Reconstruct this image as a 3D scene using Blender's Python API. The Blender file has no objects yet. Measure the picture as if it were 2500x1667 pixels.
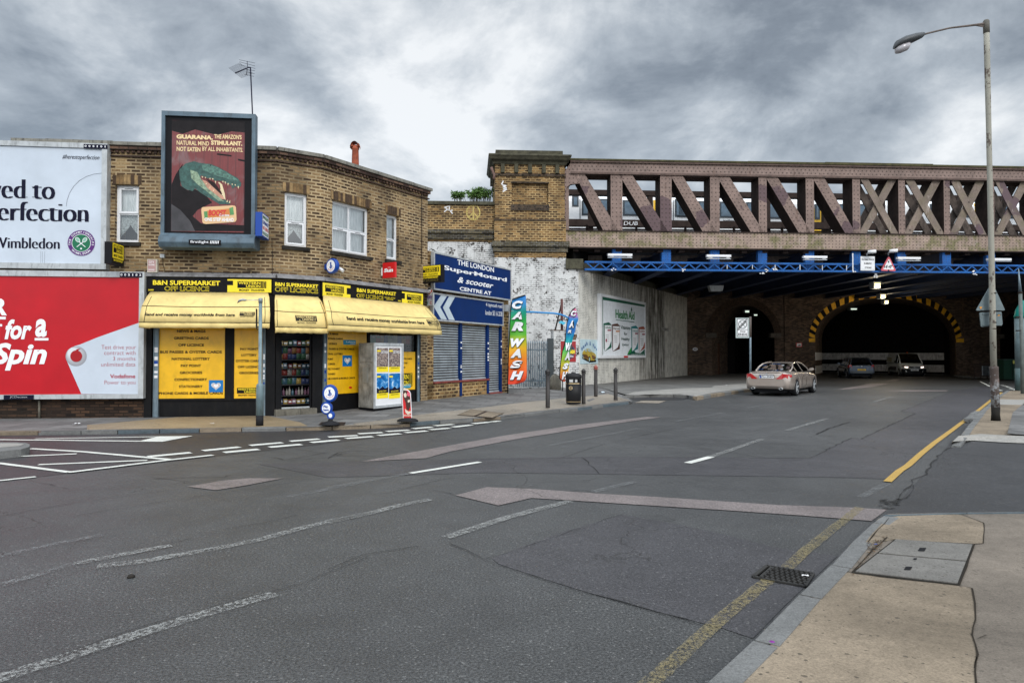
import bpy, bmesh, math, random
from mathutils import Vector, Matrix
from mathutils.geometry import tessellate_polygon
random.seed(7)
S = bpy.context.scene
COL = S.collection
F = 2500*24/36.0; CX, CY = 1250.0, 833.5
CH = 1.68; PITCH = math.atan(32.5/F)
cd = bpy.data.cameras.new('camera'); cam = bpy.data.objects.new('camera', cd); COL.objects.link(cam)
cd.lens = 24; cd.sensor_width = 36; cd.clip_end = 2000; cd.clip_start = 0.05
cam.location = (0, 0, CH); cam.rotation_euler = (math.pi/2+PITCH, 0, 0)
S.camera = cam
S.cycles.diffuse_bounces = 5; S.cycles.max_bounces = 10
S.view_settings.view_transform = 'Standard'; S.view_settings.look = 'None'
S.view_settings.exposure = 0; S.view_settings.gamma = 1
class NT:
    def __init__(s, tree): s.t = tree; s.n = tree.nodes; s.l = tree.links
    def new(s, typ, **kw):
        nd = s.n.new(typ)
        ins = kw.pop('ins', {})
        for k, v in kw.items(): setattr(nd, k, v)
        for k, v in ins.items(): s.set(nd.inputs[k], v)
        return nd
    def set(s, sock, v):
        if isinstance(v, bpy.types.NodeSocket): s.l.new(v, sock)
        elif v is not None:
            if isinstance(v, (tuple, list)) and len(v) == 3 and sock.type == 'RGBA': v = (*v, 1)
            sock.default_value = v
    def math(s, op, a, b=None, c=None, clamp=False):
        nd = s.new('ShaderNodeMath', operation=op); nd.use_clamp = clamp
        s.set(nd.inputs[0], a)
        if b is not None: s.set(nd.inputs[1], b)
        if c is not None: s.set(nd.inputs[2], c)
        return nd.outputs[0]
    def vm(s, op, a, b=None, sc=None):
        nd = s.new('ShaderNodeVectorMath', operation=op); s.set(nd.inputs[0], a)
        if b is not None: s.set(nd.inputs[1], b)
        if sc is not None: s.set(nd.inputs['Scale'], sc)
        return nd.outputs['Value'] if op in ('DOT_PRODUCT', 'LENGTH', 'DISTANCE') else nd.outputs[0]
    def mix(s, f, a, b, mode='MIX'):
        nd = s.new('ShaderNodeMix', data_type='RGBA', blend_type=mode)
        s.set(nd.inputs[0], f); s.set(nd.inputs[6], a); s.set(nd.inputs[7], b)
        return nd.outputs[2]
    def noise(s, vec, scale, detail=4, rough=.55, dist=0, out='Fac'):
        nd = s.new('ShaderNodeTexNoise', ins={'Scale': scale, 'Detail': detail, 'Roughness': rough, 'Distortion': dist})
        if vec is not None: s.set(nd.inputs['Vector'], vec)
        return nd.outputs[out]
    def ramp(s, f, stops, interp='LINEAR'):
        nd = s.new('ShaderNodeValToRGB'); s.set(nd.inputs[0], f)
        cr = nd.color_ramp; cr.interpolation = interp
        while len(cr.elements) < len(stops): cr.elements.new(.5)
        for e, (p, c) in zip(cr.elements, stops):
            e.position = p; e.color = (*c, 1) if isinstance(c, (tuple, list)) else (c, c, c, 1)
        return nd.outputs[0]
    def sstep(s, f, a, b):
        nd = s.new('ShaderNodeMapRange', interpolation_type='SMOOTHSTEP')
        s.set(nd.inputs[0], f); s.set(nd.inputs[1], a); s.set(nd.inputs[2], b)
        return nd.outputs[0]
def pxdir(u, v):
    x = (u-CX)/F; y = (CY-v)/F; c, s_ = math.cos(PITCH), math.sin(PITCH)
    return Vector((x, c-y*s_, s_+y*c))
W = bpy.data.worlds.new('World'); S.world = W; W.use_nodes = True
W.node_tree.nodes.clear(); w = NT(W.node_tree)
tc = w.new('ShaderNodeTexCoord').outputs['Generated']
SUN_EL, SUN_AZ = math.radians(33), math.radians(160)
sky = w.new('ShaderNodeTexSky', sky_type='NISHITA'); sky.sun_disc = False
sky.sun_elevation = SUN_EL; sky.sun_rotation = SUN_AZ
skyc = w.vm('SCALE', sky.outputs[0], sc=.05)
sep = w.new('ShaderNodeSeparateXYZ'); w.set(sep.inputs[0], tc)
cv = w.vm('MULTIPLY', tc, (1, 1, 1.7))
n1 = w.noise(w.vm('ADD', cv, (3.2, 1.7, 0)), 3.4, 9, .60, .4)
n2 = w.noise(w.vm('ADD', cv, (8.1, 5.3, 2)), 8.5, 7, .58, .3)
f = w.math('ADD', w.math('MULTIPLY', n1, .68), w.math('MULTIPLY', n2, .32))
def lobe(u, v, r, amp):
    d = pxdir(u, v).normalized()
    dt = w.vm('DOT_PRODUCT', tc, tuple(d))
    return w.math('MULTIPLY', w.sstep(dt, math.cos(r), 1.0), amp)
for a in [(800, 320, .26, .11), (1150, 180, .2, .08), (560, 420, .15, .08), (250, 60, .3, .02), (2000, -40, .38, -.12), (1500, -20, .25, -.05), (1350, 60, .16, .08), (2180, 270, .13, .10), (1950, 150, .12, .06), (100, 250, .25, -.05), (2400, 390, .12, .12), (1450, 330, .22, -.03), (1560, 170, .2, .06), (1700, 250, .2, .03), (600, 20, .2, -.04)]:
    f = w.math('ADD', f, lobe(*a))
cl = w.ramp(f, [(.27, (.135, .155, .185)), (.40, (.25, .285, .325)), (.50, (.43, .475, .52)), (.58, (.64, .68, .715)), (.68, (.93, .95, .96))])
# overcast dome: brighter at zenith; unseen sides and back boosted as added fill light
zen = w.math('ADD', 1.0, w.math('MULTIPLY', w.sstep(sep.outputs[2], .45, .95), 1.1))
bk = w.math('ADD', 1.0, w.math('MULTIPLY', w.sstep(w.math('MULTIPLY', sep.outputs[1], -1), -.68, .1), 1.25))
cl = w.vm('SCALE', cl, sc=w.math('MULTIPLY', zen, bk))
low = w.sstep(sep.outputs[2], -.12, .0)
final = w.mix(low, (.05, .05, .05), w.vm('ADD', w.vm('SCALE', cl, sc=.92), w.vm('SCALE', skyc, sc=.35)))
bg = w.new('ShaderNodeBackground'); w.set(bg.inputs[0], final); bg.inputs[1].default_value = 1.0
wo = w.new('ShaderNodeOutputWorld'); w.l.new(bg.outputs[0], wo.inputs[0])
sd = bpy.data.lights.new('sun', 'SUN'); sd.energy = 1.5; sd.angle = math.radians(22); sd.color = (1, .97, .92)
sun = bpy.data.objects.new('sun', sd); COL.objects.link(sun)
sdir = Vector((math.sin(SUN_AZ)*math.cos(SUN_EL), math.cos(SUN_AZ)*math.cos(SUN_EL), math.sin(SUN_EL)))
sun.rotation_euler = sdir.to_track_quat('Z', 'Y').to_euler()
CROP = dict(O=(0, 0, 2500/2352), A=(0, 260, 700/2352), B=(0, 650, 700/2352), C=(600, 320, 650/2352), D=(600, 640, 650/2352),
    E=(1150, 340, 550/2352), F=(1150, 680, 600/2352), G=(1650, 360, 550/2352), H=(1650, 680, 550/2352), I=(2050, 0, 450/1008),
    J=(2100, 600, 400/1363), K=(0, 1000, 900/2116), L=(800, 1000, 900/2116), M=(1600, 1000, 900/2116), N=(1150, 900, 1350/2352),
    P=(980, 640, 320/2281), Q=(1360, 700, 240/1882), R=(2000, 820, 300/2352), S=(540, 130, 120/1176), T=(2380, 640, 120/523), U=(0, 600, 130/510))
def q(c, x, y):
    a, b, k = CROP[c]; return a+x*k, b+y*k
def G(c, x, y, z=0.0):
    "point of the horizontal plane z seen at a measured spot"
    d = pxdir(*q(c, x, y)); t = (z-CH)/d.z
    return Vector((d.x*t, d.y*t, z))
def AtY(c, x, y, Y):
    d = pxdir(*q(c, x, y)); t = Y/d.y
    return Vector((d.x*t, Y, CH+d.z*t))
class Fr:
    "vertical facade frame: s along the wall, z up, d outwards"
    def __init__(s, p0, p1):
        s.o = Vector((p0[0], p0[1], 0)); e = Vector((p1[0], p1[1], 0))
        s.L = (e-s.o).length; s.t = (e-s.o).normalized(); s.n = Vector((s.t.y, -s.t.x, 0))
    def pt(s, a, z, d=0.0):
        p = s.o+s.t*a+s.n*d; return Vector((p.x, p.y, z))
    def sz(s, c, x, y, d=0.0):
        r = pxdir(*q(c, x, y)); o = s.o+s.n*d
        k = (o.x*s.n.x+o.y*s.n.y)/(r.x*s.n.x+r.y*s.n.y)
        p = Vector((0, 0, CH))+r*k
        return (p-o).dot(s.t), p.z
    def w(s, c, x, y, d=0.0):
        a, z = s.sz(c, x, y, d); return s.pt(a, z, d)
class MB:
    def __init__(s): s.v = []; s.f = []; s.m = []; s.uv = []; s.sm = []
    def face(s, pts, m=0, uv=None, smooth=False):
        i = len(s.v); s.v += [Vector(p) for p in pts]; s.f.append(tuple(range(i, i+len(pts)))); s.m.append(m); s.uv.append(uv); s.sm.append(smooth)
        return s
    def grid(s, rows, m=0, smooth=True, closed=False, cap=False):
        i = len(s.v); n = len(rows[0])
        for r in rows: s.v += [Vector(p) for p in r]
        for a in range(len(rows)-1):
            for b in range(n if closed else n-1):
                c = (b+1) % n
                s.f.append((i+a*n+b, i+a*n+c, i+(a+1)*n+c, i+(a+1)*n+b)); s.m.append(m); s.uv.append(None); s.sm.append(smooth)
        if cap and closed:
            s.f.append(tuple(i+k for k in range(n))[::-1]); s.m.append(m); s.uv.append(None); s.sm.append(False)
            s.f.append(tuple(i+(len(rows)-1)*n+k for k in range(n))); s.m.append(m); s.uv.append(None); s.sm.append(False)
        return s
    def hexa(s, p, m=0):
        "8 points: bottom 4 then top 4"
        for q_ in ((0, 3, 2, 1), (4, 5, 6, 7), (0, 1, 5, 4), (1, 2, 6, 5), (2, 3, 7, 6), (3, 0, 4, 7)):
            s.face([p[i] for i in q_], m)
        return s
    def box(s, x0, x1, y0, y1, z0, z1, m=0):
        return s.hexa([(x0, y0, z0), (x1, y0, z0), (x1, y1, z0), (x0, y1, z0), (x0, y0, z1), (x1, y0, z1), (x1, y1, z1), (x0, y1, z1)], m)
    def fbox(s, fr, s0, s1, z0, z1, d0, d1, m=0):
        P = fr.pt
        return s.hexa([P(s0, z0, d1), P(s1, z0, d1), P(s1, z0, d0), P(s0, z0, d0), P(s0, z1, d1), P(s1, z1, d1), P(s1, z1, d0), P(s0, z1, d0)], m)
    def frect(s, fr, s0, s1, z0, z1, d, m=0):
        return s.face([fr.pt(s0, z0, d), fr.pt(s1, z0, d), fr.pt(s1, z1, d), fr.pt(s0, z1, d)], m)
    def prism(s, poly, ext, m=0, back=True):
        "poly of points extruded by vector ext"
        ext = Vector(ext); A = [Vector(p) for p in poly]; B = [p+ext for p in A]; n = len(A)
        tri = tessellate_polygon([A])
        for t in tri: s.face([A[i] for i in t], m)
        if back:
            for t in tri: s.face([B[i] for i in reversed(t)], m)
        for i in range(n): s.face([A[i], B[i], B[(i+1) % n], A[(i+1) % n]], m)
        return s
    def poly(s, pts, m=0):
        A = [Vector(p) for p in pts]
        for t in tessellate_polygon([A]): s.face([A[i] for i in t], m)
        return s
    def tube(s, pts, r, n=8, m=0, r2=None, smooth=True):
        pts = [Vector(p) for p in pts]; rows = []
        for i, p in enumerate(pts):
            d = (pts[min(i+1, len(pts)-1)]-pts[max(i-1, 0)]).normalized()
            up = Vector((0, 0, 1)) if abs(d.z) < .95 else Vector((1, 0, 0))
            a = d.cross(up).normalized(); b = d.cross(a)
            rr = r if r2 is None else r+(r2-r)*i/(len(pts)-1)
            if isinstance(r, (list, tuple)): rr = r[i]
            rows.append([p+(a*math.cos(k*2*math.pi/n)+b*math.sin(k*2*math.pi/n))*rr for k in range(n)])
        return s.grid(rows, m, smooth, True, True)
    def lathe(s, c, prof, n=16, m=0, smooth=True):
        c = Vector(c)
        rows = [[c+Vector((r*math.cos(k*2*math.pi/n), r*math.sin(k*2*math.pi/n), z)) for k in range(n)] for r, z in prof]
        return s.grid(rows, m, smooth, True, True)
    def beam(s, a, b, wv, dv, m=0):
        "box from a to b with half width vector wv and half depth vector dv"
        a, b, wv, dv = Vector(a), Vector(b), Vector(wv), Vector(dv)
        return s.hexa([a-wv-dv, a+wv-dv, a+wv+dv, a-wv+dv, b-wv-dv, b+wv-dv, b+wv+dv, b-wv+dv], m)
    def disc(s, c, ax, ay, n=24, m=0, r0=0):
        c, ax, ay = Vector(c), Vector(ax), Vector(ay)
        P = [c+ax*math.cos(k*2*math.pi/n)+ay*math.sin(k*2*math.pi/n) for k in range(n)]
        if r0:
            Q_ = [c+(ax*math.cos(k*2*math.pi/n)+ay*math.sin(k*2*math.pi/n))*r0 for k in range(n)]
            for k in range(n): s.face([P[k], P[(k+1) % n], Q_[(k+1) % n], Q_[k]], m)
        else: s.face(P, m)
        return s
    def add(s, o, mo=0):
        i = len(s.v); s.v += o.v; s.f += [tuple(k+i for k in f_) for f_ in o.f]; s.m += [m+mo for m in o.m]; s.uv += o.uv; s.sm += o.sm
        return s
    def build(s, name, mats, parent=None, bevel=0):
        if name in ('lettering', 'small_print') and getattr(s, 'cuts', None):
            own = {}
            for k, (a, b) in enumerate(s.cuts):
                for j in range(a, b): own[j] = k+1
            gs = {}
            for j in range(len(s.f)): gs.setdefault(own.get(j, 0), []).append(j)
            if len(gs) > 1:
                o = None
                for k, js in gs.items():
                    q_ = MB(); mp_ = {}
                    for j in js:
                        f_ = []
                        for vi in s.f[j]:
                            if vi not in mp_: mp_[vi] = len(q_.v); q_.v.append(s.v[vi])
                            f_.append(mp_[vi])
                        q_.f.append(tuple(f_)); q_.m.append(s.m[j]); q_.uv.append(s.uv[j]); q_.sm.append(s.sm[j])
                    o = q_.build('lettering' if k else 'sign_panel', mats, parent)
                return o
        me = bpy.data.meshes.new(name)
        off = Vector((0, 0, 0))
        if parent is not None:
            p = parent
            while p is not None: off += p.location; p = p.parent
        me.from_pydata([tuple(v-off) for v in s.v], [], s.f)
        if not isinstance(mats, (list, tuple)): mats = [mats]
        for m in mats: me.materials.append(m)
        uvl = me.uv_layers.new(name='UVMap')
        for pi, p in enumerate(me.polygons):
            p.material_index = s.m[pi]; p.use_smooth = s.sm[pi]
            u = s.uv[pi]; nr = p.normal
            if u is None:
                if abs(nr.z) > .7: tt, bb = Vector((1, 0, 0)), Vector((0, 1, 0))
                else:
                    tt = Vector((-nr.y, nr.x, 0))
                    if tt.length < 1e-6: tt = Vector((1, 0, 0))
                    tt.normalize(); bb = Vector((0, 0, 1))
                for k, li in enumerate(p.loop_indices):
                    co = s.v[s.f[pi][k]]; uvl.data[li].uv = (co.dot(tt), co.dot(bb))
            else:
                for k, li in enumerate(p.loop_indices): uvl.data[li].uv = u[k]
        me.update()
        o = bpy.data.objects.new(name, me); COL.objects.link(o)
        if parent is not None: o.parent = parent
        if bevel:
            b = o.modifiers.new('bevel', 'BEVEL'); b.width = bevel; b.segments = 2; b.limit_method = 'ANGLE'; b.angle_limit = math.radians(40)
        return o
def tag(o, label=None, cat=None, group=None, kind=None):
    if label: o['label'] = label
    if cat: o['category'] = cat
    if group: o['group'] = group
    if kind: o['kind'] = kind
    return o
def thing(name, label, cat, loc=(0, 0, 0), group=None):
    o = bpy.data.objects.new(name, None); COL.objects.link(o); o.location = loc; o.empty_display_size = .2
    return tag(o, label, cat, group)
def copy_tree(o, parent=None):
    c = o.copy(); COL.objects.link(c); c.parent = parent
    for ch in list(o.children): copy_tree(ch, c)
    return c
_tc = {}
def glyphs(txt, off=0.0, shear=0.0, sp=1.0):
    k = (txt, off, shear, sp)
    if k in _tc: return _tc[k]
    cu = bpy.data.curves.new('t', 'FONT'); cu.body = txt; cu.offset = off; cu.shear = shear; cu.space_character = sp
    cu.resolution_u = 3; cu.fill_mode = 'FRONT'
    ob = bpy.data.objects.new('t', cu); COL.objects.link(ob)
    dg = bpy.context.evaluated_depsgraph_get(); ev = ob.evaluated_get(dg); me = ev.to_mesh()
    vs = [(v.co.x, v.co.y) for v in me.vertices]; fs = [tuple(p.vertices) for p in me.polygons]
    ev.to_mesh_clear(); bpy.data.objects.remove(ob); bpy.data.curves.remove(cu)
    xs = [a for a, b in vs]; ys = [b for a, b in vs]
    bb = (min(xs), max(xs), min(ys), max(ys))
    _tc[k] = (vs, fs, bb); return _tc[k]
def text(mb, txt, mp, x0, x1, y0, y1, m=0, off=.012, shear=0, sp=1.0, serif=0, rot=0):
    "fit the text's bounding box into x0..x1, y0..y1 of a 2D sheet; mp(x, y, lift) -> world"
    vs, fs, bb = glyphs(txt, off, shear, sp); f0 = len(mb.f)
    sx = (x1-x0)/(bb[1]-bb[0]); sy = (y1-y0)/(bb[3]-bb[2])
    for k in range(1+serif):
        dx = k*.02
        P = [mp(x0+(a+dx-bb[0])*sx, y0+(b-bb[2])*sy, k*.0003) for a, b in vs]
        i = len(mb.v); mb.v += P
        for f_ in fs:
            mb.f.append(tuple(i+j for j in f_)); mb.m.append(m); mb.uv.append(None); mb.sm.append(False)
    if not hasattr(mb, 'cuts'): mb.cuts = []
    mb.cuts.append((f0, len(mb.f)))
def ftext(mb, fr, txt, c, x0, yt, yb, x1, d=0.006, **kw):
    "text on facade frame fr at depth d, box measured in crop c (left edge x0 from yt to yb, right edge x1)"
    a, zt = fr.sz(c, x0, yt, d); _, zb = fr.sz(c, x0, yb, d); b, _ = fr.sz(c, x1, yt, d)
    text(mb, txt, lambda x, y, l: fr.pt(x, y, d+l), a, b, zb, zt, **kw)
def fpoly(mb, fr, c, pts, d, m=0):
    mb.poly([fr.w(c, x, y, d) for x, y in pts], m)
def newmat(name):
    m = bpy.data.materials.new(name); m.use_nodes = True; m.node_tree.nodes.clear(); n = NT(m.node_tree)
    b = n.new('ShaderNodeBsdfPrincipled'); o = n.new('ShaderNodeOutputMaterial'); n.l.new(b.outputs[0], o.inputs[0])
    return m, n, b
def P(name, col, rough=.6, metal=0, var=.12, dirt=.0, scale=4, bump=0, coat=0, spec=.5, bscale=60):
    "painted / plain surface with slight mottling, grime and bump"
    if max(col) < .05 and metal == 0 and not coat: spec = min(spec, .14)
    m, n, b = newmat(name)
    g = n.new('ShaderNodeNewGeometry').outputs['Position']
    nz = n.noise(g, scale, 5, .6)
    c = n.mix(1, (*col, 1), n.ramp(nz, [(.3, 1-var), (.7, 1+var*.6)]), 'MULTIPLY')
    if dirt:
        dz = n.noise(n.vm('MULTIPLY', g, (1.3, 1.3, .35)), scale*1.7, 6, .65, .4)
        c = n.mix(n.math('MULTIPLY', n.sstep(dz, .5, .68), dirt), c, (.03, .025, .02))
    n.set(b.inputs['Base Color'], c); b.inputs['Metallic'].default_value = metal
    n.set(b.inputs['Roughness'], n.math('ADD', rough-.06, n.math('MULTIPLY', nz, .14)))
    b.inputs['Coat Weight'].default_value = coat; b.inputs['Specular IOR Level'].default_value = spec
    if bump:
        bn = n.new('ShaderNodeBump', ins={'Strength': bump, 'Distance': .01 if bscale > 9 else .06, 'Height': n.noise(g, bscale, 3)})
        n.set(b.inputs['Normal'], bn.outputs[0])
    return m
def emit(name, col, st):
    m, n, b = newmat(name); b.inputs['Base Color'].default_value = (*col, 1)
    b.inputs['Emission Color'].default_value = (*col, 1); b.inputs['Emission Strength'].default_value = st
    return m
def brick(name, stops, mortar, paint=None, band=None, peel=(.6, .7), soot=.35, bw=.225, rh=.075, ms=.011, bumpd=.012, streak=0, pale=0, scale_soot=.6, light=None):
    m, n, b = newmat(name)
    uv = n.new('ShaderNodeTexCoord').outputs['UV']; g = n.new('ShaderNodeNewGeometry').outputs['Position']
    wob = n.noise(g, 9, 2, out='Color')
    uvd = n.vm('ADD', uv, n.vm('SCALE', n.vm('SUBTRACT', wob, (.5, .5, .5)), sc=.012))
    bt = n.new('ShaderNodeTexBrick', ins={'Vector': uvd, 'Color1': (0, 0, 0), 'Color2': (1, 1, 1), 'Mortar': (.5, .5, .5), 'Scale': 1.0,
        'Mortar Size': ms, 'Mortar Smooth': .25, 'Brick Width': bw, 'Row Height': rh, 'Bias': 0.0})
    bt.offset = .5; bt.squash = 1
    rnd = n.math('ADD', n.math('MULTIPLY', bt.outputs['Color'], .75), n.math('MULTIPLY', n.noise(g, 3.5, 4), .45))
    c = n.ramp(rnd, stops)
    fine = n.noise(g, 70, 4, .7)
    c = n.mix(1, c, n.ramp(fine, [(.3, .72), (.7, 1.25)]), 'MULTIPLY')
    big = n.noise(n.vm('MULTIPLY', g, (1, 1, .8)), scale_soot, 6, .62, .5)
    mort = n.mix(n.sstep(n.noise(g, 1.3, 4), .35, .65), mortar, tuple(x*.45 for x in mortar))
    c = n.mix(bt.outputs['Fac'], c, mort)
    if pale:
        pn = n.noise(n.vm('ADD', g, (4.2, 1.1, 2.3)), 1.15, 7, .68, .5)
        c = n.mix(n.math('MULTIPLY', n.sstep(pn, .56, .66), pale), c, n.mix(n.noise(g, 22, 3), light or (.55, .4, .22), (.22, .14, .06)))
    if paint:
        pn = n.noise(n.vm('ADD', g, (1.7, 7.1, 3.3)), 2.6, 9, .76, .3)
        pf = n.noise(g, 14, 5, .7)
        k = n.sstep(n.math('ADD', n.math('MULTIPLY', pn, .7), n.math('MULTIPLY', pf, .3)), peel[0], peel[1])
        jm = n.math('MULTIPLY', bt.outputs['Fac'], n.sstep(n.noise(g, 2.2, 4), .42, .62))
        k = n.math('MAXIMUM', k, n.math('MULTIPLY', jm, .75))
        pc = n.mix(n.noise(g, 2.4, 5), paint, tuple(x*.72 for x in paint))
        c = n.mix(k, pc, c)
    if streak:
        sn = n.noise(n.vm('MULTIPLY', g, (3.2, 3.2, .22)), 1.5, 6, .7)
        c = n.mix(n.math('MULTIPLY', n.sstep(sn, .52, .68), streak), c, (.035, .025, .018))
    if band:
        ux = n.new('ShaderNodeSeparateXYZ'); n.set(ux.inputs[0], uv)
        for u0, u1, z0, z1, am in band:
            k = n.math('MULTIPLY', n.math('MULTIPLY', n.sstep(ux.outputs[0], u0, u0+.5), n.sstep(ux.outputs[0], u1, u1-.5)), n.sstep(ux.outputs[1], z0, z1))
            s2 = n.sstep(n.noise(n.vm('MULTIPLY', uv, (3.4, .25, 1)), 1.3, 6, .75), .36, .60)
            c = n.mix(n.math('MULTIPLY', n.math('MULTIPLY', k, s2), am), c, (.03, .022, .015))
    c = n.mix(n.math('MULTIPLY', n.sstep(big, .45, .75), soot), c, (.028, .022, .018))
    n.set(b.inputs['Base Color'], c); b.inputs['Roughness'].default_value = .9; b.inputs['Specular IOR Level'].default_value = .25
    h = n.math('SUBTRACT', n.math('MULTIPLY', fine, .35), bt.outputs['Fac'])
    bn = n.new('ShaderNodeBump', ins={'Strength': .9 if not paint else .7, 'Distance': bumpd, 'Height': h}); n.set(b.inputs['Normal'], bn.outputs[0])
    return m
M = {}
M['stock'] = brick('stock_brick', [(.12, (.025, .017, .013)), (.40, (.065, .037, .02)), (.60, (.135, .082, .042)), (.82, (.245, .155, .074)), (1, (.37, .25, .125))], (.46, .345, .20), soot=.55, pale=.85, bw=.235, rh=.087, ms=.021)
M['tower'] = brick('viaduct_brick', [(.12, (.03, .018, .012)), (.45, (.075, .042, .022)), (.68, (.18, .10, .042)), (1, (.36, .21, .08))], (.50, .35, .17), soot=.35, pale=.6, bw=.28, rh=.115, ms=.026, light=(.46, .28, .11))
M['whitebrick'] = brick('white_painted_brick', [(.2, (.03, .026, .024)), (.8, (.12, .10, .085))], (.03, .028, .025), paint=(.78, .78, .77), peel=(.535, .58), soot=.15, bw=.26, rh=.1, ms=.02, streak=.25)
M['darkbrick'] = brick('sooty_brick', [(.15, (.035, .024, .02)), (.5, (.095, .062, .047)), (1, (.21, .135, .09))], (.16, .13, .10), soot=.5, bw=.25, rh=.09, ms=.012, streak=.3)
M['lowbrick'] = brick('base_brick', [(.15, (.012, .009, .008)), (.5, (.035, .022, .016)), (1, (.09, .05, .03))], (.035, .026, .02), soot=.7, ms=.01)
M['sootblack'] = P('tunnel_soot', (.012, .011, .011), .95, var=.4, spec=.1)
M['blackpaint'] = P('black_shopfront_paint', (.008, .008, .009), .55, dirt=.2, var=.3, spec=.25)
M['black'] = P('black_plastic', (.009, .009, .011), .55, spec=.25)
M['stone'] = P('weathered_coping_stone', (.16, .145, .115), .9, var=.4, dirt=.75, scale=5, bump=.6)
M['stonepale'] = P('pale_coping_stone', (.22, .21, .18), .9, var=.35, dirt=.65, scale=6, bump=.5)
M['stonedark'] = P('mossy_dark_stone', (.075, .07, .045), .95, var=.5, dirt=.6, scale=4, bump=.6)
M['upvc'] = P('white_window_frame', (.78, .79, .81), .35, var=.05)
M['alu'] = P('grey_metal', (.26, .29, .31), .45, .3, var=.2, dirt=.3)
M['alulight'] = P('pale_aluminium', (.5, .52, .53), .45, .3, var=.18, dirt=.35)
M['galv'] = P('galvanised_steel', (.19, .25, .29), .5, .4, var=.25, dirt=.3, bump=.2)
M['boxgrey'] = P('blue_grey_enamel', (.10, .15, .19), .4, .1, var=.3, dirt=.45, scale=2.5)
M['yellow'] = P('yellow_panel', (.90, .50, .008), .35, var=.16, dirt=.14, scale=2.6, coat=.25)
M['signyellow'] = P('sign_yellow', (.95, .74, .02), .35, var=.04)
M['awning'] = P('yellow_canvas', (.80, .61, .24), .8, var=.17, dirt=.12, scale=2.2, bump=.3, bscale=2.5)
M['letter'] = P('black_letter', (.007, .007, .008), .5, var=.0)
M['white'] = P('white_paint', (.8, .8, .81), .5, var=.06)
M['letterwhite'] = P('white_letter', (.85, .86, .88), .5, var=.0)
M['redp'] = P('poster_red', (.5, .0, .008), .35, var=.12, scale=1.2)
M['red'] = P('red_paint', (.62, .01, .012), .4, var=.05)
M['paper'] = P('pale_poster_paper', (.56, .62, .70), .4, var=.1, scale=1.1)
M['ink'] = P('poster_ink', (.006, .006, .022), .5, var=0)
M['bluesign'] = P('navy_sign', (.0, .022, .12), .5, var=.15, scale=1.5, dirt=.08, spec=.2)
M['arrow'] = P('pale_sign_chevron', (.5, .58, .63), .4, var=.1)
M['royal'] = P('royal_blue', (.0, .05, .32), .35, var=.05)
M['purple'] = P('purple', (.09, .01, .16), .45, var=0)
M['green'] = P('deep_green', (.0, .14, .06), .45, var=0)
M['gold'] = P('gold_ink', (.83, .62, .33), .5, var=0)
M['terracotta'] = P('terracotta', (.36, .085, .04), .8, var=.3, dirt=.35, scale=8)
M['rust'] = P('rust', (.12, .04, .02), .9, var=.5)
M['rubber'] = P('rubber', (.018, .018, .02), .7)
M['lampgrey'] = P('lamp_head_grey', (.05, .055, .06), .5, var=.2)
def mk_glass(name, tint=(.8, .9, .9), refl=.14, rough=.03):
    m, n, b = newmat(name); t = n.new('ShaderNodeBsdfTransparent', ins={'Color': tint}); g = n.new('ShaderNodeBsdfGlossy', ins={'Roughness': rough, 'Color': (1, 1, 1)})
    lw = n.new('ShaderNodeFresnel', ins={'IOR': 1.5}); k = n.math('ADD', lw.outputs[0] if refl > .05 else n.math('MULTIPLY', lw.outputs[0], .45), refl-.04)
    mx = n.new('ShaderNodeMixShader'); n.set(mx.inputs[0], k); n.l.new(t.outputs[0], mx.inputs[1]); n.l.new(g.outputs[0], mx.inputs[2])
    n.l.new(mx.outputs[0], [x for x in n.n if x.type == 'OUTPUT_MATERIAL'][0].inputs[0]); return m
M['glass'] = mk_glass('window_glass', (.97, .98, .98), .13)
M['shopglass'] = mk_glass('shop_glass', (.55, .6, .6), .10)
M['carglass'] = mk_glass('car_glass', (.16, .19, .19), .03)
def mk_curtain():
    m, n, b = newmat('net_curtain'); uv = n.new('ShaderNodeTexCoord').outputs['UV']
    wv = n.noise(n.vm('MULTIPLY', uv, (16, 1.2, 1)), 1.6, 3)
    n.set(b.inputs['Base Color'], n.mix(n.sstep(wv, .3, .7), (.50, .56, .57), (.86, .90, .91))); b.inputs['Roughness'].default_value = .95; return m
M['curtain'] = mk_curtain()
M['lace'] = P('lace_curtain', (.45, .5, .5), .95, var=.7, scale=28)
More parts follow.
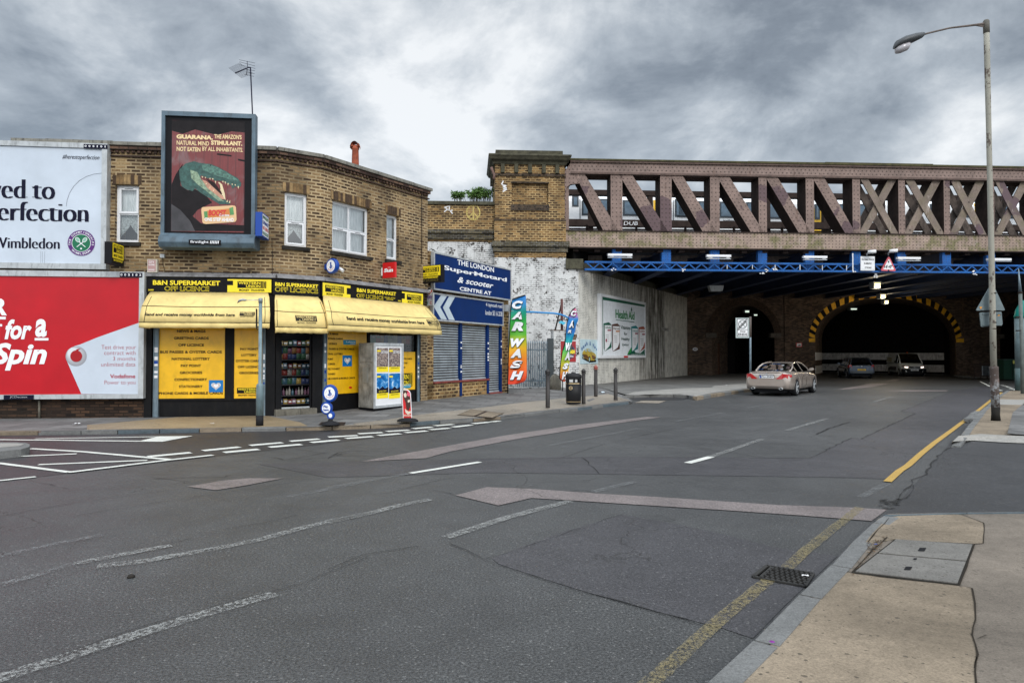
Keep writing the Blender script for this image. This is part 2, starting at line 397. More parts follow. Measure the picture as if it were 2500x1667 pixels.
# ---- road surfaces
def asphalt(name, base, speck=.5, worn=.25, tint=(1, 1, 1)):
    m, n, b = newmat(name); g = n.new('ShaderNodeNewGeometry').outputs['Position']
    big = n.noise(g, .22, 5, .6, .6); mid = n.noise(g, 1.9, 5, .6); fine = n.noise(g, 58, 5, .85)
    vor = n.new('ShaderNodeTexVoronoi', feature='F1', ins={'Scale': 95.0, 'Vector': g})
    c = n.mix(1, (*[base*t for t in tint], 1), n.ramp(big, [(.3, .72), (.7, 1.28)]), 'MULTIPLY')
    c = n.mix(1, c, n.ramp(mid, [(.3, .85), (.7, 1.13)]), 'MULTIPLY')
    c = n.mix(1, c, n.ramp(fine, [(.34, 1-1.3*speck), (.5, 1.0), (.60, 1+1.2*speck), (.70, 1+2.6*speck)]), 'MULTIPLY')
    sp = n.math('LESS_THAN', n.new('ShaderNodeSeparateColor', ins={0: vor.outputs['Color']}).outputs[0], .012)
    c = n.mix(n.math('MULTIPLY', sp, .35), c, (.36, .35, .33))
    # hairline crazing
    dv = n.vm('ADD', g, n.vm('SCALE', n.noise(g, 1.4, 4, out='Color'), sc=.9))
    cr = n.new('ShaderNodeTexVoronoi', feature='DISTANCE_TO_EDGE', ins={'Scale': .55, 'Vector': dv})
    k = n.math('MULTIPLY', n.math('SUBTRACT', 1.0, n.sstep(cr.outputs[0], .0, .008)), n.sstep(n.noise(n.vm('ADD', g, (9, 3, 0)), .35, 3), .5, .6))
    c = n.mix(n.math('MULTIPLY', k, .55), c, (.02, .019, .018))
    n.set(b.inputs['Base Color'], c); n.set(b.inputs['Roughness'], n.math('ADD', .40, n.math('MULTIPLY', mid, .22))); b.inputs['Specular IOR Level'].default_value = .6
    h = n.math('SUBTRACT', n.math('ADD', n.math('MULTIPLY', fine, .6), n.math('MULTIPLY', vor.outputs['Distance'], -.7)), n.math('MULTIPLY', k, 1.5))
    bn = n.new('ShaderNodeBump', ins={'Strength': .8, 'Distance': .008, 'Height': h}); n.set(b.inputs['Normal'], bn.outputs[0]); return m
M['asphalt'] = asphalt('worn_asphalt', .050, .95, tint=(1.0, 1.0, .985))
M['asphaltdark'] = asphalt('new_dark_asphalt', .026, .5, tint=(1.02, .98, 1.03))
M['asphaltpatch'] = asphalt('patched_asphalt', .046, .6, tint=(1.02, .97, 1.04))
M['sideroad'] = asphalt('side_road_asphalt', .030, .5, tint=(1.02, 1, 1.04))
M['pinkpatch'] = asphalt('pink_trench_patch', .17, .5, tint=(1.06, .88, .84))
M['tanpave'] = asphalt('tan_asphalt_footway', .22, .35, tint=(1.15, .98, .78))
M['orangepave'] = asphalt('orange_footway', .20, .35, tint=(1.25, .93, .55))
def marking(name, col, lo, hi, mx=1.0):
    m, n, b = newmat(name); g = n.new('ShaderNodeNewGeometry').outputs['Position']
    a = n.noise(g, 48, 5, .85); c2 = n.noise(g, 3, 5, .6)
    k = n.math('MULTIPLY', n.sstep(n.math('ADD', n.math('MULTIPLY', a, .82), n.math('MULTIPLY', c2, .18)), lo, hi), mx)
    col_ = n.mix(n.ramp(c2, [(.3, 0), (.7, 1)]), col, tuple(x*.8 for x in col))
    n.set(b.inputs['Base Color'], n.mix(1, col_, n.ramp(n.noise(g, 80, 3), [(.3, .8), (.7, 1.1)]), 'MULTIPLY')); b.inputs['Roughness'].default_value = .7
    n.set(b.inputs['Alpha'], k); return m
M['mk_new'] = marking('fresh_white_paint', (.72, .72, .66), .22, .30)
M['mk_worn'] = marking('worn_white_paint', (.42, .42, .40), .47, .57, .75)
M['mk_vworn'] = marking('ghost_white_paint', (.32, .33, .33), .49, .6, .6)
M['mk_yellow'] = marking('yellow_line_paint', (.50, .31, .07), .30, .44)
M['mk_yworn'] = marking('worn_yellow_paint', (.31, .25, .12), .45, .57, .7)
def slabs(name, col, bw, rh, var=.25, dk=.35):
    m, n, b = newmat(name); uv = n.new('ShaderNodeTexCoord').outputs['UV']; g = n.new('ShaderNodeNewGeometry').outputs['Position']
    mp = n.new('ShaderNodeMapping', ins={'Vector': uv, 'Rotation': (0, 0, math.radians(6))})
    bt = n.new('ShaderNodeTexBrick', ins={'Vector': mp.outputs[0], 'Color1': (*[c*(1-var) for c in col], 1), 'Color2': (*[c*(1+var) for c in col], 1), 'Mortar': (*[c*dk for c in col], 1), 'Scale': 1.0,
        'Mortar Size': .012, 'Mortar Smooth': .2, 'Brick Width': bw, 'Row Height': rh})
    st = n.noise(g, 1.3, 6, .65, .4); fi = n.noise(g, 60, 4, .75)
    c = n.mix(1, bt.outputs['Color'], n.ramp(st, [(.3, .62), (.7, 1.22)]), 'MULTIPLY')
    c = n.mix(1, c, n.ramp(fi, [(.3, .7), (.7, 1.25)]), 'MULTIPLY')
    gum = n.new('ShaderNodeTexVoronoi', feature='F1', ins={'Scale': 3.5, 'Vector': g});
    c = n.mix(n.math('MULTIPLY', n.math('LESS_THAN', gum.outputs['Distance'], .055), .5), c, (.03, .03, .03))
    n.set(b.inputs['Base Color'], c); b.inputs['Roughness'].default_value = .85
    bn = n.new('ShaderNodeBump', ins={'Strength': .6, 'Distance': .008, 'Height': n.math('SUBTRACT', n.math('MULTIPLY', fi, .5), bt.outputs['Fac'])}); n.set(b.inputs['Normal'], bn.outputs[0]); return m
M['flags'] = slabs('grey_flagstones', (.15, .145, .14), .9, .6)
def concrete(name, col, pits=.7, bump=.5, stain=.35):
    m, n, b = newmat(name); g = n.new('ShaderNodeNewGeometry').outputs['Position']
    st = n.noise(g, .9, 7, .66, .5); fi = n.noise(g, 75, 4, .8); md = n.noise(g, 11, 5, .7)
    c = n.mix(1, (*col, 1), n.ramp(st, [(.28, 1-stain), (.72, 1+stain*.55)]), 'MULTIPLY')
    c = n.mix(1, c, n.ramp(md, [(.3, .84), (.7, 1.12)]), 'MULTIPLY')
    c = n.mix(1, c, n.ramp(fi, [(.3, .62), (.5, 1), (.7, 1.32)]), 'MULTIPLY')
    v = n.new('ShaderNodeTexVoronoi', feature='F1', ins={'Scale': 24.0, 'Vector': n.vm('ADD', g, n.vm('SCALE', n.noise(g, 40, 2, out='Color'), sc=.03)), 'Randomness': 1.0})
    rr = n.new('ShaderNodeSeparateColor', ins={0: v.outputs['Color']}).outputs[0]
    pit = n.math('LESS_THAN', v.outputs['Distance'], n.math('MULTIPLY', n.math('MAXIMUM', n.math('SUBTRACT', rr, .5), 0), .62))
    c = n.mix(n.math('MULTIPLY', pit, pits), c, (.045, .038, .03))
    n.set(b.inputs['Base Color'], c); b.inputs['Roughness'].default_value = .88; b.inputs['Specular IOR Level'].default_value = .3
    bn = n.new('ShaderNodeBump', ins={'Strength': bump, 'Distance': .008, 'Height': n.math('SUBTRACT', fi, pit)}); n.set(b.inputs['Normal'], bn.outputs[0]); return m
M['conc_tan'] = concrete('tan_pitted_footway', (.245, .195, .14), stain=.5)
M['conc_grey'] = concrete('grey_footway', (.185, .155, .125), .4, .35, .4)
M['conc_cover'] = concrete('concrete_cover', (.17, .16, .145), .5, .4, .3)
M['conc_pale'] = concrete('pale_footway_strip', (.31, .295, .27), .3, .3, .2)
M['granite'] = concrete('granite_kerb', (.175, .175, .17), .25, .9, .3)
M['graniteblue'] = concrete('blue_granite_kerb', (.10, .125, .14), .2, .7, .3)
M['conc_dark'] = concrete('dirty_footway_under_bridge', (.17, .165, .155), .4, .4, .4)
# ---- bridge steel
def steel(name, col, du, dv, r, moss=0, ring=False, patch=None, stag=False):
    m, n, b = newmat(name); uv = n.new('ShaderNodeTexCoord').outputs['UV']; g = n.new('ShaderNodeNewGeometry').outputs['Position']
    sp = n.new('ShaderNodeSeparateXYZ'); n.set(sp.inputs[0], uv)
    ru = n.math('DIVIDE', sp.outputs[0], du); rv = n.math('DIVIDE', sp.outputs[1], dv)
    if stag: ru = n.math('ADD', ru, n.math('MULTIPLY', n.math('MODULO', n.math('FLOOR', rv), 2.0), .5))
    fu = n.math('MULTIPLY', n.math('SUBTRACT', n.math('FRACT', ru), .5), du); fv = n.math('MULTIPLY', n.math('SUBTRACT', n.math('FRACT', rv), .5), dv)
    dist = n.math('SQRT', n.math('ADD', n.math('MULTIPLY', fu, fu), n.math('MULTIPLY', fv, fv)))
    riv = n.math('SUBTRACT', 1.0, n.sstep(dist, r*.75, r))
    st = n.noise(g, 1.1, 7, .65, .6); fi = n.noise(g, 13, 5, .75)
    c = n.mix(1, (*col, 1), n.ramp(st, [(.3, .72), (.7, 1.25)]), 'MULTIPLY')
    c = n.mix(1, c, n.ramp(fi, [(.3, .78), (.7, 1.18)]), 'MULTIPLY')
    if patch:
        pk = n.sstep(n.noise(n.vm('ADD', g, (3, 0, 7)), .62, 3, .4), .60, .615)
        c = n.mix(n.math('MULTIPLY', pk, .9), c, patch)
    cr = n.new('ShaderNodeTexVoronoi', feature='DISTANCE_TO_EDGE', ins={'Scale': 2.6, 'Vector': n.vm('ADD', g, n.vm('SCALE', n.noise(g, 3, 3, out='Color'), sc=.4))})
    c = n.mix(n.math('MULTIPLY', n.math('SUBTRACT', 1.0, n.sstep(cr.outputs[0], 0, .02)), .35), c, (.06, .035, .025))
    rs = n.noise(n.vm('MULTIPLY', g, (2.4, 2.4, .5)), 1.7, 6, .7)
    c = n.mix(n.math('MULTIPLY', n.sstep(rs, .56, .7), .55), c, (.10, .05, .03))
    if moss:
        mz = n.noise(g, 1.6, 6, .7)
        c = n.mix(n.math('MULTIPLY', n.sstep(mz, .45, .62), moss), c, (.13, .125, .04))
        wz = n.noise(n.vm('MULTIPLY', g, (2.6, 2.6, .7)), 1.2, 6, .75)
        c = n.mix(n.math('MULTIPLY', n.sstep(wz, .58, .68), .6), c, (.42, .36, .31))
    c = n.mix(n.math('MULTIPLY', riv, .72), c, (.045, .03, .025))
    n.set(b.inputs['Base Color'], c); b.inputs['Roughness'].default_value = .75
    bn = n.new('ShaderNodeBump', ins={'Strength': .8, 'Distance': .02, 'Height': n.math('ADD', riv, n.math('MULTIPLY', fi, .2))}); n.set(b.inputs['Normal'], bn.outputs[0]); return m
MAUVE = (.24, .17, .145)
M['chord_top'] = steel('riveted_top_chord', MAUVE, .22, .17, .042, patch=None, stag=True)
M['chord_low'] = steel('riveted_bottom_chord', (.34, .25, .20), .19, .16, .035, moss=.8)
M['web'] = steel('riveted_web_member', (.23, .16, .135), .2, .22, .038, patch=(.10, .06, .068))
M['webplain'] = steel('plain_web_member', (.21, .16, .13), 1.6, 1.5, .06, moss=.25, patch=(.10, .06, .075))
M['steeldark'] = P('dark_brown_steel', (.038, .026, .022), .8, var=.4)
M['steelgrime'] = P('grimy_underside_steel', (.15, .12, .105), .85, var=.5, dirt=.5)
M['blue'] = steel('blue_painted_steel', (.004, .10, .35), .13, .13, .02)
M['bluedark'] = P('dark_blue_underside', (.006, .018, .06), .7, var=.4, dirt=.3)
M['mossedge'] = P('mossy_edge', (.075, .068, .028), .95, var=.5)
A0, A1, A2, A3 = (-12.28, 16.8), (-6.06, 17.5), (-5.07, 18.18), (-2.70, 21.8)
F1 = Fr(A0, A1); F2 = Fr(A1, A2); F3 = Fr(A2, A3)
F4 = Fr((-2.62, 22.2), (-0.02, 27.0))
BD = Vector((math.cos(math.radians(3.6)), math.sin(math.radians(3.6)), 0))   # bridge direction
BN = Vector((BD.y, -BD.x, 0))
def bpt(px, Y0=34.5):
    "bridge front plane at measured full-picture column"
    o = Vector((2.6, Y0, 0)); r = (px*2500/2352-CX)/F
    k = (r*o.y-o.x)/(BD.x-r*BD.y); return o+BD*k
FB = Fr((2.6, 34.5), (2.6+BD.x, 34.5+BD.y))           # truss / tower front plane
FA = Fr((3.40, 34.62), (13.4, 52.2))                    # abutment wall
FW = Fr((13.4, 52.2), (13.4+BD.x, 52.2+BD.y))          # back wall with arches
def struct(mb, name, mat, **k):
    return tag(mb.build(name, mat, **k), kind='structure')
def jag(pts, n=6, amp=.02, seed=1):
    rnd = random.Random(seed); out = []
    for a, b in zip(pts, pts[1:]):
        d = b-a; nn = max(2, int(d.length/.25)) if n is None else n
        pr = Vector((-d.y, d.x, 0)).normalized()
        for i in range(nn): out.append(a+d*(i/nn)+pr*rnd.uniform(-amp, amp)*(0 if i == 0 else 1))
    out.append(pts[-1]); return out
def ribbon(mb, pts, w, m=0, wj=0, seed=1):
    rnd = random.Random(seed); L, R = [], []
    for i, p in enumerate(pts):
        d = (pts[min(i+1, len(pts)-1)]-pts[max(i-1, 0)]); pr = Vector((-d.y, d.x, 0)).normalized()
        ww = w*(1+rnd.uniform(-wj, wj)); L.append(p+pr*ww/2); R.append(p-pr*ww/2)
    return mb.grid([L, R], m, False)
def GP(c, pts, z=0.0): return [G(c, x, y, z) for x, y in pts]
mb = MB(); mb.face([(-900, -900, -.03), (900, -900, -.03), (900, 900, -.03), (-900, 900, -.03)])
struct(mb, 'ground', M['conc_dark'])
mb = MB(); mb.face([(-60, -8, 0), (75, -8, 0), (75, 110, 0), (-60, 110, 0)])
struct(mb, 'road', M['asphalt'])
Z1, Z2, Z3, Z4 = .004, .008, .012, .016
dark = GP('K', [(-600, 480), (0, 410), (400, 364), (690, 330), (1222, 268), (1490, 238), (1740, 210), (1950, 184)], Z1)+GP('L', [(260, 163), (420, 146), (570, 130), (700, 114), (830, 94), (985, 66), (960, 20)], Z1)+GP('K', [(1500, 40), (0, 60), (-600, 60)], Z1)
mb = MB(); mb.poly(dark); struct(mb, 'junction_asphalt', M['asphaltdark'])
mb = MB(); mb.poly(GP('L', [(-400, 310), (560, 287), (1350, 268)], Z1)+GP('N', [(1440, 380), (1620, 293), (1660, 297), (1890, 190), (1830, 180), (2050, 95), (2200, 70), (2230, 110), (1990, 320), (1770, 468), (1500, 460), (1100, 455)], Z1)+GP('L', [(1560, 368), (900, 360), (0, 388)], Z1))
struct(mb, 'road_repair', M['asphaltpatch'])
mb = MB(); mb.poly(GP('L', [(940, 850), (1350, 700), (1690, 600)], Z1)+GP('M', [(100, 650), (330, 700), (700, 790), (1045, 838), (900, 975), (730, 1135), (560, 1310), (380, 1250), (0, 1155)], Z1)+GP('L', [(1700, 1102), (1500, 1050), (1200, 955), (985, 885)], Z1))
struct(mb, 'road_repair', M['asphaltpatch'])
mb = MB(); mb.poly(GP('M', [(1250, 640), (1345, 575), (1440, 480), (1560, 350), (1640, 250), (1700, 178), (1900, 120), (2600, 120), (3600, 260), (3600, 700), (2600, 640)], Z1))
struct(mb, 'side_road', M['sideroad'])
mb = MB()
for c, pts in (('L', [(190, 297), (330, 270), (640, 215), (1000, 150), (1400, 90), (1830, 40), (1915, 43), (1700, 72), (1450, 110), (1100, 165), (700, 240), (560, 278), (400, 285)]),
               ('K', [(1075, 440), (1280, 405), (1430, 392), (1620, 393), (1400, 435), (1240, 460)]),
               ('H', [(1680, 1158), (1900, 1120), (2020, 1095), (2225, 1095), (2060, 1130), (1830, 1152)]),
               ('J', [(165, 1203), (450, 1199), (735, 1200), (715, 1211), (400, 1211)]),
               ('R', [(1250, 870), (1420, 830), (1560, 828), (1480, 860)])):
    mb.poly(GP(c, pts, Z2))
mb.poly(GP('L', [(735, 490), (910, 443), (1160, 452), (1600, 483)], Z2)+GP('M', [(0, 498), (700, 545), (1150, 560), (1330, 572), (1240, 637), (860, 607), (400, 575), (0, 550)], Z2)+GP('L', [(1600, 532), (1170, 505), (980, 548)], Z2))
struct(mb, 'trench_patches', M['pinkpatch'])
# white markings
new = MB(); worn = MB(); vworn = MB()
def line(mbx, c, pts, w, seed=3): ribbon(mbx, jag(GP(c, pts, Z3), 5, .006, seed), w)
for a in [((1165, 234), (1375, 213)), ((1285, 244), (1485, 226)), ((1435, 204), (1620, 188)), ((1545, 214), (1730, 198)), ((1665, 180), (1832, 167)), ((1785, 187), (1945, 173)), ((850, 268), (1095, 245)), ((1885, 156), (2052, 147)), ((1985, 164), (2140, 153))]:
    line(new, 'K', a, .2)
for a in [((175, 137), (315, 130)), ((290, 147), (418, 137)), ((338, 124), (468, 116)), ((445, 131), (570, 121)), ((490, 108), (600, 99)), ((585, 114), (702, 105)), ((615, 92), (720, 83)), ((718, 99), (825, 87)), ((833, 80), (940, 69)), ((930, 70), (985, 64))]:
    line(new, 'L', a, .2)
line(new, 'K', ((200, 166), (915, 154)), .1); line(new, 'K', ((-400, 168), (0, 171), (930, 181)), .12)
new.poly(GP('K', [(800, 179), (912, 152), (1107, 150), (930, 183)], Z3+.002))
line(new, 'K', ((170, 222), (480, 240), (970, 284)), .11); line(new, 'K', ((-300, 280), (0, 271), (440, 252)), .11); line(new, 'K', ((220, 314), (845, 289)), .11)
line(new, 'K', ((-500, 265), (0, 306), (400, 357)), .1)
ribbon(new, jag(GP('K', [(390, 358), (685, 322), (960, 288), (1222, 259)], Z4), 5, .005, 4), .12)
line(new, 'K', ((-400, 450), (0, 405), (205, 383)), .09)
line(new, 'L', ((475, 363), (875, 299)), .11); line(new, 'M', ((185, 305), (320, 269)), .13)
for c, a, w in [('M', ((320, 268), (612, 168)), .12), ('M', ((755, 118), (985, 50)), .13), ('J', ((110, 1298), (258, 1258)), .13),
             ('K', ((-150, 1590), (0, 1535), (430, 1400), (900, 1250), (1300, 1130), (1580, 1052)), .12), ('K', ((430, 880), (700, 828), (980, 775)), .10), ('K', ((560, 895), (800, 870), (1230, 795), (1500, 740), (1800, 660), (2110, 595)), .12),
             ('L', ((250, 590), (420, 545), (590, 512)), .12), ('L', ((680, 730), (1050, 610), (1390, 522)), .12), ('L', ((0, 640), (250, 590)), .12)]:
    line(worn, c, a, w)
for c, a, w in [('N', ((335, 325), (715, 253)), .11), ('N', ((860, 225), (1085, 185)), .12), ('N', ((1170, 167), (1315, 142)), .12), ('N', ((1380, 130), (1470, 113)), .12),
             ('K', ((0, 1005), (430, 880)), .1), ('K', ((-100, 860), (0, 838), (300, 770), (590, 715)), .1), ('L', ((1520, 470), (1765, 410)), .12), ('K', ((1650, 500), (2110, 410)), .11), ('L', ((0, 445), (470, 365)), .11), ('M', ((1180, 500), (1330, 420)), .1)]:
    line(vworn, c, a, w)
line(new, 'T', ((55, 1268), (165, 1322)), .12); line(new, 'T', ((150, 1286), (225, 1296)), .12); line(new, 'T', ((230, 1350), (285, 1366)), .12)
for a in [((280, 1308), (350, 1320)), ((330, 1325), (400, 1338)), ((370, 1345), (450, 1358)), ((420, 1360), (500, 1368))]: line(new, 'T', a, .14)
struct(new, 'white_markings', M['mk_new']); struct(worn, 'worn_markings', M['mk_worn']); struct(vworn, 'ghost_markings', M['mk_vworn'])
ye = MB(); yw = MB()
ribbon(ye, GP('M', [(1332, 411), (1400, 350), (1450, 318), (1520, 255), (1600, 190), (1700, 118), (1780, 58), (1860, -2)], Z3)+GP('J', [(1045, 1318), (1090, 1282), (1178, 1218)], Z3), .1)
line(yw, 'M', ((-150, 1665), (0, 1535), (170, 1382), (340, 1230), (500, 1095), (655, 970)), .1); line(yw, 'M', ((755, 905), (880, 790), (1000, 695), (1100, 620), (1175, 560)), .1)
ribbon(yw, GP('K', [(-300, 150), (0, 138), (300, 130), (700, 124), (1100, 119), (1500, 114), (1900, 109), (2110, 103)], Z3)+GP('L', [(300, 103), (600, 87), (800, 72)], Z3), .07)
struct(ye, 'yellow_line', M['mk_yellow']); struct(yw, 'worn_yellow_line', M['mk_yworn'])
# cracks
mb = MB(); CW = .55
for i, (c, pts, w) in enumerate([('L', [(700, 765), (870, 840), (985, 885), (1200, 955), (1500, 1050), (1700, 1100), (2100, 1220)], .016), ('M', [(0, 1155), (300, 1238), (520, 1300)], .012),
    ('K', [(-100, 1530), (0, 1500), (430, 1375), (900, 1215), (1330, 1098), (1640, 1020), (1830, 950), (2116, 840)], .014), ('L', [(0, 912), (200, 830), (520, 780)], .02), ('K', [(0, 972), (430, 880), (800, 800), (1100, 735)], .012),
    ('K', [(890, 395), (1150, 385), (1290, 385), (1330, 370)], .02), ('K', [(880, 390), (1020, 402), (1140, 415)], .02), ('K', [(170, 405), (290, 425), (390, 450)], .02), ('K', [(1560, 270), (1640, 290), (1900, 272), (1960, 250), (2116, 243)], .03), ('K', [(1640, 285), (1780, 262), (1900, 240), (2080, 236)], .03), ('K', [(1700, 225), (1850, 245), (1980, 262)], .02),
    ('L', [(0, 278), (60, 245), (150, 232), (460, 240)], .03), ('L', [(50, 262), (200, 262), (330, 268)], .025), ('L', [(350, 475), (560, 420), (760, 380), (900, 358)], .014), ('L', [(570, 460), (650, 465), (735, 490)], .012), ('L', [(910, 850), (1200, 760), (1400, 690), (1690, 600)], .01),
    ('N', [(390, 375), (560, 320), (760, 275), (900, 250)], .02), ('N', [(470, 375), (545, 445)], .02), ('N', [(730, 318), (860, 322), (1000, 345), (1120, 355), (1240, 378)], .022), ('N', [(1470, 278), (1530, 250), (1610, 225)], .05), ('N', [(1140, 258), (1340, 262), (1480, 268)], .02),
    ('N', [(0, 383), (700, 375), (1440, 380), (1620, 293)], .022), ('N', [(1660, 297), (1890, 190), (1830, 180), (2050, 95)], .022), ('K', [(0, 610), (500, 520), (1075, 445)], .012), ('K', [(420, 610), (900, 530), (1500, 440), (1850, 392)], .01), ('K', [(1280, 685), (1500, 650), (1700, 600)], .012),
    ('M', [(1360, 545), (1400, 500), (1420, 470), (1460, 440), (1470, 400), (1560, 370), (1600, 290), (1650, 240), (1700, 215)], .03), ('M', [(1370, 520), (1440, 505), (1480, 430)], .02), ('M', [(0, 268), (880, 275), (1130, 160)], .014), ('M', [(1185, 163), (1490, 25), (1400, 12)], .014), ('M', [(0, 378), (760, 388), (1290, 385)], .008), ('M', [(925, 138), (1000, 105), (1110, 70)], .04),
    ('M', [(0, 195), (170, 205), (400, 240), (600, 268)], .02), ('K', [(0, 290), (600, 292), (1500, 292), (2116, 296)], .008)]):
    ribbon(mb, jag(GP(c, pts, Z2+.003), None, .03, i), w*CW, 0, .9, i)
rnd = random.Random(5)
for k in range(26):   # crumbled edge at the side road mouth
    p = G('M', 1330+rnd.uniform(-40, 70), 545-rnd.uniform(-20, 35), Z2+.004); r_ = rnd.uniform(.015, .05)
    mb.face([p+Vector((r_*math.cos(a)*rnd.uniform(.6, 1.2), r_*math.sin(a)*rnd.uniform(.6, 1.2), 0)) for a in [j*1.047 for j in range(6)]])
struct(mb, 'road_cracks', marking('crack_black', (.012, .011, .01), .30, .52, .85))
# ---- pavements
KZ = .085
kerb_pts = [('O', -260, 995, -15), ('O', 0, 991, 0), ('O', 200, 989, 195), ('O', 400, 985.5, 395), ('O', 597, 982, 590), ('O', 710, 980.3, 690), ('O', 824, 977.5, 760), ('O', 915, 973.5, 830), ('O', 1000, 967, 900), ('O', 1090, 961, 960)]
def basept(i):
    "wall foot matching each kerb point"
    return [F1.pt(-6, .12), F1.pt(-.6, .12), F1.pt(1.6, .12), F1.pt(3.8, .12), F1.pt(6.0, .13), F2.pt(.3, .135), F2.pt(1.19, .15), F3.pt(1.4, .18), F3.pt(2.9, .22), F3.pt(4.3, .24)][i]
KP = [G(c, x, y, KZ) for c, x, y, _ in kerb_pts]
BP = [basept(i)-[F1.n, F1.n, F1.n, F1.n, F1.n, F2.n, F2.n, F3.n, F3.n, F3.n][i]*.3 for i in range(10)]
KP += [G('O', 1166, 954.5, KZ), G('O', 1250, 944.5, KZ), G('O', 1345, 934.5, KZ), G('O', 1415, 926, KZ), G('F', 1545, 1172, KZ), G('F', 1470, 1120, KZ-.02)]
BP += [F4.pt(2.5, .23, -.3), F4.pt(F4.L, .23, -.3), Vector((1.6, 31.0, .22)), Vector((2.9, 34.4, .15)), Vector((3.4, 35.2, .13)), Vector((4.2, 36.3, .13))]
rows = [[a.lerp(b, t) for a, b in zip(KP, BP)] for t in (0, .2, .4, .6, .8, 1)]
mb = MB(); mb.grid(rows, 0, True); struct(mb, 'pavement', M['flags'])
mb = MB()
poly = [KP[-1], G('F', 1760, 1105, .11), G('F', 2080, 1110, .11), G('F', 2150, 1130, .12), G('H', 400, 1197, .12), G('H', 760, 1150, .12), G('O', 1790, 887, .12), G('O', 1868, 873, .12)]
poly = [Vector((p.x, p.y, .118)) for p in poly]+[Vector((25.2, 56, .118)), Vector((24.5, 62, .118)), Vector((15, 66, .118)), Vector((12, 52, .118)), Vector((4.1, 36.3, .118))]
mb.poly(poly); struct(mb, 'pavement', M['conc_dark'])
# daylit kerb strip of the same footway, its light painted as paler colour
mb = MB()
a_ = [G('F', 1470, 1112, .123), G('F', 2000, 1104, .123), G('F', 2150, 1125, .123), G('H', 400, 1188, .123), G('H', 760, 1142, .123)]
b_ = [G('F', 1560, 1085, .123), G('F', 2000, 1050, .123), G('F', 2300, 1042, .123), G('H', 400, 1118, .123), G('H', 755, 1092, .123)]
mb.grid([a_, b_], 0, False); struct(mb, 'lit_pavement_edge', M['conc_pale'])
mb = MB(); mb.poly(GP('F', [(1455, 1120), (1470, 1100), (1600, 1096), (1900, 1100), (2080, 1108), (2150, 1136), (2000, 1160), (1700, 1165), (1560, 1160)], Z2)); struct(mb, 'crossover_asphalt', M['asphaltdark'])
mb = MB(); mb.poly(GP('F', [(1560, 1188), (1640, 1166), (1870, 1168), (1800, 1192)], Z3)); struct(mb, 'pale_road_patch', M['tanpave'])
# tan asphalt margin along the shop kerb
def along(i, t, lift=.004):
    p = KP[i].lerp(BP[i], t); return Vector((p.x, p.y, p.z+lift))
mb = MB(); mb.grid([[along(i, .03) for i in range(6, 15)], [along(i, t) for i, t in zip(range(6, 15), (.12, .22, .3, .34, .36, .38, .36, .33, .35))]], 0, False)
struct(mb, 'tan_pavement_margin', M['tanpave'])
mb = MB(); mb.grid([[along(i, .05) for i in range(2, 6)], [along(i, t) for i, t in zip(range(2, 6), (.35, .88, .9, .3))]], 0, False)
struct(mb, 'orange_pavement_patch', M['orangepave'])
PZ = [(KP[i].lerp(KP[i+1], u/12)).lerp(BP[i].lerp(BP[i+1], u/12), t/24) for i in range(5, 15) for u in range(12) for t in range(25)]
def pz(p): q_ = min(PZ, key=lambda r: (r.x-p.x)**2+(r.y-p.y)**2); return Vector((p.x, p.y, q_.z+.008))
def kerb(line_, w, z0, name, mats, ln=(.7, 1.0), seed=2, inward=1, chamfer=.012):
    rnd = random.Random(seed); out = MB(); pts = [Vector((p.x, p.y, p.z)) for p in line_]
    cum = [0]
    for a, b in zip(pts, pts[1:]): cum.append(cum[-1]+(b-a).length)
    def at(s_):
        s_ = max(0, min(s_, cum[-1]-1e-6))
        for i in range(len(pts)-1):
            if cum[i+1] > s_: return pts[i].lerp(pts[i+1], (s_-cum[i])/(cum[i+1]-cum[i]))
        return pts[-1]
    s_ = 0
    while s_ < cum[-1]-.05:
        l = rnd.uniform(*ln); e = min(s_+l, cum[-1]); a, b = at(s_+.010), at(e-.010); m = rnd.choice(range(len(mats)))
        d = (b-a).normalized(); n_ = Vector((-d.y, d.x, 0))*inward; j = rnd.uniform(-.006, .006); t = rnd.uniform(-.004, .005)
        o_ = n_*j
        A, B = a+o_, b+o_+n_*rnd.uniform(-.004, .004)
        prof = [(0, z0-a.z), (-.004, -chamfer*1.3), (chamfer, t), (w-.005, t), (w, -.05)]
        rws = [[A+n_*x+Vector((0, 0, z)) for x, z in prof], [B+n_*x+Vector((0, 0, z)) for x, z in prof]]
        out.grid(rws, m, False); out.face([rws[0][k] for k in range(5)][::-1], m); out.face([rws[1][k] for k in range(5)], m)
        s_ = e
    return struct(out, name, mats)
kerb(KP[:-1]+[KP[-1]], .16, -.02, 'kerb', [M['granite'], M['graniteblue'], M['granite'], M['conc_tan']])
kerb([G('F', 2080, 1114, .13), G('F', 2150, 1134, .13), G('H', 400, 1203, .13), G('H', 760, 1154, .13), G('O', 1790, 888, .13), G('O', 1868, 874, .13)], .16, -.02, 'kerb', [M['granite'], M['conc_tan']], seed=4)
kerb([G('F', 1470, 1124, .11), G('F', 1600, 1108, .12), G('F', 1900, 1106, .12), G('F', 2080, 1114, .12)], .12, -.02, 'kerb', [M['conc_dark']], seed=14)
nk = [G('M', 170, 1660, .1), G('M', 300, 1545, .1), G('M', 430, 1440, .1), G('M', 730, 1135, .1), G('M', 900, 975, .1), G('M', 1050, 835, .1), G('M', 1090, 775, .1), G('M', 1190, 690, .1), G('M', 1262, 622, .1), G('M', 1300, 603, .1)]
mb = MB(); mb.poly([Vector((p.x+.03, p.y, .094)) for p in nk]+GP('M', [(1340, 598), (1600, 592), (1930, 586), (3300, 586), (5200, 1000)], .094)+[Vector((9, 1, .094)), Vector((1.2, 1, .094))])
struct(mb, 'pavement', M['conc_grey'])
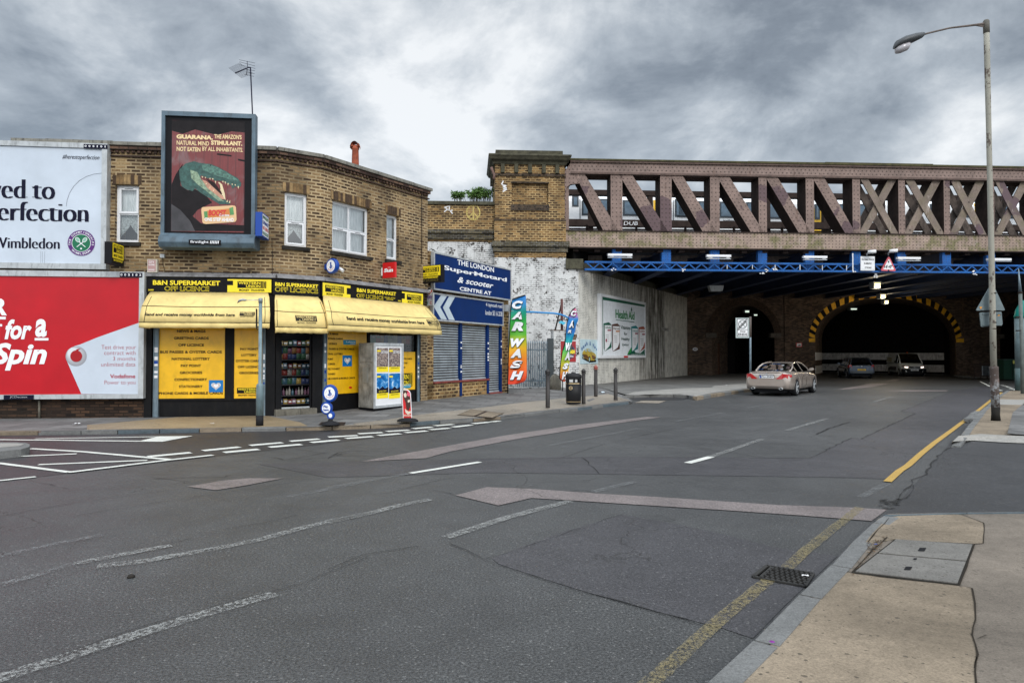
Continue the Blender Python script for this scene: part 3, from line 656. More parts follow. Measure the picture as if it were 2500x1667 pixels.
mb = MB(); mb.poly(GP('M', [(480, 1575), (520, 1492), (600, 1430), (820, 1152), (990, 968), (1060, 925), (1300, 960), (1740, 1008), (1820, 1022), (1838, 1200), (1818, 1290), (1850, 1400), (1835, 1500), (1850, 1700), (300, 1700)], .098))
struct(mb, 'tan_pavement_bay', M['conc_tan'])
mb = MB(); mb.poly(GP('M', [(1120, 870), (1240, 715), (1330, 622), (1420, 603), (1600, 598), (1740, 600), (1885, 648), (1882, 765), (1830, 768), (1370, 745), (1250, 760)], .098))
struct(mb, 'tan_pavement_bay', M['conc_tan'])
kerb(nk, .155, -.02, 'kerb', [M['granite']], ln=(.75, .95), seed=11, inward=-1, chamfer=.02)
kerb(GP('M', [(1300, 603), (1400, 596), (1600, 590), (1740, 590), (1930, 584), (2500, 584), (3300, 586)], .1), .05, -.02, 'kerb', [M['graniteblue']], seed=5, inward=-1)
# pavement joints, debris in the joint
mb = MB()
for i, (pts, w) in enumerate([([(1818, 1022), (1838, 1200), (1818, 1290), (1850, 1400), (1835, 1500), (1850, 1640)], .014), ([(1740, 590), (1885, 648), (1882, 765), (1832, 768), (1745, 1004), (1818, 1022)], .012), ([(1130, 930), (1060, 925)], .012), ([(1060, 925), (1300, 960), (1745, 1004)], .01),
        ([(1250, 720), (1370, 742), (1832, 768)], .014), ([(1850, 1310), (1900, 1290)], .006), ([(1845, 1415), (1830, 1480)], .006), ([(1130, 930), (1250, 800), (1330, 730)], .022), ([(482, 1580), (524, 1492), (824, 1150), (994, 967), (1125, 862), (1250, 720), (1340, 620)], .016)]):
    ribbon(mb, jag(GP('M', pts, .1015), None, .008, i+40), w*.6, 0, .6, i)
struct(mb, 'pavement_joints', P('joint_dirt', (.03, .024, .018), .95))
mb = MB(); rnd = random.Random(9)
for k in range(170):
    if k < 110: p = G('M', rnd.gauss(1190, 32)+0, 0, .1); x = rnd.uniform(1130, 1330); p = G('M', x, 930-(x-1130)*1.0+rnd.gauss(0, 18), .103)
    else: p = G('M', rnd.uniform(1215, 1300), rnd.uniform(745, 800), .103)
    r_ = rnd.uniform(.004, .016); a0 = rnd.uniform(0, 3)
    P4 = [p+Vector((r_*math.cos(a0+j*1.57)*rnd.uniform(.4, 1), r_*math.sin(a0+j*1.57)*rnd.uniform(.4, 1), rnd.uniform(0, .006))) for j in range(4)]
    mb.face(P4, rnd.randrange(2))
tag(mb.build('leaf_litter', [P('dead_leaf', (.12, .07, .03), .9, var=.5), P('dark_leaf', (.05, .035, .02), .9, var=.5)]), kind='stuff')
# far right pavement
rk = GP('M', [(1700, 184), (1760, 130), (1868, 5)], .1)+GP('J', [(905, 1448), (1085, 1300), (1150, 1242), (1215, 1204)], .1)
mb = MB(); mb.poly([Vector((p.x+.02, p.y, .094)) for p in rk]+GP('J', [(1300, 1204), (1700, 1230), (2600, 1400)], .094)+GP('M', [(2700, 215), (2116, 192), (2000, 187), (1820, 177), (1700, 186)], .012))
struct(mb, 'pavement', M['conc_tan'])
mb = MB(); mb.poly(GP('M', [(1706, 182), (1740, 150), (1870, 138), (2010, 146), (2116, 150), (2700, 175)], .099)+GP('M', [(2700, 212), (2116, 191), (2000, 187), (1820, 176)], .018)); mb.poly(GP('J', [(1170, 1275), (1363, 1280), (1600, 1290), (1600, 1340), (1363, 1322), (1120, 1320)], .099))
struct(mb, 'pale_pavement_strip', M['conc_pale'])
mb = MB(); mb.poly(GP('J', [(1270, 1385), (1363, 1310), (1900, 1350), (1900, 1620), (1363, 1570), (1225, 1560)], .099)); struct(mb, 'flagstone_area', M['flags'])
rk[0].z = .03; kerb(rk, .14, -.02, 'kerb', [M['granite']], seed=8, inward=-1)
# traffic island at the far left
mb = MB()
isl = GP('K', [(-500, 186), (0, 186), (90, 186), (150, 190), (172, 198), (168, 212), (120, 226), (0, 238), (-500, 262)], .13)
mb.prism(isl, (0, 0, -.16)); struct(mb, 'traffic_island', M['granite'])
mb = MB(); mb.poly([G('K', x, y, .134) for x, y in [(-500, 192), (0, 192), (90, 192), (140, 197), (110, 208), (0, 216), (-500, 230)]]); struct(mb, 'island_paving', M['conc_pale'])
# - corner shop building
def holewall(mb, fr, s0, s1, z0, z1, holes, d=0, rev=.12, m=0, mr=0, uo=0):
    xs = sorted({s0, s1, *[h[0] for h in holes], *[h[1] for h in holes]}); zs = sorted({z0, z1, *[h[2] for h in holes], *[h[3] for h in holes]})
    P_ = fr.pt
    for a, b in zip(xs, xs[1:]):
        for c, e in zip(zs, zs[1:]):
            mx, mz = (a+b)/2, (c+e)/2
            if any(h[0] < mx < h[1] and h[2] < mz < h[3] for h in holes): continue
            mb.face([P_(a, c, d), P_(b, c, d), P_(b, e, d), P_(a, e, d)], m, [(a+uo, c), (b+uo, c), (b+uo, e), (a+uo, e)])
    for a, b, c, e in holes:
        mb.face([P_(a, c, d), P_(a, e, d), P_(a, e, d-rev), P_(a, c, d-rev)], mr, [(0, c), (0, e), (rev, e), (rev, c)])
        mb.face([P_(b, e, d), P_(b, c, d), P_(b, c, d-rev), P_(b, e, d-rev)], mr, [(0, e), (0, c), (rev, c), (rev, e)])
        mb.face([P_(a, e, d), P_(b, e, d), P_(b, e, d-rev), P_(a, e, d-rev)], mr)
        mb.face([P_(b, c, d), P_(a, c, d), P_(a, c, d-rev), P_(b, c, d-rev)], mr)
shop = thing('corner_shop_building', 'two-storey brown brick shop building with a bent front, black shopfront and white upstairs windows', 'building', (A1[0], A1[1], 0))
ZT = 6.92
zc = .13
def hole(fr, c, x0, y0, y1, x1):
    a, zt = fr.sz(c, x0, y0); _, zb = fr.sz(c, x0, y1); b, _ = fr.sz(c, x1, y0); return (a, b, zb, zt)
h1 = hole(F1, 'A', 945, 640, 1112, 1142)
h2 = hole(F2, 'C', 345, 535, 1012, 545)
h3 = hole(F3, 'C', 765, 605, 1060, 1098)
h4 = hole(F3, 'C', 1245, 728, 1132, 1355)
Z_FAS = 3.05      # top of shopfront
SL = -.05
wall = MB()
holewall(wall, F1, SL, F1.L, Z_FAS, ZT, [h1], mr=0)
holewall(wall, F2, 0, F2.L, Z_FAS, ZT, [h2], uo=F1.L)
holewall(wall, F3, 0, F3.L, Z_FAS, ZT, [h3, h4], uo=F1.L+F2.L)
# brick below the hoardings, and the brick pier at the right
gx, _ = F1.sz('B', 1190, 1000)
holewall(wall, F1, -6.6, gx, 0, Z_FAS, [], m=1)
px, _ = F3.sz('D', 1545, 900)
holewall(wall, F3, px, F3.L, 0, Z_FAS, [], uo=F1.L+F2.L)
E_ = Fr(A3, (A3[0]-2.2, A3[1]+3.0))     # return wall at the right end
holewall(wall, E_, 0, 3, 0, ZT, [])
W_ = Fr(F1.pt(SL, 0, -6).to_2d(), F1.pt(SL, 0).to_2d()); holewall(wall, W_, 0, 6, 0, ZT, [])
wb = wall.build('wall', [M['stock'], M['lowbrick']], shop)
# roof and back so that it is a solid building
bk = MB(); bpts = [F1.pt(SL, 6.6), F1.pt(F1.L, 6.6), F3.pt(0, 6.6), F3.pt(F3.L, 6.6), E_.pt(3, 6.6), F1.pt(2, 6.6, -9), F1.pt(SL, 6.6, -9)]
bk.poly(bpts); bk.face([F1.pt(SL, 0, -9), F1.pt(2, 0, -9), F1.pt(2, ZT, -9), F1.pt(SL, ZT, -9)])
bk.face([F1.pt(2, 0, -9), E_.pt(3, 0), E_.pt(3, ZT), F1.pt(2, ZT, -9)])
bk.build('roof', M['sootblack'], shop)
# soldier brick lintels
def soldier(fr, h, c, grow=.06, hh=.23, uo=0):
    mb_ = MB(); n = max(3, int((h[1]-h[0]+2*grow)/.082)); w_ = (h[1]-h[0]+2*grow)/n
    for i in range(n):
        a = h[0]-grow+i*w_; ar = .02*math.sin(math.pi*(i+.5)/n)
        mb_.fbox(fr, a+.007, a+w_-.007, h[3]+.01, h[3]+hh+ar, -.02, .012+rnd.uniform(0, .006), rnd.choice([0, 1, 2, 0]))
    mb_.fbox(fr, h[0]-grow, h[1]+grow, h[3]+.003, h[3]+hh, -.02, .006, 3)
    return mb_
LB = [P('lintel_brick_dark', (.07, .04, .022), .9, var=.5, scale=9), P('lintel_brick_mid', (.20, .12, .05), .9, var=.5, scale=9), P('lintel_brick_tan', (.31, .2, .09), .9, var=.4, scale=9), P('lintel_mortar', (.17, .12, .06), .9)]
for fr, h in ((F1, h1), (F2, h2), (F3, h3), (F3, h4)):
    soldier(fr, h, 0).build('lintel', LB, shop)
# sills
for fr, h in ((F1, h1), (F2, h2), (F3, h3), (F3, h4)):
    s_ = MB(); s_.fbox(fr, h[0]-.07, h[1]+.06, h[2]-.10, h[2]-.004, -.1, .07); s_.build('window_sill', P('sooty_sill', (.035, .032, .028), .9, var=.6, dirt=.5), shop, bevel=.01)
# parapet coping, cornice band of projecting brick
cop = MB()
def cap(fr, s0, s1, z0, z1, d0, d1, m=0, out=cop): out.fbox(fr, s0, s1, z0, z1, d0, d1, m)
for fr, s0, s1 in ((F1, SL, F1.L+.01), (F2, -.0, F2.L+.01), (F3, 0, F3.L+.09)):
    n = max(2, int((s1-s0)/.75))
    for i in range(n):
        a = s0+(s1-s0)*i/n; b = s0+(s1-s0)*(i+1)/n
        cop.fbox(fr, a+.002, b-.002, ZT+.001, ZT+.09+rnd.uniform(-.006, .006), -.28, .13, 0)
cop.fbox(E_, .05, 3, ZT+.002, ZT+.088, -.28, .1)
cop.build('coping', M['stonepale'], shop, bevel=.012)
cor = MB()
for fr, s0, s1 in ((F1, SL, F1.L), (F2, 0, F2.L), (F3, 0, F3.L)):
    cor.fbox(fr, s0, s1+.04, ZT-.10, ZT, .0, .085)
    cor.fbox(fr, s0, s1+.03, ZT-.27, ZT-.235, .0, .055)
    n = int((s1-s0)/.13)
    for i in range(n):
        a = s0+(s1-s0)*(i+.2)/n; cor.fbox(fr, a, a+.068, ZT-.17, ZT-.102, .0, .05)
cor.build('cornice', [brick('cornice_brick', [(.2, (.03, .018, .015)), (.6, (.09, .05, .04)), (1, (.2, .12, .08))], (.06, .045, .035), soot=.5)], shop)
# windows
def window(fr, h, dd, layout, name='window', fw=.055, crt='curtain', label=None):
    "layout: list of (x0,x1,z0,z1 fractions, has_sash)"
    a, b, c, e = h; W0, H0 = b-a, e-c
    f_ = MB(); D0 = -dd
    f_.fbox(fr, a, a+fw, c, e, D0-.06, D0); f_.fbox(fr, b-fw, b, c, e, D0-.06, D0)
    f_.fbox(fr, a+fw, b-fw, e-fw, e, D0-.06, D0); f_.fbox(fr, a+fw, b-fw, c, c+fw, D0-.06, D0)
    wo_ = f_.build(name, M['upvc'], shop)
    if label: wo_['label'] = label
    for i, (x0, x1, z0, z1, sash) in enumerate(layout):
        X0, X1, Z0_, Z1_ = a+fw+x0*(W0-2*fw), a+fw+x1*(W0-2*fw), c+fw+z0*(H0-2*fw), c+fw+z1*(H0-2*fw)
        g_ = MB()
        t = .05 if sash else .018; d1 = D0+(.018 if sash else .004)
        g_.fbox(fr, X0+.002, X0+t, Z0_+.002, Z1_-.002, D0-.05, d1); g_.fbox(fr, X1-t, X1-.002, Z0_+.002, Z1_-.002, D0-.05, d1)
        g_.fbox(fr, X0+t, X1-t, Z1_-t, Z1_-.002, D0-.05, d1); g_.fbox(fr, X0+t, X1-t, Z0_+.002, Z0_+t, D0-.05, d1)
        if sash: g_.fbox(fr, (X0+X1)/2-.1, (X0+X1)/2+.1, Z1_+.0-.03, Z1_-.018, d1, d1+.006, 1)
        g_.build('sash' if sash else 'glazing_bead', [M['upvc'], M['black']], wo_)
        p_ = MB(); p_.frect(fr, X0+t-.005, X1-t+.005, Z0_+t-.005, Z1_-t+.005, D0-.02); p_.build('pane', M['glass'], wo_)
    cu = MB(); n = 30
    a2, b2 = a+.02, b-.02
    lace = crt
    if lace == 'curtain':
        cu.grid([[fr.pt(a2+(b2-a2)*i/n, z, D0-.12+.012*math.sin(i*2.1)) for i in range(n+1)] for z in (c, e)], 0, True)
    else:
        zm = c+(e-c)*.50
        cu.grid([[fr.pt(a2+(b2-a2)*i/n, z, D0-.13+.012*math.sin(i*2.1)) for i in range(n+1)] for z in (zm, e)], 0, True)
        # lace half curtain with a scalloped opening
        cu.grid([[fr.pt(a2+(b2-a2)*i/n, zm+.02 - (0 if r_ == 0 else (e-c)*(.18+.24*abs(2*i/n-1)**.8)), D0-.10+.01*math.sin(i*2.4)) for i in range(n+1)] for r_ in (0, 1)], 1, True)
    cu.build('curtain', [M['curtain'], M['lace']], wo_)
    dk = MB(); dk.frect(fr, a, b, c, e, D0-.5); dk.build('dark_room', M['sootblack'], wo_)
    return wo_
window(F1, h1, .12, [(0, 1, 0, .505, False), (0, 1, .515, 1, True)], crt='lace', label='narrow white window over the money transfer sign')
window(F2, h2, .10, [(0, 1, 0, .46, True), (0, 1, .47, 1, False)], crt='lace', label='white window beside the framed poster case')
window(F3, h3, .12, [(0, .49, 0, .48, True), (.5, 1, 0, .48, True), (0, .49, .49, 1, False), (.5, 1, .49, 1, False)], label='wide four light white window')
window(F3, h4, .12, [(0, 1, 0, .46, True), (0, 1, .47, 1, False)], label='narrow white window at the right end')
zf0 = F1.sz('B', 1200, 212)[1]; zf1 = F1.sz('B', 1200, 88)[1]      # fascia bottom / top on F1
# ledge above fascia
led = MB()
for fr, a, b in ((F1, gx, F1.L+.01), (F2, 0, F2.L+.03), (F3, 0, F3.L)):
    led.hexa([fr.pt(a, zf1+.005, .02), fr.pt(b, zf1+.005, .02), fr.pt(b, zf1+.005, .14), fr.pt(a, zf1+.005, .14), fr.pt(a, zf1+.13, .0), fr.pt(b, zf1+.13, .0), fr.pt(b, zf1+.05, .13), fr.pt(a, zf1+.05, .13)])
led.build('lead_ledge', P('lead_flashing', (.24, .235, .24), .7, .1, var=.4, dirt=.6), shop)
GZ = .0
front = MB()
def blackbox(fr, c, x0, x1, ya, yb, d1=.05, d0=-.1, y_is_z=False):
    a, _ = fr.sz(c, x0, ya, d1); b, _ = fr.sz(c, x1, ya, d1)
    z0, z1 = (ya, yb) if y_is_z else (fr.sz(c, x0, yb, d1)[1], fr.sz(c, x0, ya, d1)[1])
    front.fbox(fr, a, b, min(z0, z1), max(z0, z1), d0, d1)
# pilasters and stall risers
front.fbox(F1, gx, F1.sz('B', 1252, 900)[0], GZ, zf0, -.2, .07)
r0 = F1.sz('B', 1300, 900)[0]; r1 = F1.sz('B', 1847, 900)[0]; r2 = F1.sz('B', 1922, 900)[0]; r3 = F1.sz('B', 2155, 900)[0]; r4 = F1.sz('B', 2178, 900)[0]
yb0 = F1.sz('B', 1300, 1087)[1]
front.fbox(F1, F1.sz('B', 1252, 900)[0], F1.L, GZ, yb0-.05, -.2, .0)
front.fbox(F1, F1.sz('B', 1252, 900)[0], F1.L, yb0-.05, yb0, -.2, .035)
front.fbox(F1, r1, r2, yb0, zf0, -.2, .03); front.fbox(F1, r4, F1.L, GZ, zf0, -.2, .06)
front.fbox(F1, F1.sz('B', 1252, 900)[0], F1.L, zf0-.02, zf1, -.3, .0)
# door wing
dl = F2.sz('D', 300, 900, -.05)[0]; dr = F2.sz('D', 578, 900, -.05)[0]
front.fbox(F2, 0, dl-.01, GZ, zf0, -.12, .03); front.fbox(F2, dr+.01, F2.L, GZ, zf0, -.12, .03); front.fbox(F2, 0, F2.L, zf0-.02, zf1, -.3, .0)
front.fbox(F2, dl-.05, dr+.05, zf0-.25, zf0, -.12, .02)
# right wing
f0 = F3.sz('D', 690, 900)[0]; f1_ = F3.sz('D', 1070, 900)[0]; f2_ = F3.sz('D', 1385, 900)[0]; f3_ = F3.sz('D', 1500, 900)[0]
yr0 = F3.sz('D', 740, 1170)[1]
front.fbox(F3, 0, px, GZ, yr0, -.2, .0); front.fbox(F3, f1_, f1_+.10, yr0, zf0, -.15, .03); front.fbox(F3, f3_, f3_+.14, GZ, zf0, -.2, .04); front.fbox(F3, f3_+.1, px, GZ, zf0, -.2, .0)
front.fbox(F3, 0, F3.L, zf0-.02, zf1, -.3, -.0)
front.build('shopfront', M['blackpaint'], shop, bevel=.006)
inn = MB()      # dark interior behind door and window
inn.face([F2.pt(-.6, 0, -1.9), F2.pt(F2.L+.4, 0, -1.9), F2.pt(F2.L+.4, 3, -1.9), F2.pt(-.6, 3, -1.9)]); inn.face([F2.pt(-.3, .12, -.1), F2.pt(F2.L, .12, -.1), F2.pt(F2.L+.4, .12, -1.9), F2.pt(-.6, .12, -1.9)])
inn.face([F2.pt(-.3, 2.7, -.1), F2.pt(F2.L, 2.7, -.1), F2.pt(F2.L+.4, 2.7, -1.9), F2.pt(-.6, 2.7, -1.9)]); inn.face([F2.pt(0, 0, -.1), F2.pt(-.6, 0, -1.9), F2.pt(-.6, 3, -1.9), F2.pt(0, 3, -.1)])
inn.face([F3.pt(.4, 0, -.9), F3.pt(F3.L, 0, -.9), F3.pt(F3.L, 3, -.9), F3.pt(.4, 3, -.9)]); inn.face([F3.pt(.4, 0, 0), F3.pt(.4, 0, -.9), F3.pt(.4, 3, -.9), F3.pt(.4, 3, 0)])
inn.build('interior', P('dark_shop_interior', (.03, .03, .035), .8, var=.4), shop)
# metal shutter guide rails
for fr, c, xa, xb, d in ((F1, 'B', 1256, 1297, .075), (F1, 'B', 2152, 2176, .075), (F3, 'D', 692, 720, .06), (F3, 'D', 1518, 1540, .07)):
    g_ = MB(); a = fr.sz(c, xa, 900, d)[0]; b = fr.sz(c, xb, 900, d)[0]
    g_.fbox(fr, a, a+.012, .12, zf0, .0, d); g_.fbox(fr, b-.012, b, .12, zf0, .0, d); g_.fbox(fr, a+.012, b-.012, .12, zf0, .0, d-.025)
    for k in range(7):
        z_ = rnd.uniform(.9, 2.0); g_.fbox(fr, a+.015, b-.02, z_, z_+rnd.uniform(.04, .09), d-.025, d-.022, rnd.choice([1, 1, 2]))
    g_.build('shutter_guide', [M['galv'], M['white'], M['royal']], shop)
# stone doorstep
st = MB(); st.fbox(F2, dl-.16, F2.sz('D', 632, 1310, .22)[0], .03, F2.sz('D', 300, 1303, .2)[1], -.1, .20); st.build('doorstep', M['stone'], shop, bevel=.015)
# ---- yellow advert panels with lettering (parts of the shopfront)
def panel(fr, c, x0, y0, y1, x1, d=.012, mat='yellow', name='window_panel', zt=None):
    a, z1 = fr.sz(c, x0, y0, d); _, z0 = fr.sz(c, x0, y1, d); b, _ = fr.sz(c, x1, y0, d)
    if zt: z1 = zt
    p_ = MB(); p_.fbox(fr, a, b, z0, z1, -.03, d); return p_.build(name, M[mat], shop), (a, b, z0, z1)
pn, _ = panel(F1, 'B', 1300, 470, 1085, 1846)
tx = MB()
for t, x0, x1, y in (('NEWS & MAGS', 1452, 1687, 532), ('GREETING CARDS', 1426, 1712, 589), ('OFF LICENCE', 1463, 1674, 646), ('BUS PASSES & OYSTER CARDS', 1314, 1820, 703), ('NATIONAL LOTTERY', 1408, 1722, 759),
                     ('PAY POINT', 1483, 1650, 815), ('GROCERIES', 1475, 1659, 872), ('CONFECTIONERY', 1431, 1700, 929), ('STATIONERY', 1468, 1662, 986), ('PHONE CARDS & MOBILE CARDS', 1303, 1829, 1042)):
    ftext(tx, F1, t, 'B', x0, y-11, y+11, x1, d=.016, off=.035)
tx.build('lettering', M['letter'], pn)
def heart(fr, c, x0, y0, x1, y1, d, par):
    m_ = MB(); a, zt = fr.sz(c, x0, y0, d); b, _ = fr.sz(c, x1, y0, d); _, zb = fr.sz(c, x0, y1, d); w_, h_ = b-a, zt-zb
    m_.fbox(fr, a, b, zb, zt, d-.008, d, 0)
    def hp(s_, lift, ox=0):
        out = []
        for k in range(30):
            t = k*2*math.pi/30; X = 16*math.sin(t)**3/17; Y = (13*math.cos(t)-5*math.cos(2*t)-2*math.cos(3*t)-math.cos(4*t))/17
            out.append(fr.pt(a+w_*(.5+ox+X*.36*s_), zb+h_*(.52+Y*.36*s_), d+lift))
        return out
    for i, (s_, mi) in enumerate(((1.0, 1), (.86, 2), (.78, 1), (.66, 3), (.58, 1))): m_.poly(hp(s_, .001*(i+1), .0), mi)
    m_.build('sticker', [P('sticker_blue', (.0, .17, .5), .4, var=0), M['letterwhite'], M['green'], M['redp']], par)
heart(F1, 'B', 1714, 934, 1830, 1032, .02, pn)
pn, _ = panel(F1, 'B', 1924, 470, 1083, 2152)
tx = MB()
for t, x0, x1, y in (('PAY POINT', 1970, 2118, 679), ('LOTTERY', 1980, 2106, 728), ('OYSTER CARDS', 1935, 2150, 776), ('OFF LICENCE', 1950, 2140, 825), ('GROCERIES', 1963, 2120, 874)):
    ftext(tx, F1, t, 'B', x0, y-10, y+10, x1, d=.016, off=.035)
def wu(mbx, fr, c, x0, yt, yb, x1, d, mi_box=0, mi_txt=1, sub=True):
    "black box with the two-word name, and MONEY TRANSFER below; box covers x0..x1, yt..yb(whole)"
    a, zt = fr.sz(c, x0, yt, d); _, zb = fr.sz(c, x0, yb, d); b, _ = fr.sz(c, x1, yt, d); h_ = zt-zb; w_ = b-a
    zk = zb+h_*.32 if sub else zb
    H = zt-zk
    mbx.fbox(fr, a, b, zk, zt, d-.004, d, mi_box)
    mp = lambda x, y, l: fr.pt(x, y, d+.003+l)
    text(mbx, 'WESTERN', mp, a+w_*.03, a+w_*.80, zk+H*.54, zk+H*.93, mi_txt, off=.02)
    text(mbx, 'UNION', mp, a+w_*.30, a+w_*.80, zk+H*.07, zk+H*.46, mi_txt, off=.02)
    mbx.frect(fr, a+w_*.85, a+w_*.862, zk+H*.06, zk+H*.94, d+.003, mi_txt); mbx.frect(fr, a+w_*.90, a+w_*.965, zk+H*.06, zk+H*.94, d+.003, mi_txt); mbx.frect(fr, a+w_*.912, a+w_*.953, zk+H*.1, zk+H*.9, d+.0045, mi_box)
    if sub: text(mbx, 'MONEY TRANSFER', mp, a+w_*.06, a+w_*.95, zb, zb+h_*.2, mi_box, off=.02)
wu(tx, F1, 'B', 1944, 996, 1064, 2145, .016)
tx.build('lettering', [M['letter'], M['signyellow']], pn)
pn, _ = panel(F3, 'D', 722, 560, 1168, 1068)
tx = MB()
for t, x0, x1, y in (('S & MAGS', 728, 818, 631), ('ETINGS CARDS', 728, 857, 674), ('LICENCE', 735, 806, 719), ('PASSES & OYSTER CARDS', 735, 958, 765), ('ONAL LOTTERY', 724, 858, 810), ('POINT', 724, 773, 855), ('CERIES', 726, 788, 899), ('FECTIONERY', 726, 833, 943), ('TIONERY', 724, 793, 988), ('NE CARDS & MOBILE CARDS', 724, 966, 1029)):
    ftext(tx, F3, t, 'D', x0, y-8, y+9, x1, d=.016, off=.035)
a, zt = F3.sz('D', 863, 686, .02); b, _ = F3.sz('D', 973, 686, .02); _, zb = F3.sz('D', 863, 728, .02)
tx.fbox(F3, a, b, zb, zt, .012, .018, 1); text(tx, 'Lebara', lambda x, y, l: F3.pt(x, y, .02+l), a+.1, b-.02, zb+.06, zt-.03, 2, off=.02); text(tx, 'mobile', lambda x, y, l: F3.pt(x, y, .02+l), a+.25, b-.02, zb+.015, zb+.05, 2)
tx.build('lettering', [M['letter'], P('sticker_cyan', (.0, .28, .45), .4), M['letterwhite']], pn)
heart(F3, 'D', 857, 823, 938, 920, .02, pn)
dz = MB(); c_ = F3.w('D', 925, 1106, .018); dz.disc(c_, F3.t*.06, Vector((0, 0, .03))); dz.build('sticker', M['red'], pn)
a0 = F3.sz('D', 1392, 960, .012); zt_ = F3.sz('D', 1392, 792, .012)[1]; zb_ = F3.sz('D', 1392, 1128, .012)[1]; b0 = F3.sz('D', 1496, 900, .012)[0]
p_ = MB(); p_.fbox(F3, f1_+.1, b0, yr0, zt_, -.03, .012); pn = p_.build('window_panel', M['yellow'], shop)
tx = MB();
for t, x0, x1, y in (('OYSTER CARDS', 1372, 1468, 853), ('LOTTERY', 1385, 1430, 891), ('LICENCE', 1372, 1410, 929)): ftext(tx, F3, t, 'D', x0, y-7, y+8, x1, d=.016, off=.035)
wu(tx, F3, 'D', 1290, 985, 1105, 1472, .016, sub=False)
a, zt = F3.sz('D', 1372, 1078, .02); b, _ = F3.sz('D', 1458, 1078, .02); _, zb = F3.sz('D', 1372, 1115, .02); tx.fbox(F3, a, b, zb, zt, .012, .018, 2); text(tx, 'Lottery', lambda x, y, l: F3.pt(x, y, .02+l), a+.06, b-.03, zb+.05, zt-.05, 3)
tx.build('lettering', [M['letter'], M['signyellow'], P('sticker_cyan2', (.0, .28, .45), .4), M['letterwhite']], pn)
sg = MB(); sg.frect(F3, f1_+.1, f3_, zt_, zf0, -.01); sg.build('shop_window', M['shopglass'], shop)
# magazine display just behind the glass
mg = MB(); rr = random.Random(3)
cm = [P('mag%d' % i, c, .5, var=.1) for i, c in enumerate([(.5, .05, .04), (.05, .1, .35), (.6, .5, .1), (.5, .5, .48), (.05, .25, .12), (.25, .1, .2), (.55, .3, .15)])]
for row, zz in ((0, 2.02), (1, 2.33)):
    x = f1_+.14
    while x < f3_-.2:
        w_ = rr.uniform(.13, .2); mg.fbox(F3, x, x+w_, zz, zz+.25, -.12, -.10, rr.randrange(7)); mg.fbox(F3, x+.02, x+w_-.02, zz+.15, zz+.22, -.10, -.098, rr.randrange(7)); x += w_+.015
mg.build('magazine_display', cm, shop)
# door: dark frame, glass, shelves inside
dr_ = MB(); zd1 = F2.sz('D', 300, 628, -.05)[1]; zd0 = F2.sz('D', 300, 1300, -.05)[1]
dr_.fbox(F2, dl, dl+.05, zd0, zd1+.3, -.10, -.04); dr_.fbox(F2, dr-.04, dr, zd0, zd1+.3, -.10, -.04); dr_.fbox(F2, dl+.05, dr-.04, zd0, zd0+.05, -.10, -.04, 1)
dr_.build('door_frame', [M['black'], M['alulight']], shop)
def sign(name, label, fr, c, x0, y0, y1, x1, d0, d1, mats, cat='sign', bev=.006, loc=None):
    a, zt = fr.sz(c, x0, y0, d1); _, zb = fr.sz(c, x0, y1, d1); b, _ = fr.sz(c, x1, y0, d1)
    t = thing(name, label, cat, loc or fr.pt((a+b)/2, zb, d0))
    m_ = MB(); m_.fbox(fr, a, b, zb, zt, d0, d1); bo = m_.build('board', mats, t, bevel=bev); return t, (a, b, zb, zt), bo
t, r, _ = sign('shop_fascia', 'long black and yellow fascia over the left-hand shop window', F1, 'B', 1192, 90, 212, 2228, .0, .10, M['blackpaint'])
m_ = MB(); FD = .104
def fr2(fr, c, x0, y0, y1, x1, d, mi):
    a, zt = fr.sz(c, x0, y0, d); _, zb = fr.sz(c, x0, y1, d); b, _ = fr.sz(c, x1, y0, d); m_.frect(fr, a, b, zb, zt, d, mi); return a, b, zb, zt
fr2(F1, 'B', 1866, 106, 212, 2226, FD, 0); fr2(F1, 'B', 1830, 118, 155, 1912, FD+.002, 1)
ftext(m_, F1, 'B&N SUPERMARKET', 'B', 1254, 114, 153, 1806, d=FD+.002, m=0, off=.03)
ftext(m_, F1, 'OFF LICENCE', 'B', 1350, 164, 201, 1716, d=FD+.002, m=0, off=.035); ftext(m_, F1, 'OFF LICENCE', 'B', 1353, 168, 197, 1713, d=FD+.004, m=1, off=.0)
ftext(m_, F1, '300', 'B', 1215, 188, 200, 1260, d=FD+.002, m=0, off=.03)
wu(m_, F1, 'B', 1948, 122, 203, 2184, FD+.006, 1, 0)
m_.build('lettering', [M['signyellow'], M['letter']], t)
t, r, _ = sign('shop_fascia', 'short black fascia with yellow lettering over the shop door', F2, 'D', 240, 150, 286, 655, .0, .10, M['blackpaint'])
m_ = MB(); ftext(m_, F2, 'B&N SUPERMARKET', 'D', 260, 176, 209, 640, d=FD, m=0, off=.03)
ftext(m_, F2, 'OFF LICENCE', 'D', 259, 218, 258, 638, d=FD, m=0, off=.035); ftext(m_, F2, 'OFF LICENCE', 'D', 263, 222, 254, 635, d=FD+.003, m=1, off=.0)
m_.build('lettering', [M['signyellow'], M['letter']], t)
t, r, _ = sign('shop_fascia', 'long black and yellow fascia over the right-hand shop window', F3, 'D', 672, 164, 300, 1574, .0, .10, M['blackpaint'])
m_ = MB()
a, zt = F3.sz('D', 680, 180, FD); _, zb = F3.sz('D', 680, 300, FD); b, _ = F3.sz('D', 925, 200, FD); m_.frect(F3, a, b, zb, zt, FD, 0)
b1, _ = F3.sz('D', 893, 200, FD+.002); m_.frect(F3, b1, b+.02, zb+(zt-zb)*.32, zb+(zt-zb)*.8, FD+.002, 1)
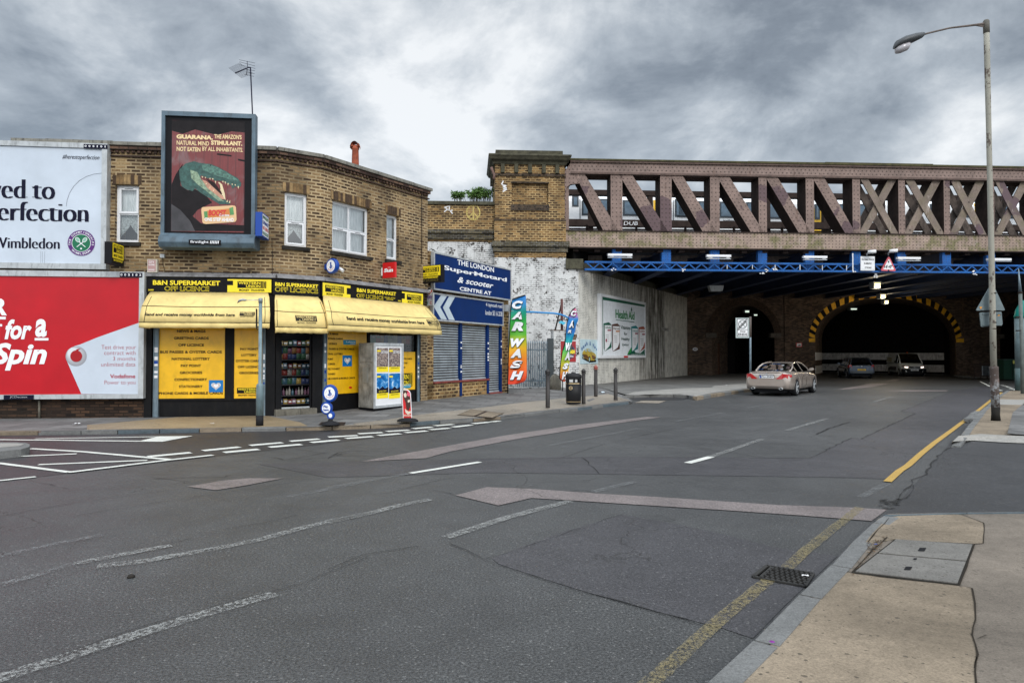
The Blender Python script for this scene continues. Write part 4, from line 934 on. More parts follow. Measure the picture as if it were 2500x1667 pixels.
a, _ = F3.sz('D', 1380, 270, FD); b, _ = F3.sz('D', 1566, 270, FD); m_.frect(F3, a, b, zb+.02, zt, FD, 0); b1, _ = F3.sz('D', 1406, 270, FD); m_.frect(F3, a-.02, b1, zb+(zt-zb)*.4, zb+(zt-zb)*.88, FD+.002, 1)
ftext(m_, F3, 'B&N SUPERMARKET', 'D', 982, 228, 262, 1328, d=FD+.002, m=0, off=.03)
ftext(m_, F3, 'OFF LICENCE', 'D', 980, 276, 312, 1215, d=FD+.002, m=0, off=.035); ftext(m_, F3, 'OFF LICENCE', 'D', 984, 279, 309, 1212, d=FD+.004, m=1, off=.0)
ftext(m_, F3, 'NEWSAGENTS · GROCERIES', 'D', 1226, 306, 314, 1320, d=FD+.002, m=0, off=.02); ftext(m_, F3, 'CONFECTIONERY', 'D', 1240, 322, 331, 1305, d=FD+.002, m=0, off=.02); ftext(m_, F3, '300', 'D', 1345, 335, 348, 1371, d=FD+.002, m=0, off=.02)
wu(m_, F3, 'D', 703, 200, 286, 868, FD+.006, 1, 0); wu(m_, F3, 'D', 1424, 282, 356, 1552, FD+.006, 1, 0)
m_.build('lettering', [M['signyellow'], M['letter']], t)
def awning(label, fr, c, ptop, pbot, txt, hem=.0, seed=1, wubox=None, proj=.85, d_hood=.12):
    "ptop: (x_left, y_top, x_right); ptop at wall, pbot: left/right/bottom at the front edge"
    xl, yt, xr = ptop; a, zt = fr.sz(c, xl, yt, d_hood); b, _ = fr.sz(c, xr, yt, d_hood)
    xl2, y1, y2, yh, xr2 = pbot      # front: left x, fold line y, front-bottom y, hem bottom y (at left)
    A, z1 = fr.sz(c, xl2, y1, proj*.72); B, _ = fr.sz(c, xr2, y1, proj*.72)
    A2, z2 = fr.sz(c, xl2, y2, proj); B2, _ = fr.sz(c, xr2, y2, proj); _, z3 = fr.sz(c, xl2, yh, proj)
    t = thing('shop_awning', label, 'awning', fr.pt((a+b)/2, z3, .1))
    rr = random.Random(seed); n = 26
    def prof(u):   # (d, z) down the canopy in rows, for fraction u across
        return [(d_hood, zt), (proj*.42, zt-.06-(zt-z1)*.18), (proj*.80, z1), (proj*.93, (z1+z2)/2), (proj, z2), (proj+.005, (z2+z3)/2), (proj, z3)]
    rows = []
    nr = 7
    for k in range(nr):
        row = []
        for i in range(n+1):
            u = i/n; d_, z_ = prof(u)[k]
            # the ends slope in towards the wall at the top
            s_lo = a+(A2-a)*min(1, k/2.4 if k else 0); s_hi = b+(B2-b)*min(1, k/2.4 if k else 0)
            sag = math.sin(u*math.pi*4+seed)*.012+rr.uniform(-.006, .006) if 0 < k else 0
            if k >= 5: sag += .014*math.sin(u*30+seed)
            zz = z_-(.02*math.sin(u*math.pi) if k in (1, 2, 3) else 0)+(rr.uniform(-.008, .008) if k == 6 else 0)
            row.append(fr.pt(s_lo+(s_hi-s_lo)*u, zz, d_+sag))
        rows.append(row)
    m_ = MB(); m_.grid(rows[:5], 0, True); m_.grid(rows[4:], 0, True)
    for i in (0, n):   # side cheeks
        s_w = (a if i == 0 else b); wallpt = fr.pt(s_w, z2, d_hood)
        pts = [rows[k][i] for k in range(5)]
        for p, q_ in zip(pts, pts[1:]): m_.face([p, q_, wallpt], 0)
        m_.face([rows[4][i], rows[6][i], fr.pt(s_w, z3, d_hood), wallpt], 0)
    cv = m_.build('canopy', M['awning'], t)
    sl = cv.modifiers.new('th', 'SOLIDIFY'); sl.thickness = .004; sl.offset = -1
    # dark piping along folds and end seams
    pm = MB()
    for k in (2, 4): pm.tube([p+fr.n*.006+Vector((0, 0, .003)) for p in rows[k]], .008, 5)
    for i in (1, n-1): pm.tube([rows[k][i]+fr.n*.006 for k in range(1, 5)], .007, 5)
    for i in (0, n):
        pm.tube([rows[2][i], fr.pt(a if i == 0 else b, z2, d_hood)], .007, 5); pm.tube([rows[4][i], fr.pt(a if i == 0 else b, z2, d_hood)], .007, 5)
    pm.build('piping', M['letter'], t)
    # text rides on the lower front panel between fold and hem
    def mp(x, y, l):
        k = max(0, min(1, (y-z2)/(z1-z2))); d_ = proj*(1-.14*k if k < .5 else .93-.26*(k-.5))
        u = (x-A)/(B-A); d_ += math.sin(u*math.pi*4+seed)*.012
        return fr.pt(x, y, d_+l+.02)
    tm = MB()
    for s_, x0, yt_, yb_, x1 in txt:
        dd = proj*.93; q0, zt_ = fr.sz(c, x0, yt_, dd); _, zb_ = fr.sz(c, x0, yb_, dd); q1, _ = fr.sz(c, x1, yt_, dd)
        text(tm, s_, mp, q0, q1, zb_, zt_, 0, off=.035, shear=.12)
    if wubox:
        x0, yt_, yb_, x1 = wubox; dd = proj*.93; q0, zt_ = fr.sz(c, x0, yt_, dd); _, zb_ = fr.sz(c, x0, yb_, dd); q1, _ = fr.sz(c, x1, yt_, dd)
        h_ = zt_-zb_; w_ = q1-q0; zk = zb_+h_*.3; H = zt_-zk
        tm.face([mp(q0, zk, 0), mp(q1, zk, 0), mp(q1, zt_, 0), mp(q0, zt_, 0)], 0)
        mq = lambda x, y, l: mp(x, y, l+.004)
        text(tm, 'WESTERN', mq, q0+w_*.03, q0+w_*.8, zk+H*.54, zk+H*.93, 1, off=.015); text(tm, 'UNION', mq, q0+w_*.3, q0+w_*.8, zk+H*.07, zk+H*.46, 1, off=.015)
        for e in (.85, .92): tm.face([mq(q0+w_*e, zk+H*.08, 0), mq(q0+w_*(e+.012), zk+H*.08, 0), mq(q0+w_*(e+.012), zt_-H*.08, 0), mq(q0+w_*e, zt_-H*.08, 0)], 1)
        text(tm, 'MONEY TRANSFER', mp, q0+w_*.06, q1-w_*.05, zb_, zb_+h_*.19, 0, off=.01)
    tm.build('lettering', [P('awning_ink', (.03, .027, .02), .8), M['awning']], t)
    return t
awning('wide yellow canvas awning over the left-hand shop window', F1, 'B', (1235, 210, 2198), (1142, 326, 460, 504, 2212), [('Send and receive money worldwide from here', 1190, 382, 412, 1928)], wubox=(1966, 374, 416, 2090), seed=1)
awning('small yellow canvas awning over the shop door', F2, 'D', (262, 290, 640), (262, 432, 572, 622, 728), [], wubox=(440, 468, 540, 630), seed=2)
awning('wide yellow canvas awning sloping away over the right-hand shop window', F3, 'D', (684, 294, 1560), (728, 436, 552, 606, 1728), [('Send and receive money worldwide from here', 892, 478, 518, 1575)], wubox=(1606, 506, 560, 1704), seed=3)
# - neighbour at far left, hoardings, signs on the shop
nb = thing('neighbouring_building', 'sliver of a slightly lower brick building behind the white hoarding at far left', 'building', F1.pt(-4, 0, -.3))
m_ = MB(); holewall(m_, F1, -6.6, -.06, Z_FAS, 6.55, [], d=-.02); m_.face([F1.pt(-6.6, 0, -8), F1.pt(-.06, 0, -8), F1.pt(-.06, 6.5, -8), F1.pt(-6.6, 6.5, -8)]); m_.build('wall', M['stock'], nb)
m_ = MB(); m_.prism([F1.pt(-7, 6.55, .05), F1.pt(-.10, 6.55, .05), F1.pt(-.10, 6.62, .05), F1.pt(-3.4, 8.0, .05)], F1.n*-8, 0); m_.build('roof', M['stonedark'], nb)
def mpf(fr, d): return lambda x, y, l=0: fr.pt(x, y, d+l)
def arctext(mb, txt, mp, cx, cy, R, a0, a1, h, m=0, inside=False, off=.02):
    "letters around a circle, angles in degrees clockwise from a0 to a1"
    n = len(txt)
    for i, ch in enumerate(txt):
        if ch == ' ': continue
        a = math.radians(a0+(a1-a0)*(i+.5)/n); ux, uy = math.cos(a), math.sin(a)
        ox, oy = cx+ux*R, cy+uy*R; sg_ = -1 if inside else 1
        # local axes: up = outward (or inward), right = clockwise tangent
        upx, upy = ux*sg_, uy*sg_; rx, ry = upy, -upx
        vs, fs, bb = glyphs(ch, off); wch = h*(bb[1]-bb[0])/(max(.3, .70));
        def mq(x, y, l): return mp(ox+rx*x+upx*y, oy+ry*x+upy*y, l)
        text(mb, ch, mq, -wch/2, wch/2, -h/2, h/2, m, off=off)
def stroke(mb, mp, pts, w, m=0, closed=False, lift=0):
    P2 = [Vector((x, y)) for x, y in pts]
    n = len(P2)
    for i in range(n if closed else n-1):
        a, b = P2[i], P2[(i+1) % n]; d = (b-a).normalized() if (b-a).length > 1e-9 else Vector((1, 0)); p_ = Vector((-d.y, d.x))*w/2; e = d*w*.35
        mb.face([mp(*(a-p_-e), lift), mp(*(b-p_+e), lift), mp(*(b+p_+e), lift), mp(*(a+p_-e), lift)], m)
def fp(fr, c, x, y, d): return fr.sz(c, x, y, d)
HD = .22
def hoarding(label, c, xr, yt, yb, ixr, iyt, iyb, mat, num, nb_, jc=None):
    b, zt = fp(F1, c, xr, yt, HD); _, zb = fp(F1, c, xr, yb, HD); ib, izt = fp(F1, c, ixr, iyt, HD); _, izb = fp(F1, c, ixr, iyb, HD); a = b-6.35; ia = a+(b-ib)
    t = thing('billboard', label, 'billboard', F1.pt(b-3.1, zb, .05), 'large poster hoardings on the left-hand wall')
    m_ = MB()
    for (s0, s1, z0, z1) in ((a, b, izt, zt), (a, b, zb, izb), (a, ia, izb, izt), (ib, b, izb, izt)): m_.fbox(F1, s0+.001, s1-.001, z0+.001, z1-.001, .02, HD)
    m_.build('frame', M['alulight'], t, bevel=.015)
    m_ = MB(); m_.fbox(F1, ia, ib, izb, izt, .03, HD-.04); pn = m_.build('poster', M[mat], t)
    x0, x1, y0, y1 = nb_
    na, nz1 = fp(F1, c, x0, y0, HD+.02); nb2, _ = fp(F1, c, x1, y0, HD+.02); _, nz0 = fp(F1, c, x0, y1, HD+.02)
    m_ = MB(); m_.fbox(F1, na, nb2, nz0, nz1, HD-.01, HD+.012, 0)
    for i, ch in enumerate(num):
        w_ = (nb2-na)/6; text(m_, ch, mpf(F1, HD+.015), na+w_*(i+(.25 if ch != '1' else .38)), na+w_*(i+(.75 if ch != '1' else .6)), nz0+.03, nz1-.025, 1, off=.03)
    m_.build('number_plate', [M['ink'], M['letterwhite']], t)
    return t, pn, (a, b, zb, zt)
t, pn, _ = hoarding('upper white tennis poster hoarding with purple round crest, numbered 005101', 'A', 880, 306, 1336, 835, 345, 1290, 'paper', '005101', (685, 878, 308, 342))
D_ = HD-.034; mp = mpf(F1, D_)
m_ = MB()
def btxt(m_, s_, c, x0, x1, y0, y1, **k):
    a, zt = fp(F1, c, x0, y0, D_); b, _ = fp(F1, c, x1, y0, D_); _, zb = fp(F1, c, x0, y1, D_); text(m_, s_, mp, a, b, zb, zt, **k)
btxt(m_, 'ved to', 'A', -85, 430, 592, 750, off=-.026, serif=6); btxt(m_, 'perfection', 'A', -125, 705, 775, 985, off=-.026, serif=6); btxt(m_, 'Wimbledon', 'A', -65, 480, 1072, 1160, off=-.022, serif=5)
btxt(m_, '#herestoperfection', 'A', 512, 815, 393, 440, off=-.004, shear=.3, serif=1)
for x in (40, 95, 280, 330): pass
# serifs and the thin arc
for x0, x1, y in ((168, 228, 744), (262, 330, 744), (262, 322, 660), (388, 450, 926), (400, 452, 838), (565, 640, 928), (640, 705, 928)):
    a, z = fp(F1, 'A', x0, y, D_); b, _ = fp(F1, 'A', x1, y, D_); m_.frect(F1, a, b, z-.004, z+.006, D_+.002)
arc = [fp(F1, 'A', x, y, D_) for x, y in [(543, 820), (550, 770), (570, 710), (605, 655), (650, 610), (710, 575), (770, 556), (832, 548)]]; stroke(m_, mp, arc, .006)
for x in (334, 348, 366):
    a, z1_ = fp(F1, 'A', x, 1190, D_); _, z0_ = fp(F1, 'A', x, 1285, D_); m_.frect(F1, a, a+.003, z0_, z1_, D_+.001)
m_.build('lettering', M['ink'], pn)
m_ = MB(); cx, cz = fp(F1, 'A', 667, 1120, D_); R_ = fp(F1, 'A', 779, 1120, D_)[0]-cx
cc = F1.pt(cx, cz, D_); ax, az = F1.t, Vector((0, 0, 1)); n_ = F1.n
for k, (r_, mi) in enumerate(((1, 0), (.70, 1), (.665, 2))): m_.disc(cc+n_*(.002+.001*k), ax*R_*r_, az*R_*r_, 40, mi)
arctext(m_, 'THE CHAMPIONSHIPS', lambda x, y, l: F1.pt(x, y, D_+.006+l), cx, cz, R_*.85, 195, -15, R_*.15, 1)
arctext(m_, 'WIMBLEDON', lambda x, y, l: F1.pt(x, y, D_+.006+l), cx, cz, R_*.85, 220, 320, R_*.15, 1, inside=True)
for sg_ in (-1, 1):   # crossed rackets
    hx, hz = cx+sg_*R_*.26, cz+R_*.24; ell = []
    for k in range(18):
        a = k*2*math.pi/18; ca, sa = math.cos(a)*R_*.13, math.sin(a)*R_*.20; an = -sg_*math.radians(38); ell.append((hx+ca*math.cos(an)-sa*math.sin(an), hz+ca*math.sin(an)+sa*math.cos(an)))
    m_.poly([F1.pt(x, y, D_+.0058) for x, y in ell], 3); stroke(m_, mp, ell, R_*.04, 1, True, .007)
    stroke(m_, mp, [(hx-sg_*R_*.12, hz-R_*.16), (cx-sg_*R_*.30, cz-R_*.30)], R_*.055, 1, lift=.0075)
m_.disc(F1.pt(cx, cz-R_*.44, D_+.007), ax*R_*.07, az*R_*.07, 12, 1)
m_.build('crest', [M['purple'], M['letterwhite'], M['green'], P('racket_strings', (.25, .5, .38), .5, var=0)], pn)
t, pn, rr_ = hoarding('lower red and white phone poster hoarding, numbered 005102', 'B', 1185, 46, 1084, 1141, 92, 1046, 'redp', '005102', (980, 1165, 52, 88))
m_ = MB(); wp = [(1141, 463), (1000, 512), (800, 583), (660, 640), (610, 655), (572, 680), (548, 715), (544, 750), (552, 785), (600, 895), (667, 1046), (1141, 1046)]
fpoly(m_, F1, 'B', wp, D_+.002); m_.build('white_area', M['paper'], pn)
m_ = MB(); sc_ = F1.w('B', 625, 738, D_+.003); r_ = .245
for k in range(9):
    m_.disc(sc_+F1.n*.0012*k+Vector((-.004*k, 0, .012*k))+F1.t*(-.006*k), ax*r_*(1-.07*k), az*r_*(1-.07*k), 28, k)
m_.disc(sc_+F1.n*.013+F1.t*.006+az*.005, ax*r_*.56, az*r_*.58, 24, 9)
q0 = [(-.1, .56), (.1, .72), (.45, .80), (.25, .66), (.12, .45)]; m_.poly([sc_+F1.n*.0135+F1.t*(x*r_)+az*(y*r_) for x, y in q0], 9)
m_.build('logo', [P('logo_grey%d' % k, tuple([.30+.05*k]*2+[.33+.05*k]), .4, var=0) for k in range(9)]+[P('logo_red', (.36, .0, .005), .4, var=0)], pn)
m_ = MB()
for s_, x0, x1, y0, y1 in (('Test drive your', 833, 1117, 646, 690), ('contract with', 856, 1112, 692, 726), ('3 months', 928, 1112, 741, 773), ('unlimited data', 831, 1112, 788, 821), ('Power to you', 858, 1112, 936, 978)):
    btxt(m_, s_, 'B', x0, x1, y0, y1, off=-.012)
btxt(m_, 'Vodafone', 'B', 903, 1111, 885, 918, off=.02)
for k in range(len(m_.v)): m_.v[k] = m_.v[k]+F1.n*.006
m_.build('small_print', P('print_red', (.38, .0, .03), .5, var=0), pn)
m_ = MB()
for s_, x0, x1, y0, y1 in (('R', -75, 60, 262, 402), ('for', 40, 262, 435, 600), ('a', 290, 386, 432, 580), ('Spin', -60, 386, 628, 855)): btxt(m_, s_, 'B', x0, x1, y0, y1, off=.035, shear=.25 if len(s_) > 1 else .1)
for x0, x1, y0, y1 in ((-60, 48, 413, 435), (285, 398, 588, 608), (-60, 18, 474, 493)):
    a, zt = fp(F1, 'B', x0, y0, D_); b, _ = fp(F1, 'B', x1, y0, D_); _, zb = fp(F1, 'B', x0, y1, D_); m_.frect(F1, a, b, zb, zt, D_+.001)
for k in range(len(m_.v)): m_.v[k] = m_.v[k]+F1.n*.002
m_.build('lettering', M['letterwhite'], pn)
m_ = MB(); a, zt = fp(F1, 'B', 30, 1056, HD+.01); b, _ = fp(F1, 'B', 276, 1056, HD+.01); _, zb = fp(F1, 'B', 30, 1091, HD+.01)
m_.fbox(F1, a, b, zb, zt, HD-.01, HD+.012, 0); text(m_, 'JCDecaux', mpf(F1, HD+.015), a+.14, b-.14, zb+.02, zt-.02, 1, off=.0); m_.build('name_plate', [M['ink'], M['alulight']], t)
m_ = MB(); m_.tube([F1.w('B', 322, 1100, .05), F1.w('B', 322, 1245, .05)], .025, 8); tag(m_.build('waste_pipe', M['stone']), 'short grimy vent pipe under the red hoarding', 'pipe')
LD = .36
a, zt = fp(F1, 'A', 1325, 34, LD); b, _ = fp(F1, 'A', 2096, 60, LD); _, zb = fp(F1, 'A', 1325, 1052, LD)
t = thing('poster_case', 'tall blue-grey framed poster case with a green crocodile on the upstairs wall', 'billboard', F1.pt((a+b)/2, zb-.4, .1))
ia, izt = fp(F1, 'A', 1354, 72, LD); ib, _ = fp(F1, 'A', 2066, 90, LD); _, izb = fp(F1, 'A', 1348, 1040, LD)
m_ = MB()
for (s0, s1, z0, z1) in ((a, b, izt, zt), (a, b, zb, izb), (a, ia, izb, izt), (ib, b, izb, izt)): m_.fbox(F1, s0+.0005, s1-.0005, z0+.0005, z1-.0005, .14, LD)
m_.fbox(F1, a+.06, b-.06, zb+.05, zt-.06, .0, .15)
m_.build('case', M['boxgrey'], t, bevel=.02)
m_ = MB(); m_.fbox(F1, ia, ib, izb, izt, LD-.12, LD-.055); bl = m_.build('mask', M['black'], t)
pa, pzt = fp(F1, 'A', 1411, 113, LD-.05); pb, _ = fp(F1, 'A', 2008, 125, LD-.05); _, pzb = fp(F1, 'A', 1404, 1024, LD-.05)
# lower hood
za = zb+.0; m_ = MB(); hz1 = fp(F1, 'A', 1300, 1040, LD+.1)[1]; hz0 = fp(F1, 'A', 1300, 1150, LD+.18)[1]
ha, hb = fp(F1, 'A', 1294, 1100, LD+.18)[0], fp(F1, 'A', 2088, 1100, LD+.18)[0]
pr = [(0, hz1+.03), (LD+.02, hz1+.03), (LD+.17, hz1-.10), (LD+.2, (hz0+hz1)/2-.05), (LD+.13, hz0), (.2, hz0-.03), (0, hz0+.02)]
m_.grid([[F1.pt(ha, z, d) for d, z in pr], [F1.pt(hb, z, d) for d, z in pr]], 0, False, True, True)
m_.build('hood', M['boxgrey'], t, bevel=.02)
m_ = MB(); x0, y1_ = fp(F1, 'A', 1548, 1092, LD+.2); x1, _ = fp(F1, 'A', 1812, 1092, LD+.2); _, y0_ = fp(F1, 'A', 1548, 1132, LD+.2)
m_.fbox(F1, x0, x1, y0_, y1_, LD+.1, LD+.205, 0); text(m_, 'firstlight', mpf(F1, LD+.208), x0+.04, x0+(x1-x0)*.62, y0_+.02, y1_-.02, 1, off=.01)
for k in range(6):
    xx = x0+(x1-x0)*(.66+.048*k); m_.face([F1.pt(xx, y0_+.03, LD+.208), F1.pt(xx+.02, y0_+.03, LD+.208), F1.pt(xx+.035, y1_-.02, LD+.208), F1.pt(xx+.015, y1_-.02, LD+.208)], 1)
m_.build('name_plate', [M['black'], M['letterwhite']], t)
def mk_wood():
    m, n, b = newmat('red_planks_print'); uv = n.new('ShaderNodeTexCoord').outputs['UV']; sp = n.new('ShaderNodeSeparateXYZ'); n.set(sp.inputs[0], uv)
    x = n.math('MULTIPLY', sp.outputs[0], 5.2); fr_ = n.math('FRACT', x); gr = n.math('LESS_THAN', fr_, .06)
    gn = n.noise(n.vm('MULTIPLY', uv, (30, 1.5, 1)), 1.5, 4); c = n.mix(gn, (.09, .008, .008), (.24, .022, .02)); c = n.mix(gr, c, (.05, .004, .004))
    sm = n.noise(n.vm('MULTIPLY', uv, (1.2, .8, 1)), 1.6, 5, .5, .8)
    c = n.mix(n.math('MULTIPLY', n.sstep(sm, .52, .75), .6), c, (.22, .2, .2))
    # the print darkens to a smoky black at the top and lower left of the picture
    n.set(b.inputs['Base Color'], c); b.inputs['Roughness'].default_value = .3; b.inputs['Coat Weight'].default_value = .4; return m
m_ = MB(); W_, H_ = pb-pa, pzt-pzb; PD = LD-.050
m_.frect(F1, pa, pb, pzb, pzt, PD, 0)
po = m_.build('poster', [mk_wood()], t)
def AA(pts, lift): return [F1.w('A', x, y, PD+lift) for x, y in pts]
m_ = MB()
m_.poly(AA([(1411, 114), (2008, 127), (2008, 215), (1900, 205), (1780, 235), (1600, 190), (1500, 225), (1411, 200)], .002), 0)
m_.poly(AA([(1407, 640), (1440, 560), (1500, 470), (1480, 560), (1480, 650), (1540, 690), (1600, 680), (1680, 720), (1740, 790), (1620, 850), (1580, 900), (1650, 960), (2006, 975), (2005, 1024), (1404, 1022)], .002), 0)
m_.poly(AA([(1405, 800), (1480, 850), (1560, 940), (1600, 1023), (1404, 1022)], .003), 1)
m_.poly(AA([(1950, 430), (2008, 440), (2008, 455), (1955, 445)], .002), 0); m_.poly(AA([(1780, 385), (1900, 400), (1900, 412), (1780, 398)], .002), 0)
m_.build('smoky_shadow', [P('print_black', (.018, .015, .016), .35, var=.3), P('print_grey', (.06, .055, .06), .35, var=.5, scale=2)], po)
m_ = MB()
m_.poly(AA([(1470, 520), (1520, 470), (1590, 450), (1630, 462), (1680, 470), (1722, 472), (1790, 498), (1850, 530), (1900, 562), (1950, 588), (1980, 630), (1976, 655), (1955, 668), (1935, 655), (1908, 676), (1893, 645), (1850, 625), (1820, 612), (1790, 610), (1762, 612), (1745, 592), (1700, 590), (1650, 565), (1640, 590), (1700, 640), (1760, 690), (1840, 765), (1893, 785), (1885, 803), (1800, 802), (1745, 768), (1700, 742), (1650, 712), (1600, 672), (1580, 695), (1530, 682), (1490, 655), (1474, 590)], .004), 0)
m_.poly(AA([(1650, 478), (1720, 478), (1790, 505), (1850, 540), (1910, 572), (1960, 610), (1900, 605), (1840, 585), (1780, 570), (1720, 545), (1665, 520)], .006), 1)
m_.poly(AA([(1560, 520), (1620, 540), (1650, 600), (1700, 660), (1790, 740), (1840, 780), (1790, 775), (1700, 700), (1620, 640), (1570, 590)], .006), 2)
m_.poly(AA([(1656, 600), (1690, 612), (1740, 650), (1800, 705), (1850, 762), (1820, 762), (1760, 715), (1700, 668)], .008), 3)
m_.poly(AA([(1690, 590), (1760, 625), (1800, 680), (1830, 740), (1790, 700), (1730, 645)], .009), 4)
for x, y, dx, dy in ((1660, 575, 3, 14), (1685, 580, 2, 12), (1722, 588, 2, 14), (1745, 590, 2, 16), (1768, 612, 0, 24), (1795, 622, 6, 20), (1828, 612, 2, 16), (1848, 618, 2, 22), (1872, 630, -3, 22), (1905, 635, 0, 14), (1930, 640, 0, 14), (1955, 655, 0, 24), (1810, 690, 8, -26), (1822, 730, 10, -30), (1840, 755, 6, -28), (1862, 785, 6, -22), (1882, 792, 6, -26), (1690, 640, 6, -14), (1720, 668, 6, -14), (1750, 695, 6, -16)):
    m_.face(AA([(x-6, y), (x+6, y), (x+dx, y+dy)], .011), 5)
m_.poly(AA([(1800, 622), (1822, 640), (1845, 720), (1850, 770), (1830, 740), (1812, 690)], .0105), 5)
m_.disc(F1.w('A', 1726, 484, PD+.010), ax*.02, az*.014, 10, 4)
m_.build('crocodile_picture', [P('croc_green', (.035, .10, .085), .5, var=.6, scale=14), P('croc_light', (.085, .19, .15), .5, var=.7, scale=18), P('croc_pale', (.26, .36, .24), .5, var=.6, scale=16), P('croc_mouth', (.60, .30, .20), .5, var=.3), P('croc_dark', (.03, .02, .02), .5), P('croc_teeth', (.75, .62, .38), .5, var=0)], po)
m_ = MB(); mpp = mpf(F1, PD+.006)
def ptxt(m_, s_, x0, x1, y0, y1, mi=0, **k):
    a_, z1_ = fp(F1, 'A', x0, y0, PD); b_, _ = fp(F1, 'A', x1, y0, PD); _, z0_ = fp(F1, 'A', x0, y1, PD); text(m_, s_, mpp, a_, b_, z0_, z1_, mi, **k)
ptxt(m_, 'GUARANA.', 1448, 1748, 230, 266, off=.06); ptxt(m_, "THE AMAZON'S", 1758, 1983, 228, 265, off=.03); ptxt(m_, 'NATURAL MIND', 1450, 1716, 280, 316, off=.02); ptxt(m_, 'STIMULANT.', 1732, 1988, 280, 317, off=.05)
ptxt(m_, 'NOT EATEN', 1450, 1645, 331, 367, off=.03); ptxt(m_, 'BY ALL INHABITANTS.', 1660, 1994, 331, 366, off=.02)
m_.build('lettering', M['gold'], po)
m_ = MB(); m_.poly(AA([(1665, 826), (1905, 812), (1928, 816), (1936, 830), (1941, 930), (1932, 945), (1920, 949), (1690, 965), (1668, 960), (1660, 945), (1651, 850), (1654, 832)], .013), 0)
m_.poly(AA([(1672, 862), (1712, 858), (1715, 905), (1678, 922)], .016), 1); m_.poly(AA([(1880, 835), (1912, 824), (1920, 888), (1888, 892)], .016), 1)
m_.poly(AA([(1700, 856), (1880, 838), (1888, 893), (1706, 914)], .017), 2)
mpp = mpf(F1, PD+.019); ptxt(m_, 'BOOST', 1712, 1858, 848, 898, 3, off=.05, shear=.15); ptxt(m_, 'Guarana', 1800, 1882, 880, 902, 4, off=.02, shear=.2); ptxt(m_, 'ONE STEP AHEAD', 1680, 1920, 912, 942, 4, off=.03)
m_.build('snack_bar_panel', [P('peach', (.75, .48, .25), .4, var=0), P('leafgreen', (.1, .3, .1), .4, var=.3), P('barorange', (.65, .22, .05), .4), P('barred', (.6, .03, .03), .4, var=0), M['letterwhite']], po)
def projbox(name, label, fr, s, d0, d1, z0, z1, th, mats, cat='sign'):
    "box perpendicular to facade fr at s; returns thing and frames of its two faces"
    t = thing(name, label, cat, fr.pt(s, z0, d0))
    m_ = MB(); m_.fbox(fr, s-th/2, s+th/2, z0, z1, d0, d1); m_.build('box', mats, t, bevel=.012)
    br = MB(); br.fbox(fr, s-.02, s+.02, z0+.1, z0+.16, -.01, d0+.01); br.fbox(fr, s-.02, s+.02, z1-.16, z1-.1, -.01, d0+.01); br.build('bracket', M['black'], t)
    return t
# green/blue/red/green lettered box by the case
s_ = fp(F1, 'A', 2120, 960, .5)[0]; ZA = F1.sz('A', 2150, 866, .78)[1]; ZB = F1.sz('A', 2150, 1062, .78)[1]
sx = F1.sz('A', 2150, 960, .78)[0]
t = projbox('shop_sign', 'white and blue box sign sticking out beside the crocodile poster case', F1, sx-.08, .12, .78, ZB, ZA, .16, M['royal'])
R1 = Fr(F1.pt(sx, 0, .78).to_2d(), F1.pt(sx, 0, .12).to_2d())
m_ = MB(); m_.frect(R1, .03, R1.L-.02, ZB+.03, ZA-.03, .003, 0)
for i, (s_, mi) in enumerate((('NEWSAGENT', 1), ('SUPERMARKET', 2), ('OFF LICENCE', 3), ('FAX & PHOTOCOPY', 1))):
    h_ = (ZA-ZB-.06)/4; z1_ = ZA-.04-i*h_; text(m_, s_, mpf(R1, .006), .06, R1.L-.05, z1_-h_*.78, z1_-h_*.12, mi, off=.03)
m_.build('lettering', [M['letterwhite'], M['green'], M['royal'], M['red']], t)
sx = F1.sz('A', 920, 1180, .75)[0]; ZA = F1.sz('A', 920, 1108, .75)[1]; ZB = F1.sz('A', 920, 1288, .75)[1]
t = projbox('shop_sign', 'small black and yellow money transfer box sign sticking out beside the white hoarding', F1, sx-.09, .12, .75, ZB, ZA, .17, M['black'])
R1 = Fr(F1.pt(sx, 0, .75).to_2d(), F1.pt(sx, 0, .12).to_2d())
m_ = MB(); zm = ZB+(ZA-ZB)*.28; m_.frect(R1, .02, R1.L-.03, zm, ZA-.02, .003, 0)
def wuz(m_, fr, a, b, z0, z1, d, mb_=1, mt=0):
    w_ = b-a; H = z1-z0; m_.frect(fr, a, b, z0, z1, d, mb_); mp = mpf(fr, d+.002)
    text(m_, 'WESTERN', mp, a+w_*.03, a+w_*.8, z0+H*.54, z0+H*.93, mt, off=.02); text(m_, 'UNION', mp, a+w_*.3, a+w_*.8, z0+H*.07, z0+H*.46, mt, off=.02)
    m_.frect(fr, a+w_*.85, a+w_*.865, z0+H*.08, z0+H*.92, d+.002, mt); m_.frect(fr, a+w_*.91, a+w_*.95, z0+H*.08, z0+H*.92, d+.002, mt)
hh = ZA-zm; wuz(m_, R1, .06, R1.L-.08, zm+hh*.36, ZA-.05, .006); text(m_, 'MONEY TRANSFER', mpf(R1, .006), .07, R1.L-.08, zm+hh*.08, zm+hh*.26, 1, off=.02); text(m_, 'B&N SUPERMARKET', mpf(R1, .006), .07, R1.L-.08, zm-.07, zm-.02, 0, off=.02)
m_.build('lettering', [M['signyellow'], M['letter']], t)
